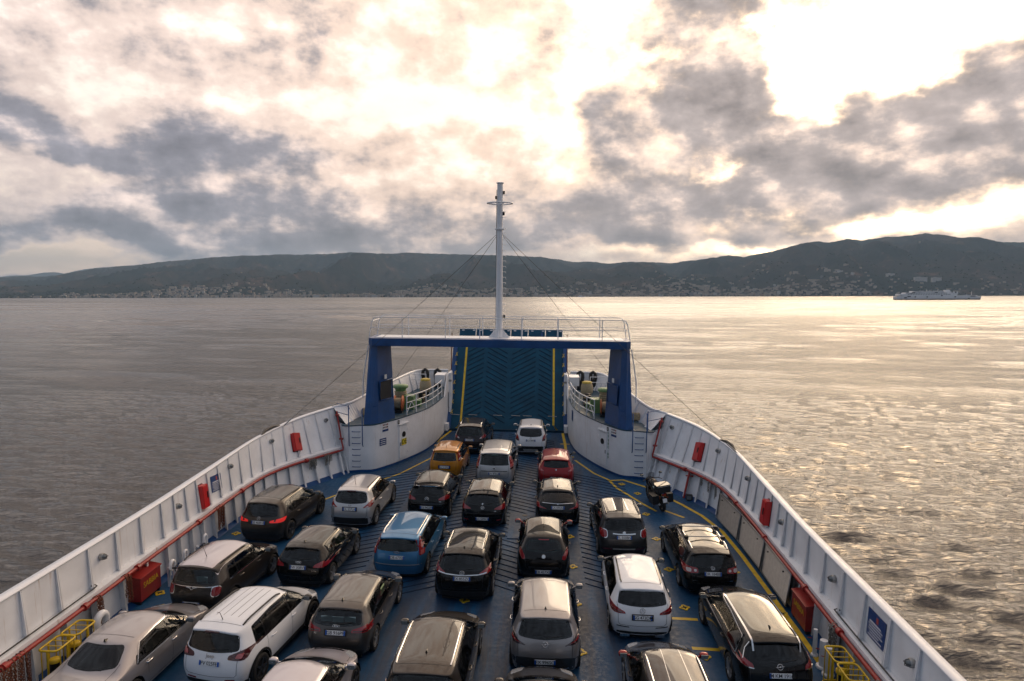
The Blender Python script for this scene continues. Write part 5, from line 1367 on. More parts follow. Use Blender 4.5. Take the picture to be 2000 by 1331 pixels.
    def badge(s, kind, x, z, size=.1):
        p, n = s.rear_pt(x, z)
        if p is None: return
        n = n if n.y < 0 else -n; F = frame_mat(p+n*.014, n); mb = MB(); k = size
        ring = lambda cx, cy, r, w=.10: mb.tube([(cx+r*cos(2*pi*a/18), cy+r*sin(2*pi*a/18), 0) for a in range(18)], w*k, 5, closed=True)
        bar = lambda a, b, w=.09: mb.tube([(a[0]*k, a[1]*k, 0), (b[0]*k, b[1]*k, 0)], w*k, 5)
        if kind == 'rings':
            for q in range(4): ring((-1.2+.8*q)*k, 0, .5*k)
        elif kind == 'star': ring(0, 0, k); [bar((0, 0), (sin(q*2*pi/3), cos(q*2*pi/3)), .08) for q in range(3)]
        elif kind == 'bolt': ring(0, 0, k*.85); bar((-1.3, -.12), (.25, -.12)); bar((-.25, .12), (1.3, .12)); bar((.25, -.12), (-.25, .12))
        elif kind == 'chevrons':
            for q in (0, .75): bar((-1, -.6+q), (0, .2+q), .16); bar((0, .2+q), (1, -.6+q), .16)
        elif kind == 'vee': ring(0, 0, k); bar((-.45, .75), (-.12, 0)); bar((-.12, 0), (.12, 0)); bar((.12, 0), (.45, .75)); bar((-.85, .3), (-.3, -.8)); bar((-.3, -.8), (0, -.1)); bar((0, -.1), (.3, -.8)); bar((.3, -.8), (.85, .3))
        elif kind == 'roundel': ring(0, 0, k); mb.disc((0, 0, -.004), (0, 0, 1), k*.9, .006, 16)
        elif kind == 'oval': mb.tube([(1.5*k*cos(2*pi*a/18), .62*k*sin(2*pi*a/18), 0) for a in range(18)], .1*k, 5, closed=True)
        elif kind == 'wings': ring(0, 0, k*.6); [bar((sg*.6, .1*q), (sg*2.2, .1*q+.35), .10) for sg in (1, -1) for q in (-1, 1)]
        elif kind == 'shield': mb.add([(-.4*k, .7*k, 0), (-.4*k, -.2*k, 0), (0, -.8*k, 0), (.4*k, -.2*k, 0), (.4*k, .7*k, 0)], [(0, 1, 2, 3, 4)])
        elif kind == 'cross_ring': ring(0, 0, k); bar((-1.3, 0), (1.3, 0), .2)
        o = put('badge', mb.mesh('badge', 'chrome'), s.t); o.matrix_local = F
    def word(s, txt, x, z, size=.09, m='chrome'):
        p, n = s.rear_pt(x, z)
        if p is None: return
        n = n if n.y < 0 else -n; o = put('badge', text_mesh(txt, size, m, .003), s.t); o.matrix_local = frame_mat(p+n*.012, n)
    def rails(s, m='chrome', r=.018, lift=.05, y0=None, y1=None, flush=False):
        i = s.i; a = y0 if y0 is not None else s.c['rtop']+.30; b = y1 if y1 is not None else i['ftop']-.22
        for sd in (1, -1):
            P = [(sd*i['wr']*(.90 if k not in (0,) else .88), a+(b-a)*k/10) for k in range(11)]
            if flush: s.line('roof_rail', m, P, 'top', .045, .018)
            else:
                Q = []
                for k, q in enumerate(P):
                    p, n = s.cast((q[0], q[1], 4), (0, 0, -1))
                    if p is not None: Q.append(p+Vector((0, 0, lift*(0 if k in (0, 10) else .8 if k in (1, 9) else 1)))) 
                if len(Q) > 3: MB().tube(Q, r, 6, flat=.8).build('roof_rail', m, s.t)
    def antenna(s, kind='fin', y=None, x=0):
        y = y if y is not None else s.c['rtop']+.30; p, n = s.cast((x, y, 4), (0, 0, -1))
        if p is None: return
        if kind == 'fin': mb = MB(); mb.add([(p.x-.03, p.y-.07, p.z-.01), (p.x+.03, p.y-.07, p.z-.01), (p.x, p.y+.11, p.z-.01), (p.x, p.y-.08, p.z+.075)], [(0, 1, 3), (1, 2, 3), (2, 0, 3)]); mb.build('antenna', s.c.get('fin', 'gloss_black'), s.t)
        else: MB().tube([p, p+Vector((0, -.10, .22)), p+Vector((0, -.22, .48 if kind == 'rod' else .30))], [.011, .006, .005], 5).build('antenna', 'trim_black', s.t)
    def cladding(s, zr=.50, arches=True, m='trim_black', x=.97, skid=False):
        c = s.c; W = c['W']
        s.patch('rear_bumper_trim', m, [(-W*.455*x, .25), (W*.455*x, .25), (W*.462*x, zr), (W*.3, zr+.02), (-W*.3, zr+.02), (-W*.462*x, zr)], 'rear', .008, .09, .03)
        if skid: s.patch('skid_plate', 'galvanised', [(-.36, .27), (.36, .27), (.42, .40), (-.42, .40)], 'rear', .018, .08, .03)
        if arches:
            for sd in (1, -1):
                for ya in s.axles:
                    mb = MB(); row = []
                    for k in range(15):
                        a = pi*(k/14)*1.04-.06; rr = []
                        for q in (s.R+.004, s.R+.065):
                            p, n = s.cast((sd*3, ya+q*cos(a), s.r*1.02+q*sin(a)), (-sd, 0, 0))
                            if p is None: p = Vector((sd*W/2, ya+q*cos(a), s.r*1.02+q*sin(a)))
                            rr.append(p+Vector((sd*.012, 0, 0)))
                        row.append(rr)
                    vs = [p for rr in row for p in rr]; mb.add(vs, [(2*k, 2*k+1, 2*k+3, 2*k+2) if sd < 0 else (2*k, 2*k+2, 2*k+3, 2*k+1) for k in range(14)], True); mb.build('arch_trim', m, s.t)
                s.patch('sill_trim', m, [(c['ra']+s.R+.03, .23), (c['ra']+c['wb']-s.R-.03, .23), (c['ra']+c['wb']-s.R-.03, .36), (c['ra']+s.R+.03, .36)], 'side', .01, .12, 0, sd=sd)
    def strip(s, name, m, pts, w=.03, off=.012): s.line(name, m, pts, 'rear', w, off)
    def exhausts(s, x=.55, z=.27):
        for sd in (1, -1): MB().tube([(sd*x, .02, z), (sd*x, .16, z)], .045, 8, flat=.7).build('exhaust', 'chrome', s.t)
    def roof_panel(s, m='gloss_black', y0=None, y1=None, wf=.80, off=.006):
        i = s.i; a = y0 if y0 is not None else s.c['rtop']+.28; b = y1 if y1 is not None else i['ftop']-.06
        s.patch('roof_panel', m, [(-i['wr']*wf, a), (i['wr']*wf, a), (i['wr']*wf, b), (-i['wr']*wf, b)], 'top', off, .14, .04)
    def standard(s): s.glass(); s.gaps(); s.mirrors(); s.lamps()
WCACHE = {}
def spec(L, W, H, paint, **k):
    c = dict(L=L, W=W, H=H, paint=paint); c.update(k)
    c.setdefault('belt', 0.64*H); c.setdefault('cowl', L-1.12); c.setdefault('ftop', c['cowl']-0.80); c.setdefault('rtop', 0.36); c.setdefault('rglass', 0.9)
    c.setdefault('ra', 0.80); c.setdefault('wb', L-0.80-0.88); c.setdefault('wheel', 0.33); c.setdefault('lip', 0.07)
    b = c['belt']
    c.setdefault('dlo', {})
    d = c['dlo']; d.setdefault('rb', 0.70); d.setdefault('fb', c['cowl']-0.06); d.setdefault('ft', c['ftop']+0.06); d.setdefault('rt', c['rtop']+0.48); d.setdefault('pillars', [1.12, L*0.53])
    c.setdefault('rwin', (W*.36, W*.31, b+.06, H-.13))
    return c
LR = 'tail_light'
CARS = []
def car(c, x, y, yaw, label, extras): CARS.append((c, x, y, yaw, label, extras))

# --- column along the left wall
def e(k):
    k.roof_panel('car_lilac', k.c['rtop']+.02, k.i['ftop']+.10, 1.02, .006); k.standard(); k.plate('FG 463RP', 0, .47); k.badge('wings', 0, .93, .075); k.cladding(.44)
    k.antenna('rod', k.c['rtop']+.55); k.rails('trim_black', .02, .035); k.strip('window_trim', 'chrome', [(-.74, .985), (-.4, .97), (.4, .97), (.74, .985)], .018, .01); k.exhausts(.5, .3)
    p, n = k.rear_pt(.28, 1.13); MB().box(.25, p.y+.05, 1.14, .34, .012, .2).build('sun_blind', 'sunshade', k.t)
car(spec(4.10, 1.79, 1.56, 'car_brown', belt=.99, roofw=.74, rtop=.30, lip=.05, rwin=(.66, .56, 1.04, 1.40, .08), chrome_line=1, sglass='window_glass', lamps=[('lamp_bezel', 'chrome', [(.575, .70), (.80, .70), (.80, 1.00), (.585, 1.00)], .10), (LR, 'lamp_red', [(.60, .73), (.80, .73), (.80, .975), (.61, .975)], .08)]),
    -7.80, 18.6, 6.0, 'dark brown small crossover with a pale silver roof beside the left red sand box', e)
def e(k): k.standard(); k.plate(None, 0, .8); k.antenna('fin', k.c['rglass']+.55)
car(spec(4.86, 1.83, 1.46, 'car_champagne', belt=.93, tail=.78, deckz=1.0, rbelt=.98, rtop=1.42, rglass=.9, lip=0.0, ra=1.12, wb=2.86, roofw=.70, cowl=3.62, ftop=2.86, dlo=dict(rb=1.32, fb=3.5, ft=2.92, rt=1.72, pillars=[1.62, 2.62]), rwin=(.62, .50, 1.06, 1.36, .08), chrome_line=3, wiper=False, gate=(.62, .75), handle='chrome', lamps=[(LR, 'lamp_red', [(.55, .72), (.86, .74), (.86, .95), (.58, .95)], .05)]),
    -8.02, 13.55, 3.5, 'champagne silver four door saloon by the yellow cages at the left wall', e)
def e(k):
    k.standard(); k.plate('FV 025FE', 0, .83, rec=False); k.word('Jeep', 0, .985, .13, 'alloy'); k.cladding(.36); k.rails('trim_black', .026, .05); k.antenna('short', k.c['rtop']+.35)
    for x in (-.3, -.1, .1, .3): k.line('roof_groove', 'alloy_dark', [(x, .8), (x, k.i['ftop']-.15)], 'top', .014, .002)
    for sd in (1, -1): k.strip('reflector', 'lamp_red', [(sd*.62, .44), (sd*.38, .43)], .045)
car(spec(4.40, 1.83, 1.64, 'car_white', belt=1.02, rtop=.26, lip=.09, roofw=.72, rwin=(.67, .60, 1.07, 1.47, .08, .05), brake_light=1, glass='window_glass', rglass_m='privacy_glass', mirror='gloss_black', rim='alloy_dark', wheel=.36, lamps=[(LR, 'lamp_dark_red', [(.44, .93), (.83, .90), (.86, 1.10), (.74, 1.12), (.46, 1.02)], .04), ('lamp_insert', 'lamp_pink', [(.62, .965), (.76, .95), (.78, 1.06), (.66, 1.05)], .03)]),
    -5.52, 15.12, 8.0, 'white compact off-roader with black roof rails and plate FV 025FE', e)
def e(k): k.standard()
car(spec(4.35, 1.80, 1.43, 'car_lilac', belt=.92, cowl=3.2, ftop=2.40, roofw=.68, rim='alloy_dark', rwin=(.62, .52, .98, 1.30, .08), chrome_line=3, lamps=[(LR, 'lamp_red', [(.55, .80), (.84, .80), (.84, .95), (.58, .95)], .04)]),
    -3.12, 12.05, 3.0, 'pale lilac silver hatchback cut off by the bottom edge, left of the bronze estate car', e)
def e(k):
    k.standard(); k.plate('GB 916PF', 0, .84); k.badge('rings', 0, .985, .055); k.word('A3', -.55, .80, .06); k.antenna('fin', k.c['rtop']+.30); k.exhausts(.5, .27); k.cladding(.36, False)
    p, n = k.rear_pt(0, 1.12); 
    for x in (-.32, 0, .32): MB().box(x, k.rear_pt(x, 1.10)[0].y+.05, 1.09, .30, .01, .15).build('sun_blind', 'sunshade', k.t)
    p, n = k.cast((3, 1.95, 1.12), (-1, 0, 0)); MB().box(p.x-.03, 2.02, 1.10, .02, .34, .22).build('window_cloth', 'green_cloth', k.t)
car(spec(4.31, 1.785, 1.43, 'car_grey', belt=.91, cowl=3.16, ftop=2.40, roofw=.68, rtop=.42, rwin=(.63, .55, .98, 1.30, .06), dlo=dict(pillars=[1.15, 2.2]), lamps=[(LR, 'lamp_red', [(.40, .84), (.85, .82), (.86, .97), (.74, .98), (.42, .91)], .03), ('lamp_insert', 'lamp_dark_red', [(.44, .855), (.80, .845), (.80, .875), (.45, .885)], .012)]),
    -2.92, 16.62, 2.0, 'grey bronze hatchback with sun blinds behind the rear window and plate GB 916PF', e)
def e(k):
    k.standard(); k.plate('FW 308VV', 0, .80); k.badge('rings', 0, .945, .055); k.antenna('fin', k.c['rtop']+.32); k.cladding(.34, False); k.word('30 TFSI', .52, .70, .05)
car(spec(4.03, 1.76, 1.42, 'car_black', belt=.92, cowl=2.95, ftop=2.2, roofw=.68, rtop=.36, rwin=(.62, .53, .98, 1.30, .06), rim='alloy', lamps=[(LR, 'lamp_red', [(.48, .80), (.85, .78), (.86, .94), (.72, .96), (.52, .88)], .03)]),
    -5.32, 20.48, 4.0, 'black five door hatchback with plate FW 308VV behind the white off-roader', e)
def e(k):
    k.roof_panel('gloss_black', k.c['rtop']+.40, k.i['ftop']-.02, .80); k.standard(); k.plate('GE 468HA', 0, .86); k.badge('star', 0, 1.0, .06); k.cladding(.44); k.rails('trim_black', .02, .02, flush=True)
car(spec(4.41, 1.83, 1.60, 'car_bronze', belt=1.0, cowl=3.24, ftop=2.48, roofw=.70, rtop=.36, lip=.08, rwin=(.66, .56, 1.05, 1.44, .07, .03), rglass_m='privacy_glass', rim='alloy_dark', wheel=.36, lamps=[(LR, 'lamp_lit', [(.42, .86), (.86, .86), (.86, 1.0), (.70, .99), (.44, .93)], .03), ('lamp_insert', 'lamp_dark_red', [(.58, .90), (.64, .90), (.66, .98), (.60, .97)], .01)]),
    -8.09, 23.98, 6.0, 'bronze grey crossover coupe with its tail lights lit beside the left wall', e)
# --- second and third columns
def e(k):
    k.standard(); k.plate('DL 227LK', 0, .86); k.badge('cross_ring', 0, 1.0, .05); k.cladding(.50, True); k.antenna('rod', k.c['rtop']+.5); k.rails('trim_black', .02, .012, flush=True)
car(spec(4.33, 1.78, 1.61, 'car_silver', belt=1.0, cowl=3.16, ftop=2.38, roofw=.69, rtop=.36, rwin=(.66, .55, 1.06, 1.46, .14, .04), brake_light=1, sglass='privacy_glass', wheel=.35, lamps=[(LR, 'lamp_red', [(.50, .90), (.80, .92), (.86, 1.10), (.78, 1.14)], .04), ('lamp_insert', 'lamp_clear', [(.60, .915), (.70, .925), (.72, .97), (.64, .95)], .02)]),
    -5.13, 25.62, 2.4, 'silver crossover with plate DL 227LK near the left deck ladder', e)
def e(k):
    k.standard(); k.plate('DB 677EJ', 0, .80, rec=False); k.badge('oval', 0, .965, .05); k.rails('chrome', .026, .055); k.strip('bumper_line', 'car_silver_blue', [(-.80, .58), (-.4, .56), (.4, .56), (.80, .58)], .03, .006)
    p, n = k.rear_pt(.4, 1.04); k.strip('tailgate_bar', 'trim_black', [(-.12, .945), (.12, .945)], .02)
car(spec(4.56, 1.84, 1.50, 'car_blue', belt=.94, cowl=3.38, ftop=2.62, roofw=.71, rtop=.20, lip=.04, rear=[.08, 0, .02, .08], rwin=(.68, .60, .99, 1.36, .05, .02), rglass_m='teal_glass', dlo=dict(rb=.48, rt=.56, pillars=[1.25, 2.32]), lamps=[(LR, 'lamp_red', [(.735, .86), (.86, .86), (.80, 1.38), (.66, 1.38)], .03), ('lamp_insert', 'lamp_pink', [(.76, .88), (.84, .88), (.83, 1.0), (.765, 1.0)], .02)]),
    -2.35, 21.45, 2.6, 'bright blue estate car with silver roof rails and plate DB 677EJ', e)
def e(k):
    k.roof_panel('gloss_black', k.i['ftop']-.55, k.i['ftop']+.02, .82); k.standard(); k.plate('EX 855ZC', 0, .84); k.badge('vee', 0, .99, .07); k.strip('chrome_strip', 'chrome', [(-.74, 1.0), (-.5, .955), (-.1, .935), (.1, .935), (.5, .955), (.74, 1.0)], .03, .02); k.rails('chrome', .022, .05); k.antenna('fin', k.c['rtop']+.32); k.cladding(.42)
car(spec(4.37, 1.84, 1.61, 'car_black', belt=1.0, cowl=3.22, ftop=2.42, roofw=.68, rtop=.34, lip=.09, rwin=(.63, .54, 1.05, 1.46, .07, .03), wheel=.36, chrome_line=1, lamps=[(LR, 'lamp_red', [(.50, .94), (.86, .98), (.86, 1.10), (.74, 1.12), (.54, 1.0)], .03)]),
    -0.01, 19.96, 1.5, 'black crossover with a chrome strip over plate EX 855ZC in the centre', e)
def e(k):
    k.glass(); k.mirrors(); k.lamps(); k.gaps(); k.antenna('fin', 1.0); k.rails('chrome', .024, .03); k.cladding(.5)
car(spec(4.68, 1.88, 1.66, 'car_bronze', belt=1.05, cowl=3.42, ftop=2.62, roofw=.74, rtop=.28, lip=.10, rwin=(.66, .58, 1.10, 1.50, .06, .03), wheel=.37, chrome_line=1, mirror='car_bronze', lamps=[(LR, 'lamp_red', [(.55, .95), (.88, .95), (.88, 1.12), (.60, 1.10)], .03)]),
    -0.17, 13.62, 1.0, 'large bronze estate car with bright roof rails at the bottom centre', e)
def e(k):
    k.standard(); k.plate('DJ 942SP', 0, .58); k.badge('chevrons', 0, .91, .085); k.antenna('rod', k.c['rtop']+.5); k.strip('bumper_line', 'car_dark_grey', [(-.8, .72), (.8, .72)], .05, .006)
    k.roof_panel('gloss_black', k.c['rtop']+.36, k.i['ftop']-.02, .82); k.word('C4', .55, .80, .06)
    k.strip('spoiler_edge', 'chrome', [(-.5, 1.395), (0, 1.405), (.5, 1.395)], .02, .012)
car(spec(4.33, 1.79, 1.49, 'car_black', belt=.95, cowl=3.14, ftop=2.36, roofw=.72, rtop=.30, rwin=(.66, .56, .99, 1.36, .05, .02), rglass_m='privacy_glass', lamps=[(LR, 'lamp_red', [(.46, .86), (.86, .86), (.85, 1.02), (.70, 1.02), (.50, .93)], .04)]),
    -2.29, 26.86, 1.5, 'black hatchback with a double chevron badge behind the blue estate car', e)
def e(k):
    k.standard(); k.plate('GC 549KX', 0, .46, rec=False); k.badge('vee', 0, .885, .065); k.antenna('fin', k.c['rtop']+.30); k.strip('bumper_line', 'car_dark_grey', [(-.8, .66), (.8, .66)], .05, .006); k.word('TDI', .5, .76, .05)
    for sd in (1, -1): k.strip('reflector', 'lamp_red', [(sd*.74, .42), (sd*.56, .41)], .05)
    p, n = k.rear_pt(0, 1.03); MB().disc((0, p.y-.02, 1.03), (0, -1, .3), .035, .01, 10).build('wiper_cap', 'chrome', k.t)
car(spec(4.26, 1.80, 1.46, 'car_black', belt=.93, cowl=3.12, ftop=2.36, roofw=.69, rtop=.34, rwin=(.66, .55, .97, 1.33, .06, .02), lamps=[(LR, 'lamp_red', [(.45, .83), (.86, .80), (.86, .97), (.76, .99), (.50, .88)], .03)]),
    .07, 26.06, 1.5, 'black hatchback with round badge behind the silver people carrier', e)
def e(k): k.standard(); k.plate('EA 512RD', 0, .72); k.word('FIAT', 0, .93, .06); k.antenna('short', k.c['rtop']+.35); k.rails('trim_black', .022, .04)
car(spec(3.65, 1.66, 1.57, 'car_orange', belt=.98, cowl=2.78, ftop=2.1, roofw=.74, rtop=.24, rear=[.08, 0, .02, .07], ra=.58, wb=2.3, wheel=.30, rwin=(.56, .50, 1.0, 1.36, .05, .02), rglass_m='teal_glass', dlo=dict(rb=.5, rt=.6, pillars=[.95, 1.9]), lamps=[(LR, 'lamp_red', [(.66, .98), (.80, .98), (.74, 1.42), (.60, 1.42)], .04), ('lamp_insert', 'lamp_clear', [(.68, 1.04), (.77, 1.04), (.755, 1.12), (.675, 1.12)], .02)]),
    -2.33, 32.08, 2.0, 'small orange hatchback with upright red tail lights', e)
def e(k):
    k.standard(); k.plate('FA 044NW', 0, .87, rec=False); k.badge('oval', 0, 1.0, .045); k.rails('chrome', .03, .06); k.cladding(.52); k.strip('bumper_line', 'chrome', [(-.42, .40), (.42, .40)], .04); k.exhausts(.55, .33)
car(spec(4.44, 1.84, 1.68, 'car_plum', belt=1.03, cowl=3.28, ftop=2.5, roofw=.70, rtop=.30, rwin=(.62, .53, 1.09, 1.50, .06, .04), wheel=.36, rglass_m='teal_glass', lamps=[(LR, 'lamp_red', [(.52, .90), (.86, 1.0), (.88, 1.20), (.66, 1.06)], .05), ('lamp_insert', 'lamp_clear', [(.56, .93), (.66, .95), (.68, 1.03), (.58, 1.01)], .04)]),
    -1.63, 36.78, 2.0, 'black off-roader with bright roof rails nearest the raised ramp on the left', e)
def e(k): k.standard(); k.plate('DV 875GS', 0, .74, rec=False); k.badge('roundel', 0, .96, .07); k.strip('tailgate_ledge', 'car_dark_grey', [(-.62, .84), (.62, .84)], .03); k.rails('trim_black', .02, .015, flush=True)
car(spec(4.72, 1.86, 1.75, 'car_silver', belt=1.08, cowl=3.75, ftop=2.85, roofw=.76, rtop=.24, lip=.04, rear=[.1, 0, .03, .09], rwin=(.66, .60, 1.12, 1.60, .04, .01), rglass_m='teal_glass', wiper=True, dlo=dict(rb=.5, rt=.55, pillars=[1.3, 2.5]), lamps=[(LR, 'lamp_pink', [(.74, 1.02), (.88, 1.02), (.80, 1.52), (.69, 1.52)], .03), ('lamp_insert', 'lamp_red', [(.74, 1.16), (.86, 1.16), (.83, 1.36), (.725, 1.36)], .02), ('lamp_insert', 'lamp_smoke', [(.75, .92), (.87, .92), (.87, 1.01), (.75, 1.01)], .02)]),
    .16, 31.15, 1.0, 'tall silver people carrier in the centre lane', e)
# --- right hand lanes
def e(k):
    k.standard(); k.plate('FX 996SC', 0, .52); k.badge('bolt', 0, .945, .075); k.cladding(.60, True, 'car_dark_grey'); k.antenna('fin', k.c['rtop']+.34); k.strip('chrome_strip', 'chrome', [(-.6, .35), (-.34, .29), (.34, .29), (.6, .35)], .03, .02); k.word('GRANDLAND', 0, .86, .035)
car(spec(4.48, 1.86, 1.61, 'car_light_grey', belt=1.0, cowl=3.26, ftop=2.50, roofw=.70, rtop=.34, lip=.09, rwin=(.68, .57, 1.05, 1.44, .08, .05), wheel=.36, handle='chrome', mirror='car_light_grey', lamps=[(LR, 'lamp_smoke', [(.48, .90), (.80, .93), (.86, .98), (.86, 1.12), (.78, 1.10), (.68, 1.0)], .03), ('lamp_insert', 'lamp_red', [(.60, .945), (.84, 1.0), (.84, 1.05), (.70, .985)], .012)]),
    2.55, 16.22, 0, 'light bronze grey crossover with plate FX 996SC', e)
def e(k):
    k.standard(); k.plate('EB 457XE', 0, .43); k.badge('roundel', 0, .93, .06); k.antenna('rod', k.c['rtop']+.85); k.strip('bumper_line', 'car_dark_grey', [(-.5, .58), (.5, .58)], .05); k.cladding(.34, False)
    k.strip('brake_light', 'lamp_red', [(-.17, 1.375), (.17, 1.375)], .035, .015)
car(spec(4.34, 1.79, 1.50, 'car_black', belt=.98, cowl=3.1, ftop=2.3, roofw=.66, rtop=.50, lip=.0, rwin=(.60, .50, 1.04, 1.36, .16, .05), mirror='car_red', rglass_m='teal_glass', lamps=[(LR, 'lamp_red', [(.60, .84), (.70, .80), (.86, 1.10), (.80, 1.16), (.62, .93)], .04)]),
    2.50, 21.52, 0, 'black coupe-like hatchback with a red left mirror and plate EB 457XE', e)
def e(k):
    k.standard(); k.plate('CA 090AE', 0, .86, rec=False); k.word('', 0, 1.0); k.badge('shield', 0, .975, .05); k.antenna('fin', k.c['rtop']+.45); k.strip('window_ledge', 'chrome', [(-.62, 1.005), (0, .99), (.62, 1.005)], .02); k.strip('bumper_line', 'chrome', [(-.7, .36), (-.45, .33), (.45, .33), (.7, .36)], .02)
car(spec(4.29, 1.80, 1.44, 'car_black', belt=.93, cowl=3.1, ftop=2.3, roofw=.68, rtop=.62, lip=.03, rear=[.1, 0, .03, .14], rwin=(.62, .53, .99, 1.30, .07, .03), lamps=[(LR, 'lamp_red', [(.42, .80), (.85, .84), (.86, .99), (.74, 1.0), (.70, .90)], .03)]),
    3.06, 26.36, 0, 'black hatchback behind the red one, with plate CA 090AE', e)
def e(k): k.standard(); k.badge('shield', 0, .93, .055); k.plate('EK 731LP', 0, .55); k.antenna('short', k.c['rtop']+.4)
car(spec(4.07, 1.76, 1.45, 'car_red', belt=.94, cowl=2.98, ftop=2.25, roofw=.71, rtop=.34, rwin=(.58, .52, 1.02, 1.33, .05, .03), rglass_m='privacy_glass', mirror='gloss_black', lamps=[(LR, 'lamp_pink', [(.54, .86), (.84, .88), (.86, 1.06), (.80, 1.08), (.70, .96)], .05)]),
    3.07, 31.25, 0, 'dark red hatchback near the right deckhouse', e)
def e(k):
    k.standard(); k.plate('EX 118HK', 0, .88, rec=False); k.badge('bolt', 0, 1.0, .055); k.cladding(.54, True, skid=True); k.rails('trim_black', .024, .05); k.antenna('fin', k.c['rtop']+.30)
car(spec(4.28, 1.78, 1.65, 'car_white', belt=1.02, cowl=3.12, ftop=2.4, roofw=.72, rtop=.32, rwin=(.62, .55, 1.07, 1.47, .13, .05), rglass_m='privacy_glass', recess='gloss_black', mirror='car_white', wheel=.35, lamps=[(LR, 'lamp_red', [(.62, .84), (.80, .86), (.86, 1.14), (.76, 1.18), (.68, 1.08)], .05), ('lamp_insert', 'lamp_smoke', [(.65, .86), (.79, .88), (.80, .95), (.68, .95)], .02)]),
    1.76, 36.9, 0, 'white compact off-roader nearest the raised ramp', e)
def e(k):
    k.standard(); k.plate('FL 500BN', 0, .88); k.badge('roundel', 0, 1.03, .055); k.strip('chrome_bar', 'chrome', [(-.40, 1.0), (-.2, .985), (.2, .985), (.40, 1.0)], .045, .03); k.cladding(.56); k.antenna('rod', k.c['rtop']+.4); k.rails('car_dark_grey', .03, .05)
    for x in (-.22, .22): k.line('roof_stripe', 'chrome', [(x, .8), (x*.9, k.i['ftop']-.05)], 'top', .035, .010)
    for sd in (1, -1): k.strip('reflector', 'lamp_dark_red', [(sd*.74, .48), (sd*.42, .47)], .06)
    k.strip('bumper_line', 'galvanised', [(-.4, .47), (.4, .47)], .05)
car(spec(4.26, 1.80, 1.62, 'car_dark_grey', belt=1.0, cowl=3.08, ftop=2.36, roofw=.74, rtop=.28, rwin=(.66, .60, 1.10, 1.44, .06, .02), rglass_m='privacy_glass', wheel=.35, lamps=[('lamp_bezel', 'chrome', [(.575, .84), (.82, .84), (.84, 1.13), (.585, 1.13)], .10), (LR, 'lamp_red', [(.60, .86), (.82, .86), (.83, 1.11), (.61, 1.11)], .09)]),
    5.36, 23.46, -1.5, 'dark grey crossover with two bright roof strips and plate FL 500BN', e)
def e(k):
    k.standard(); k.plate('DR 184BB', 0, .82, rec=False); k.badge('vee', 0, .985, .06); k.rails('chrome', .026, .05, .55, 2.75); k.strip('bumper_line', 'chrome', [(-.62, .60), (.62, .60)], .02)
    for y in (1.25, 2.15):
        z = 1.56; b = MB().tube([(-.62, y, z), (.62, y, z)], .028, 6, flat=.6).build('roof_bar', 'galvanised', k.t)
        for sd in (1, -1): MB().box(sd*.60, y, z-.025, .12, .13, .10).build('bar_foot', 'trim_black', b)
car(spec(4.77, 1.82, 1.50, 'car_black', belt=.94, cowl=3.55, ftop=2.80, roofw=.70, rtop=.26, lip=.06, ra=.98, wb=2.71, rwin=(.64, .56, 1.0, 1.35, .05, .02), dlo=dict(rb=.62, rt=.72, pillars=[1.45, 2.5]), chrome_line=3, rim='alloy', lamps=[(LR, 'lamp_red', [(.44, .83), (.86, .80), (.86, 1.0), (.70, 1.0), (.46, .97)], .05), ('lamp_insert', 'lamp_clear', [(.66, .845), (.79, .84), (.79, .955), (.66, .955)], .06), ('lamp_insert', 'lamp_clear', [(.50, .865), (.58, .865), (.58, .935), (.50, .935)], .04)]),
    7.84, 20.86, -1.0, 'black estate car carrying two silver roof bars by the right wall', e)
def e(k):
    k.standard(); k.plate('GG 473DM', 0, .76); k.badge('star', 0, .93, .07); k.antenna('fin', .2) if False else None; k.rails('gloss_black', .02, .01, flush=True)
    k.cladding(.30, False)
    for sd in (1, -1): k.strip('bumper_slot', 'trim_black', [(sd*.36, .47), (sd*.70, .49)], .03); k.strip('air_curtain', 'trim_black', [(sd*.855, .50), (sd*.85, .66)], .04); MB().box(sd*.48, .02, .25, .26, .06, .07).build('exhaust', 'chrome', k.t)
car(spec(4.42, 1.80, 1.56, 'car_white', belt=.99, cowl=3.36, ftop=2.55, roofw=.70, rtop=.28, lip=.09, rwin=(.66, .60, 1.03, 1.38, .05, .05), rglass_m='privacy_glass', mirror='gloss_black', chrome_line=1, lamps=[(LR, 'lamp_red', [(.46, .83), (.86, .84), (.86, 1.0), (.80, 1.02), (.48, .88)], .04), ('lamp_insert', 'lamp_dark_red', [(.54, .855), (.84, .87), (.84, .91), (.56, .885)], .02)]),
    5.25, 18.12, 1.0, 'white tall hatchback with plate GG 473DM in the right lane', e)
def e(k):
    k.standard(); k.plate('M KM 1916', 0, .78, 'de', rec=False); k.badge('bolt', 0, .96, .075); k.rails('chrome', .02, .01, .35, 3.1, True); k.antenna('fin', .95); k.cladding(.34, False); k.exhausts(.6, .3)
    for sd in (1, -1): k.line('window_trim', 'chrome', [(sd*.80, 1.02), (sd*.72, 1.2), (sd*.62, 1.36)], 'rear', .025, .012)
car(spec(4.99, 1.87, 1.50, 'car_black', belt=.95, cowl=3.72, ftop=2.96, roofw=.68, rtop=.42, lip=.10, ra=1.05, wb=2.83, rwin=(.68, .58, 1.01, 1.34, .06, .03), rglass_m='privacy_glass', dlo=dict(rb=.72, rt=.86, pillars=[1.5, 2.6]), chrome_line=3, wheel=.35, lamps=[(LR, 'lamp_red', [(.60, .90), (.90, .92), (.90, 1.06), (.80, 1.06), (.62, .98)], .03), ('lamp_insert', 'chrome', [(.60, .885), (.90, .905), (.90, .925), (.60, .905)], .005)]),
    8.14, 15.55, -1.0, 'long black estate car with plate M KM 1916 at the bottom right', e)
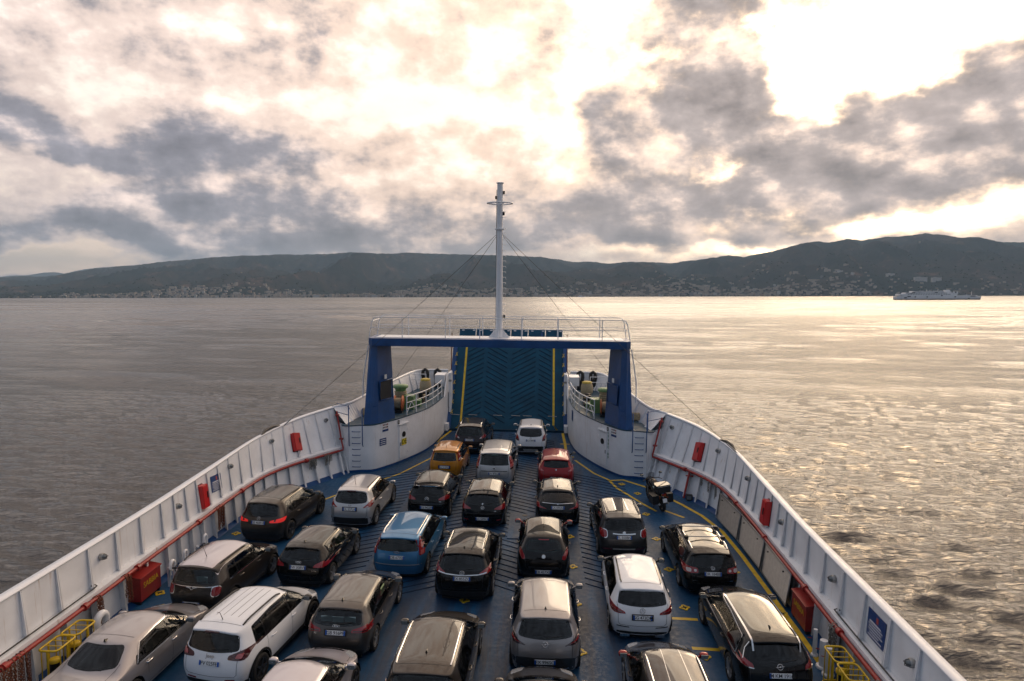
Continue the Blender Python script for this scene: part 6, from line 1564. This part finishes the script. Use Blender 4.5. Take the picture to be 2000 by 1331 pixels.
def e(k):
    k.glass(); k.mirrors(); k.lamps(); k.gaps(); k.rails('chrome', .022, .03)
    for x in (-.24, .24): k.line('roof_groove', 'alloy', [(x, .6), (x*.85, k.i['ftop']-.02)], 'top', .016, .004)
car(spec(4.30, 1.81, 1.60, 'car_plum', belt=1.0, cowl=3.16, ftop=2.4, roofw=.71, rtop=.3, rwin=(.64, .56, 1.05, 1.44, .06), mirror='car_red', lamps=[(LR, 'lamp_red', [(.6, .9), (.86, .9), (.86, 1.1), (.62, 1.1)], .04)]),
    5.46, 12.85, -1.0, 'dark plum crossover cut off by the bottom edge, behind the white tall hatchback', e)
def e(k): k.glass(); k.mirrors(); k.lamps(); k.gaps()
car(spec(4.3, 1.80, 1.5, 'car_bronze', belt=.98, cowl=3.16, ftop=2.4, roofw=.7, rwin=(.64, .56, 1.03, 1.36, .06), lamps=[(LR, 'lamp_red', [(.6, .9), (.86, .9), (.86, 1.05), (.62, 1.05)], .04)]),
    2.47, 11.55, 0, 'bronze car showing only its bonnet at the bottom edge of the picture', e)
make_shells([q[0] for q in CARS])
for c, x, y, yaw, label, ex in CARS:
    k = Car(c, x+XO, y, yaw, label); ex(k); k.finish()
# ================================================================ FITTINGS ALONG THE SIDE WALLS
def up_frame(sd, y, f, off=0.0, which='up'):
    s = s_of_y(y); q = bul_pts(s); a, b = (q[3], q[4]) if which == 'up' else (q[1], q[3])
    q1 = bul_pts(min(s+.1, S_END)); a1, b1 = (q1[3], q1[4]) if which == 'up' else (q1[1], q1[3])
    p = a.lerp(b, f); tg = (a1.lerp(b1, f)-p).normalized(); sl = (b-a).normalized(); n = tg.cross(sl)
    if n.x > 0: n = -n
    p = p+n*off
    return frame_mat(mir(p, sd), mir(n, sd), mir(sl, sd))
def at_wall(name, label, cat, sd, y, f, off=0.0, which='up', group=None):
    t = thing(name, label, cat, group=group); t.matrix_world = up_frame(sd, y, f, off, which); return t
side_word = lambda sd: 'right' if sd > 0 else 'left'
# red hose cabinets
for sd, y, lab in ((-1, 30.55, 'red hose cabinet high on the left wall nearest the bow'), (-1, 23.9, 'red hose cabinet on the left wall beside the blue notice'),
                   (1, 30.4, 'red hose cabinet high on the right wall nearest the bow'), (1, 23.8, 'red hose cabinet on the right wall above the grey grating')):
    t = at_wall('hose_cabinet', lab, 'hose cabinet', sd, y, .40, .03)
    MB().box(0, 0, .11, .40, .86, .20).build('cabinet', 'red_plastic', t); MB().box(0, 0, .225, .36, .80, .03).build('door', 'red_plastic', t)
    MB().box(.10, 0.05, .25, .05, .24, .03).build('latch', 'black_paint', t); MB().box(0, 0, .005, .46, .92, .012).build('back_plate', 'black_paint', t)
# bulkhead lamps and their cable
for sd in (-1, 1):
    names = ('nearest the bow', 'second from the bow', 'third from the bow', 'fourth from the bow', 'fifth from the bow', 'nearest the camera')
    for k, y in enumerate((32.5, 29.05, 26.05, 22.25, 18.15, 14.2)):
        if sd < 0 and y < 15: continue
        t = at_wall('bulkhead_lamp', 'round bulkhead lamp on the %s side wall, %s' % (side_word(sd), names[k]), 'lamp', sd, y, .72 if y > 25 else .60, .02, group='round bulkhead lamps on the side walls')
        b = MB(); b.lathe([(0.001, 0), (.085, 0), (.105, .05), (.10, .11), (.085, .12)], 14); b.build('housing', 'galvanised', t); g = MB(); g.lathe([(.085, .11), (.075, .16), (.04, .19), (.001, .195)], 14); g.build('glass', 'lamp_glass', t)
        for a in (0, pi/2): MB().tube([(.09*cos(a), .09*sin(a), .12), (.06*cos(a), .06*sin(a), .205), (-.06*cos(a), -.06*sin(a), .205), (-.09*cos(a), -.09*sin(a), .12)], .008, 5).build('guard', 'dark_metal', t)
    c = MB(); P = []
    for k in range(140):
        s = s_of_y(9)+(S_END-.4-s_of_y(9))*k/139; q = bul_pts(s); f = .66 if q[0].y < 27 else .76
        P.append(mir(q[3].lerp(q[4], f)-q[5]*.012+Vector((0, 0, .018*sin(k*.9))), sd))
    one(c.tube(P, .011, 5), 'cable', 'dark_metal', 'thin dark cable clipped along the %s side wall below its rail' % side_word(sd), 'cable')
# notices
for sd, y, lab in ((-1, 25.05, 'blue notice with white print on the left side wall'), (1, 15.81, 'large blue notice with white print on the right side wall')):
    k = 1.0 if sd < 0 else 1.1
    t = at_wall('notice_board', lab, 'sign', sd, y, .50, .05); MB().box(0, 0, 0, .78*k, .62*k, .012).build('board', 'sign_blue', t)
    put('emblem', MB().box(.04, .18*k, .008, .10, .14, .006).mesh('emblem', 'lamp_pink'), t)
    for j, (w, h) in enumerate(((.5, .03), (.62, .018), (.55, .018), (.64, .018), (.40, .018), (.60, .018))): MB().box(-.02+(w-.62)/2*k*.3, .06-j*.062*k, .008, w*k, h, .006).build('text_line', 'sign_white', t)
# red fire main under the shelf
for sd in (-1, 1):
    t = thing('fire_main', 'red fire main pipe running under the shelf of the %s side wall' % side_word(sd), 'pipe')
    P = []
    for k in range(80):
        s = s_of_y(9)+(s_of_y(32.7)-s_of_y(9))*k/79; q = bul_pts(s); P.append(mir(q[2]-q[5]*.10+Vector((0, 0, -.13)), sd))
    MB().tube(P, .058, 10).build('pipe', 'red_paint', t)
    for y in (14.2, 19.45, 23.2, 26.6, 30.9, 17.0): 
        q = bul_pts(s_of_y(y)); p = mir(q[2]-q[5]*.10+Vector((0, 0, -.13)), sd); dv = (mir(bul_pts(s_of_y(y)+.1)[0], sd)-mir(q[0], sd)).normalized()
        MB().tube([p-dv*.07, p+dv*.07], .098, 12).build('flange', 'red_paint', t); MB().tube([p, p-mir(q[5], sd)*-.14], .03, 6).build('pipe_hanger', 'red_paint', t)
    e = P[-1]; T = mir(bul(s_of_y(32.85))[1], sd)
    MB().tube([e, e+Vector((-sd*.16, .14, .02)), e+Vector((-sd*.17, .16, .12)), e+Vector((-sd*.05, .26, .55)), Vector((T.x-sd*.42, T.y-.1, T.z-.12))], .045, 8).build('riser', 'red_paint', t)
    for f in (.25, .9):
        p = (e+Vector((-sd*.17, .16, .12))).lerp(Vector((T.x-sd*.42, T.y-.1, T.z-.12)), f); MB().tube([p+Vector((-.10, -.03, 0)), p+Vector((.10, -.03, 0))], .05, 8).build('hydrant_valve', 'red_paint', t)
    if sd > 0:
        q = bul_pts(s_of_y(30.6)); p = q[2]-q[5]*.10+Vector((0, 0, -.13)); MB().tube([p, p.lerp(q[0]-q[5]*.08, .5), q[0]-q[5]*.08], .05, 8).build('branch_pipe', 'red_paint', t)
        MB().tube([p+Vector((-.16, .05, -.22)), p+Vector((.16, -.05, -.22))], .03, 6).build('branch_valve', 'red_paint', t)
        t2 = thing('floodlight', 'small black floodlight standing at the foot of the right wall', 'lamp', (8.95, 30.25, 0)); MB().box(0, 0, .14, .26, .2, .24).build('housing', 'black_paint', t2); MB().box(-.03, -.105, .15, .2, .012, .17).build('glass', 'lamp_glass', t2); MB().box(0, 0, .01, .2, .2, .02).build('foot', 'black_paint', t2)
    y = 31.45 if sd > 0 else 31.6
    t = at_wall('red_plate', 'plain red rectangle on the lower %s wall near the bow' % side_word(sd), 'sign', sd, y, .45, .02, 'lo'); MB().box(0, 0, 0, .26, .62, .012).build('plate', 'red_paint', t)
# SABBIA sand boxes
for sd, y in ((-1, 19.85), (1, 19.45)):
    t = thing('sand_box', 'red steel box lettered SABBIA against the %s side wall' % side_word(sd), 'sand box', (sd*10.06, y, 0))
    b = MB(); x0, x1 = (-.2, .26) if sd > 0 else (-.26, .2)
    hi = .90
    b.add([(-.2*sd, -.54, .10), (.26*sd, -.54, .10), (.26*sd, .54, .10), (-.2*sd, .54, .10), (-.2*sd, -.54, .82), (.26*sd, -.54, hi), (.26*sd, .54, hi), (-.2*sd, .54, .82)], [(0, 1, 2, 3), (0, 4, 5, 1), (1, 5, 6, 2), (2, 6, 7, 3), (3, 7, 4, 0)] if sd < 0 else [(3, 2, 1, 0), (1, 5, 4, 0), (2, 6, 5, 1), (3, 7, 6, 2), (0, 4, 7, 3)])
    b.build('box', 'red_paint', t); MB().slab(*([(-.23*sd, -.57, .815), (.27*sd, -.57, .905), (.27*sd, .57, .905), (-.23*sd, .57, .815)][::1 if sd > 0 else -1]), .03).build('lid', 'red_paint', t)
    o = put('lettering', text_mesh('SABBIA', .25, 'yellow_paint', .002), t); o.matrix_local = frame_mat((-.205*sd, 0, .55), (-sd, 0, 0))
    for yy in (-.5, .5): MB().box(0.03*sd, yy, .05, .4, .06, .10).build('foot', 'black_paint', t)
# chains hung on the pipe
def strand_mesh(n, m, L=.075):
    mb = MB()
    for k in range(n):
        a = k % 2; P = []
        for j in range(8):
            u = 2*pi*j/8; w, z = .026*cos(u), L*.62*sin(u)
            P.append((w if a else 0, 0 if a else w, -k*L*.86+z))
        mb.tube(P, .0095, 4, closed=True)
    return mb.mesh('chain_strand', m)
SM = {(n, m): strand_mesh(n, m) for n in (5, 7, 9, 12) for m in ('chain_rust', 'chain_grey')}
def chains(sd, y, n, m, lab, lens=(7, 9), spread=.05, z0=1.10, r=.03):
    t = thing('hanging_chains', lab, 'chain', (0, 0, 0), group='lashing chains hung along the side walls')
    for k in range(n):
        q = bul_pts(s_of_y(y)+(k-(n-1)/2)*spread); p = mir(q[2]-q[5]*(.20+.03*R_.uniform(-1, 1))+Vector((0, 0, z0-SHELF_Z)), sd)
        o = put('chain_strand', SM[(R_.choice(lens), m)], t, p); o.rotation_euler = (R_.uniform(-.06, .06), R_.uniform(-.06, .06), R_.uniform(0, 3))
        o = put('chain_strand', SM[(5, m)], t, mir(q[2]-q[5]*.03+Vector((0, 0, z0-SHELF_Z+.02)), sd)); o.rotation_euler = (0, -sd*1.3, R_.uniform(-.3, .3))
        if k % 2 == 0:
            h = MB(); h.tube([p+Vector((0, 0, -.02)), p+mir(Vector((.05, 0, .10)), sd), p+mir(Vector((.17, 0, .09)), sd), p+mir(Vector((.19, 0, -.05)), sd)], .018, 5); h.build('hook', m, t)
    return t
chains(-1, 24.75, 10, 'chain_rust', 'rusty chains bunched on the left wall below the hose cabinet', (9, 12), .055)
chains(-1, 18.85, 6, 'chain_rust', 'rusty chains hanging just aft of the left SABBIA box', (9, 12), .04); chains(-1, 17.5, 5, 'chain_rust', 'thin bunch of rusty chains above the large white vent', (12, 9), .035)
chains(-1, 14.2, 22, 'chain_rust', 'thick curtain of rusty chains at the bottom left edge', (12, 12), .06)
chains(-1, 31.2, 8, 'chain_grey', 'first bunch of grey chains near the left deck ladder', (5, 7), .055); chains(-1, 32.05, 8, 'chain_grey', 'second bunch of grey chains near the left deck ladder', (5, 7), .055)
chains(1, 17.25, 8, 'chain_grey', 'thick bunch of grey chains forward of the right yellow cages', (9, 7), .05); chains(1, 14.75, 5, 'chain_grey', 'grey chains over the right yellow cages', (5, 7), .05)
chains(1, 29.75, 2, 'chain_grey', 'short grey chains on the right wall, foremost of three', (5, 7), .05); chains(1, 29.25, 2, 'chain_grey', 'short grey chains on the right wall, middle of three', (7, 7), .05); chains(1, 28.7, 3, 'chain_grey', 'short grey chains on the right wall, aftmost of three', (7, 9), .05)
# grey slatted panels leaning along the right wall
for k, (a, b, lab) in enumerate(((25.55, 27.9, 'foremost'), (22.95, 25.45, 'middle'), (20.35, 22.85, 'aftmost'))):
    pa, pb = bul(s_of_y(a))[0], bul(s_of_y(b))[0]; A = Vector((pa.x-.16, pa.y, 0)); B = Vector((pb.x-.16, pb.y, 0)); d = (B-A); L = d.length
    t = thing('ribbed_panel', 'grey ribbed metal panel standing along the right wall, %s of three' % lab, 'panel', A, atan2(d.y, d.x)-pi/2, 'grey ribbed panels along the right wall')
    mb = MB(); vs = []; n = 44
    for j in range(n+1):
        z = .14+.98*j/n; x = -.05+(.022 if j % 2 else -.012)+.10*(j/n); vs += [(x, 0.02, z), (x, L-.02, z)]
    mb.add(vs, [(2*j, 2*j+1, 2*j+3, 2*j+2) for j in range(n)]); mb.build('ribbed_sheet', 'grey_metal', t)
    MB().tube([(-.08, 0, .12), (-.08, L, .12), (.04, L, 1.13), (.04, 0, 1.13)], .025, 5, closed=True).build('edge_frame', 'grey_metal', t)
    MB().slab((.06, 0, .1), (.06, L, .1), (.14, L, 1.12), (.14, 0, 1.12), .02).build('back_sheet', 'grey_metal', t)
    for j in range(2): MB().box(-.03, L*(.2+.6*j), 1.0, .04, .05, .04).build('clamp', 'dark_metal', t)
# yellow guard cages with bollards
def cage(sd, y, lab):
    t = thing('guard_cage', lab, 'guard cage', (sd*9.66, y, 0), 0, 'yellow tubular cages over the bollards'); a, b = .24, .36
    def loop(z, r=.1):
        P = []
        for cx, cy, a0 in ((a-r, b-r, 0), (-a+r, b-r, pi/2), (-a+r, -b+r, pi), (a-r, -b+r, 1.5*pi)):
            for k in range(4): u = a0+k*pi/6; P.append((cx+r*cos(u), cy+r*sin(u), z))
        return P
    for z in (.98, .08): MB().tube(loop(z), .026, 6, closed=True).build('hoop', 'yellow_paint', t)
    for x, yy in ((a, -.25), (a, 0), (a, .25), (-a, -.25), (-a, 0), (-a, .25), (0, b), (0, -b)): MB().tube([(x, yy, .08), (x, yy, .98)], .014 if abs(yy) < .3 and yy != 0 else .024, 6).build('bar', 'yellow_paint', t)
    for yy in (-.12, .12): MB().tube([(-a, yy, .98), (a, yy, .98)], .012, 5).build('top_bar', 'yellow_paint', t)
def bollard(sd, x, y, lab):
    t = thing('bollard', lab, 'bollard', (sd*x, y, 0), 0, 'black bollards with yellow caps'); MB().lathe([(.13, 0), (.115, .1), (.115, .5), (.13, .55)], 16).build('post', 'black_paint', t); MB().lathe([(.135, .55), (.135, .62), (.1, .64), (.001, .645)], 16).build('cap', 'yellow_paint', t)
for sd in (-1, 1):
    for k, y in enumerate((16.25, 15.5)):
        w = ('forward', 'aft')[k]; cage(sd, y, 'yellow tubular guard cage by the %s side wall, the %s one' % (side_word(sd), w)); bollard(sd, 9.70, y-.08, 'black bollard with a yellow cap inside the %s yellow cage on the %s' % (w, side_word(sd)))
# gooseneck vents and valves
def goose(sd, y, r, h, lab, x=9.72):
    t = thing('gooseneck_vent', lab, 'vent pipe', (sd*x, y, 0), 0, 'white gooseneck vents at the side walls'); R = r*2.0
    P = [(0, 0, 0), (0, 0, h)]+[(0, R*(cos(pi*k/8)-1), h+R*sin(pi*k/8)) for k in range(1, 9)]+[(0, -2*R, h-.10)]
    MB().tube(P, r, 10).build('pipe', 'white_trim', t); MB().lathe([(r*1.7, 0), (r*1.7, .03), (r, .035)], 14).build('flange', 'white_trim', t); MB().tube([(0, -2*R, h-.10), (0, -2*R, h-.16)], r*1.2, 10).build('mouth', 'white_trim', t)
goose(-1, 17.45, .10, .62, 'big white gooseneck vent by the left yellow cages'); goose(-1, 20.95, .06, .62, 'white gooseneck vent just forward of the left sand box'); goose(-1, 21.75, .045, .66, 'middle of three small white gooseneck vents forward of the left sand box'); goose(-1, 23.1, .045, .66, 'slim white gooseneck vent aft of the rusty chains on the left')
def valve(sd, y, lab):
    t = thing('hand_valve', lab, 'valve', (sd*9.70, y, 0), 0, 'valves with black handwheels'); MB().tube([(0, 0, 0), (0, 0, .62), (-sd*.12, -.12, .66)], .05, 8).build('pipe', 'white_trim', t)
    MB().tube([(-sd*.02, 0, .6), (-sd*.26, 0, .62)], .03, 8).build('stem', 'dark_metal', t); MB().tube([(-sd*.26, .10*cos(k*pi/6), .62+.10*sin(k*pi/6)) for k in range(12)], .016, 5, closed=True).build('handwheel', 'black_paint', t); MB().box(-sd*.26, 0, .62, .02, .19, .02).build('spoke', 'black_paint', t)
valve(-1, 22.35, 'forward one of two black handwheel valves at the left wall'); valve(-1, 20.6, 'aft one of two black handwheel valves at the left wall, beside the sand box')
for y, r, lab in ((17.85, .055, 'slim white standpipe at the right wall under the grey chains'), (17.3, .10, 'thick white standpipe at the right wall under the grey chains'), (16.95, .09, 'white standpipe at the right wall beside the yellow cages')):
    t = thing('standpipe', lab, 'pipe', (9.72, y, 0)); MB().tube([(0, 0, 0), (0, 0, .75)], r, 10).build('pipe', 'white_trim', t); MB().lathe([(r*1.7, 0), (r*1.7, .05), (r, .06)], 14).build('flange', 'white_trim', t)
    MB().tube([(-.1, 0, .5), (-.2, 0, .52)], .012, 5).build('tap', 'red_paint', t)
for sd in (-1, 1):
    q = bul_pts(s_of_y(15.6)); P = [mir(bul_pts(s_of_y(y))[3]-bul_pts(s_of_y(y))[5]*.18+Vector((0, 0, .05)), sd) for y in np.linspace(13, 17.6, 14)]
    P += [P[-1]+Vector((-sd*.03, .10, .04)), P[-1]+Vector((sd*.05, .12, .06)), P[-1]+Vector((sd*.08, .02, .06))]
    one(MB().tube(P, .02, 6), 'boat_hook', 'dark_metal', 'long dark boat hook lying on the shelf of the %s wall' % side_word(sd), 'hook')
    T = mir(bul(s_of_y(28.6 if sd > 0 else 29.2))[1], sd); t = thing('fairlead', 'black chafed fairlead on the %s wall rail where the stay wire lands' % side_word(sd), 'fairlead', T)
    dv = (mir(bul(s_of_y(29.6))[1], sd)-mir(bul(s_of_y(28.6))[1], sd)).normalized(); MB().tube([-dv*.7, -dv*.3+Vector((sd*.1, 0, .10)), dv*.3+Vector((sd*.1, 0, .10)), dv*.7], .07, 8).build('horn', 'black_paint', t)

# ================================================================ MOORING PLATFORMS
for sd in (-1, 1):
    w = side_word(sd); Z = 2.43
    t = thing('capstan_winch', 'green mooring capstan behind the curved railing on the %s platform' % w, 'winch', (sd*5.75, 37.7, Z))
    MB().lathe([(.42, 0), (.42, .35), (.36, .42), (.30, .5), (.27, .95), (.34, 1.12), (.36, 1.16)], 20).build('drum', 'green_paint' if sd < 0 else 'rope', t); MB().lathe([(.42, 1.16), (.44, 1.22), (.40, 1.30), (.001, 1.33)], 20).build('capstan_head', 'green_paint', t)
    for z in (.62, .72, .82, .92): MB().tube([((.30)*cos(k*pi/10), .30*sin(k*pi/10), z) for k in range(20)], .05, 6, closed=True).build('rope_turn', 'rope', t)
    MB().box(sd*-.55, -.15, .38, .55, .7, .76).build('gear_case', 'green_paint', t); MB().tube([(sd*-.75, .1, .5), (sd*-.1, .1, .5)], .2, 12).build('motor', 'green_paint', t)
    t = thing('rope_drum', 'rusty red winch drum beside the %s gantry leg' % w, 'winch drum', (sd*5.62, 36.45, Z)); Q = Matrix.Translation((0, 0, .5)) @ Matrix.Rotation(pi/2, 4, 'Y')
    for x in (-.22, .22): MB().lathe([(.001, x), (.44, x), (.44, x+.03), (.001, x+.03)], 20, Q).build('flange', 'orange_hose', t)
    MB().lathe([(.28, -.2), (.30, 0), (.28, .2)], 16, Q).build('rope_turns', 'rope', t); MB().box(0, 0, .1, .5, .5, .2).build('bed', 'dark_metal', t)
    t = thing('mooring_reel', 'tan rope reel near the fore end of the %s platform' % w, 'rope reel', (sd*4.95, 41.2, Z)); MB().lathe([(.26, .3), (.36, .42), (.37, .6), (.36, .82), (.30, 1.0)], 18).build('rope_turns', 'rope', t); MB().lathe([(.22, 0), (.22, .3), (.26, .31)], 14).build('pedestal', 'dark_metal', t); MB().lathe([(.30, 1.0), (.31, 1.08), (.2, 1.12), (.001, 1.12)], 18).build('top_disc', 'worn_yellow', t)
    for k, x in enumerate((4.72, 5.55)):
        t = thing('chock', 'black mooring chock on the %s bow rail, %s one' % (w, ('inner', 'outer')[k]), 'chock', (sd*x, 44.55, 3.0)); h = MB()
        h.tube([(-.12, 0, 0), (-.16, 0, .25), (-.15, 0, .50), (0, 0, .62), (.15, 0, .50), (.16, 0, .25), (.12, 0, 0)], .115, 8); h.build('horn', 'black_paint', t); MB().box(0, 0, -.28, .4, .3, .6).build('base', 'dark_metal', t)
    t = thing('safety_railing', 'white three-bar guard in front of the bow plating on the %s platform' % w, 'railing', (sd*5.9, 43.3, Z))
    for z in (.35, .7, 1.05): MB().tube([(-.62, 0, z), (.62, 0, z)], .022, 6).build('bar', 'white_trim', t)
    for x in (-.62, .62): MB().tube([(x, 0, 0), (x, 0, 1.05)], .026, 6).build('post', 'white_trim', t)
    t = thing('mooring_bitts', 'pair of dark bitts with rope on the %s platform' % w, 'bitts', (sd*4.9, 39.6, Z)); MB().box(0, 0, .05, .5, 1.1, .1).build('base', 'dark_metal', t)
    for yy in (-.32, .32): MB().lathe([(.14, .1), (.13, .5), (.17, .56), (.17, .6), (.001, .62)], 12, Matrix.Translation((0, yy, 0))).build('post', 'dark_metal', t)
    MB().tube([(.17*cos(a*.4), (.32 if (a//16) % 2 else -.32)+.17*sin(a*.4), .2+.006*a) for a in range(40)], .035, 5).build('rope_turns', 'rope', t)
    t = thing('rope_coil', 'coil of tan mooring rope on deck behind the %s gantry leg' % w, 'rope', (sd*7.15, 35.7, Z)); P = [((.34-.0012*k)*cos(k*.35), (.34-.0012*k)*sin(k*.35), .05+.0028*k) for k in range(110)]; MB().tube(P, .042, 6).build('coil', 'rope', t); MB().tube([(.3, 0, .05), (.5, .3, .05), (.3, .9, .05), (-.1, 1.4, .05)], .042, 6).build('rope_tail', 'rope', t)
    t = thing('deck_box', 'small green tool box on the %s mooring platform' % w, 'box', (sd*4.95, 38.3, Z)); MB().box(0, 0, .16, .5, .45, .32).build('case', 'green_paint', t); MB().box(0, 0, .335, .53, .48, .03).build('lid', 'green_paint', t)
# ================================================================ MOTORCYCLE
def motorcycle():
    t = thing('motorcycle', 'black touring motorcycle with a top case parked on the right beside the dark grey crossover', 'motorcycle', (7.50, 28.75, 0.0), radians(12)); t.rotation_euler = (0, radians(-7), radians(12))
    Q = Matrix.Rotation(pi/2, 4, 'Y')
    for y in (0, 1.50):
        w = MB(); w.lathe([(.235, -.05), (.28, -.075), (.315, -.05), (.325, 0), (.315, .05), (.28, .075), (.235, .05)], 22, Matrix.Translation((0, y, .325)) @ Q); o = w.build('wheel', 'tyre', t)
        r = MB(); r.lathe([(.24, -.04), (.24, .04), (.22, .04), (.22, -.04)], 22, Matrix.Translation((0, y, .325)) @ Q)
        for k in range(6): a = k*pi/3; r.tube([(0, y, .325), (0, y+.23*cos(a), .325+.23*sin(a))], .018, 5)
        r.build('rim', 'dark_metal', o)
    b = MB(); b.tube([(0, 0.05, .36), (0, .45, .45), (0, .75, .5)], [.05, .10, .15], 8); b.box(0, .75, .46, .42, .48, .42); b.build('engine', 'dark_metal', t)
    MB().tube([(0, .42, .80), (0, .62, .90), (0, .85, .98), (0, 1.05, 1.0), (0, 1.22, .92)], [.10, .17, .20, .19, .10], 12).build('tank', 'car_black', t)
    MB().tube([(0, -.10, .88), (0, .1, .86), (0, .35, .82), (0, .6, .86)], [.10, .15, .15, .10], 10, flat=.5).build('seat', 'trim_black', t)
    MB().tube([(0, 1.5, .68), (0, 1.38, .82), (0, 1.22, 1.0), (0, 1.12, 1.1)], [.10, .17, .21, .12], 10).build('fairing', 'car_black', t)
    for x in (-.1, .1): MB().tube([(x, 1.5, .325), (x, 1.14, 1.1)], .028, 6).build('fork', 'galvanised', t)
    MB().tube([(0, 1.78, .52), (0, 1.6, .67), (0, 1.45, .67), (0, 1.28, .55)], .085, 8, flat=.35).build('mudguard', 'car_black', t)
    MB().tube([(-.44, .92, 1.10), (-.3, 1.04, 1.14), (0, 1.12, 1.12), (.3, 1.04, 1.14), (.44, .92, 1.10)], .018, 6).build('handlebar', 'trim_black', t)
    for sd in (-1, 1):
        MB().tube([(sd*.34, 1.03, 1.14), (sd*.42, 1.06, 1.32)], .01, 5).build('mirror_stalk', 'trim_black', t); MB().sphere((sd*.43, 1.06, 1.36), .075, 6, .65).build('mirror', 'trim_black', t); MB().box(sd*.43, .995, 1.36, .11, .012, .07).build('mirror_glass', 'lamp_glass', t)
        p = MB(); p.prism([(sd*.20, -.22), (sd*.46, -.20), (sd*.47, .28), (sd*.22, .30)] if sd > 0 else [(sd*.20, -.22), (sd*.22, .30), (sd*.47, .28), (sd*.46, -.20)], .42, .80); p.build('pannier', 'trim_black', t)
        MB().tube([(sd*.12, .1, .33), (sd*.2, -.25, .42)], .045, 8).build('exhaust', 'galvanised', t)
        MB().tube([(sd*.06, .02, .68), (sd*.18, -.32, .7)], .02, 5).build('indicator', 'orange_hose', t)
    b = MB(); b.prism([(-.28, -.42), (.28, -.42), (.30, -.05), (.22, .06), (-.22, .06), (-.30, -.05)], .96, 1.24); b.build('top_case', 'trim_black', t)
    b = MB(); b.prism([(-.29, -.43), (.29, -.43), (.31, -.05), (.23, .07), (-.23, .07), (-.31, -.05)], 1.24, 1.29); b.build('case_lid', 'car_black', t); MB().box(0, -.44, 1.245, .56, .02, .03).build('lid_trim', 'galvanised', t)
    m = bpy.data.materials.new('smoked_screen'); m.use_nodes = True; nt = m.node_tree; pb = nt.nodes['Principled BSDF']; pb.inputs['Base Color'].default_value = (.10, .11, .12, 1); pb.inputs['Alpha'].default_value = .45; pb.inputs['Roughness'].default_value = .05; MATS['smoked_screen'] = m
    s = MB(); vs = []
    for k in range(7):
        a = -1.0+k/3; vs += [(.23*sin(a), 1.28+.10*cos(a), .98), (.20*sin(a), 1.06+.06*cos(a), 1.42-.06*abs(a))]
    s.add(vs, [(2*k, 2*k+1, 2*k+3, 2*k+2) for k in range(6)], True); s.build('windscreen', 'smoked_screen', t)
    MB().box(0, .42, .94, .30, .30, .05).build('seat_bag', 'sunshade', t)
    MB().box(0, -.36, .86, .18, .05, .09).build('tail_light', 'lamp_red', t)
    P = put('number_plate', MB().box(0, 0, 0, .18, .17, .012).mesh('number_plate', 'plate_white'), t); P.matrix_local = frame_mat((0, -.42, .62), (0, -1, .35))
    MB().tube([(0, -.05, .55), (0, -.35, .7), (0, -.43, .55)], .05, 6, flat=.4).build('rear_mudguard', 'trim_black', t)
    MB().tube([(-.1, .5, .3), (-.26, .42, .0)], .014, 5).build('side_stand', 'dark_metal', t)
motorcycle()
# ---------------------------------------------------------------- set the ship's trim and heading
for o in SHIP:
    o.matrix_world = M_SHIP @ o.matrix_basis
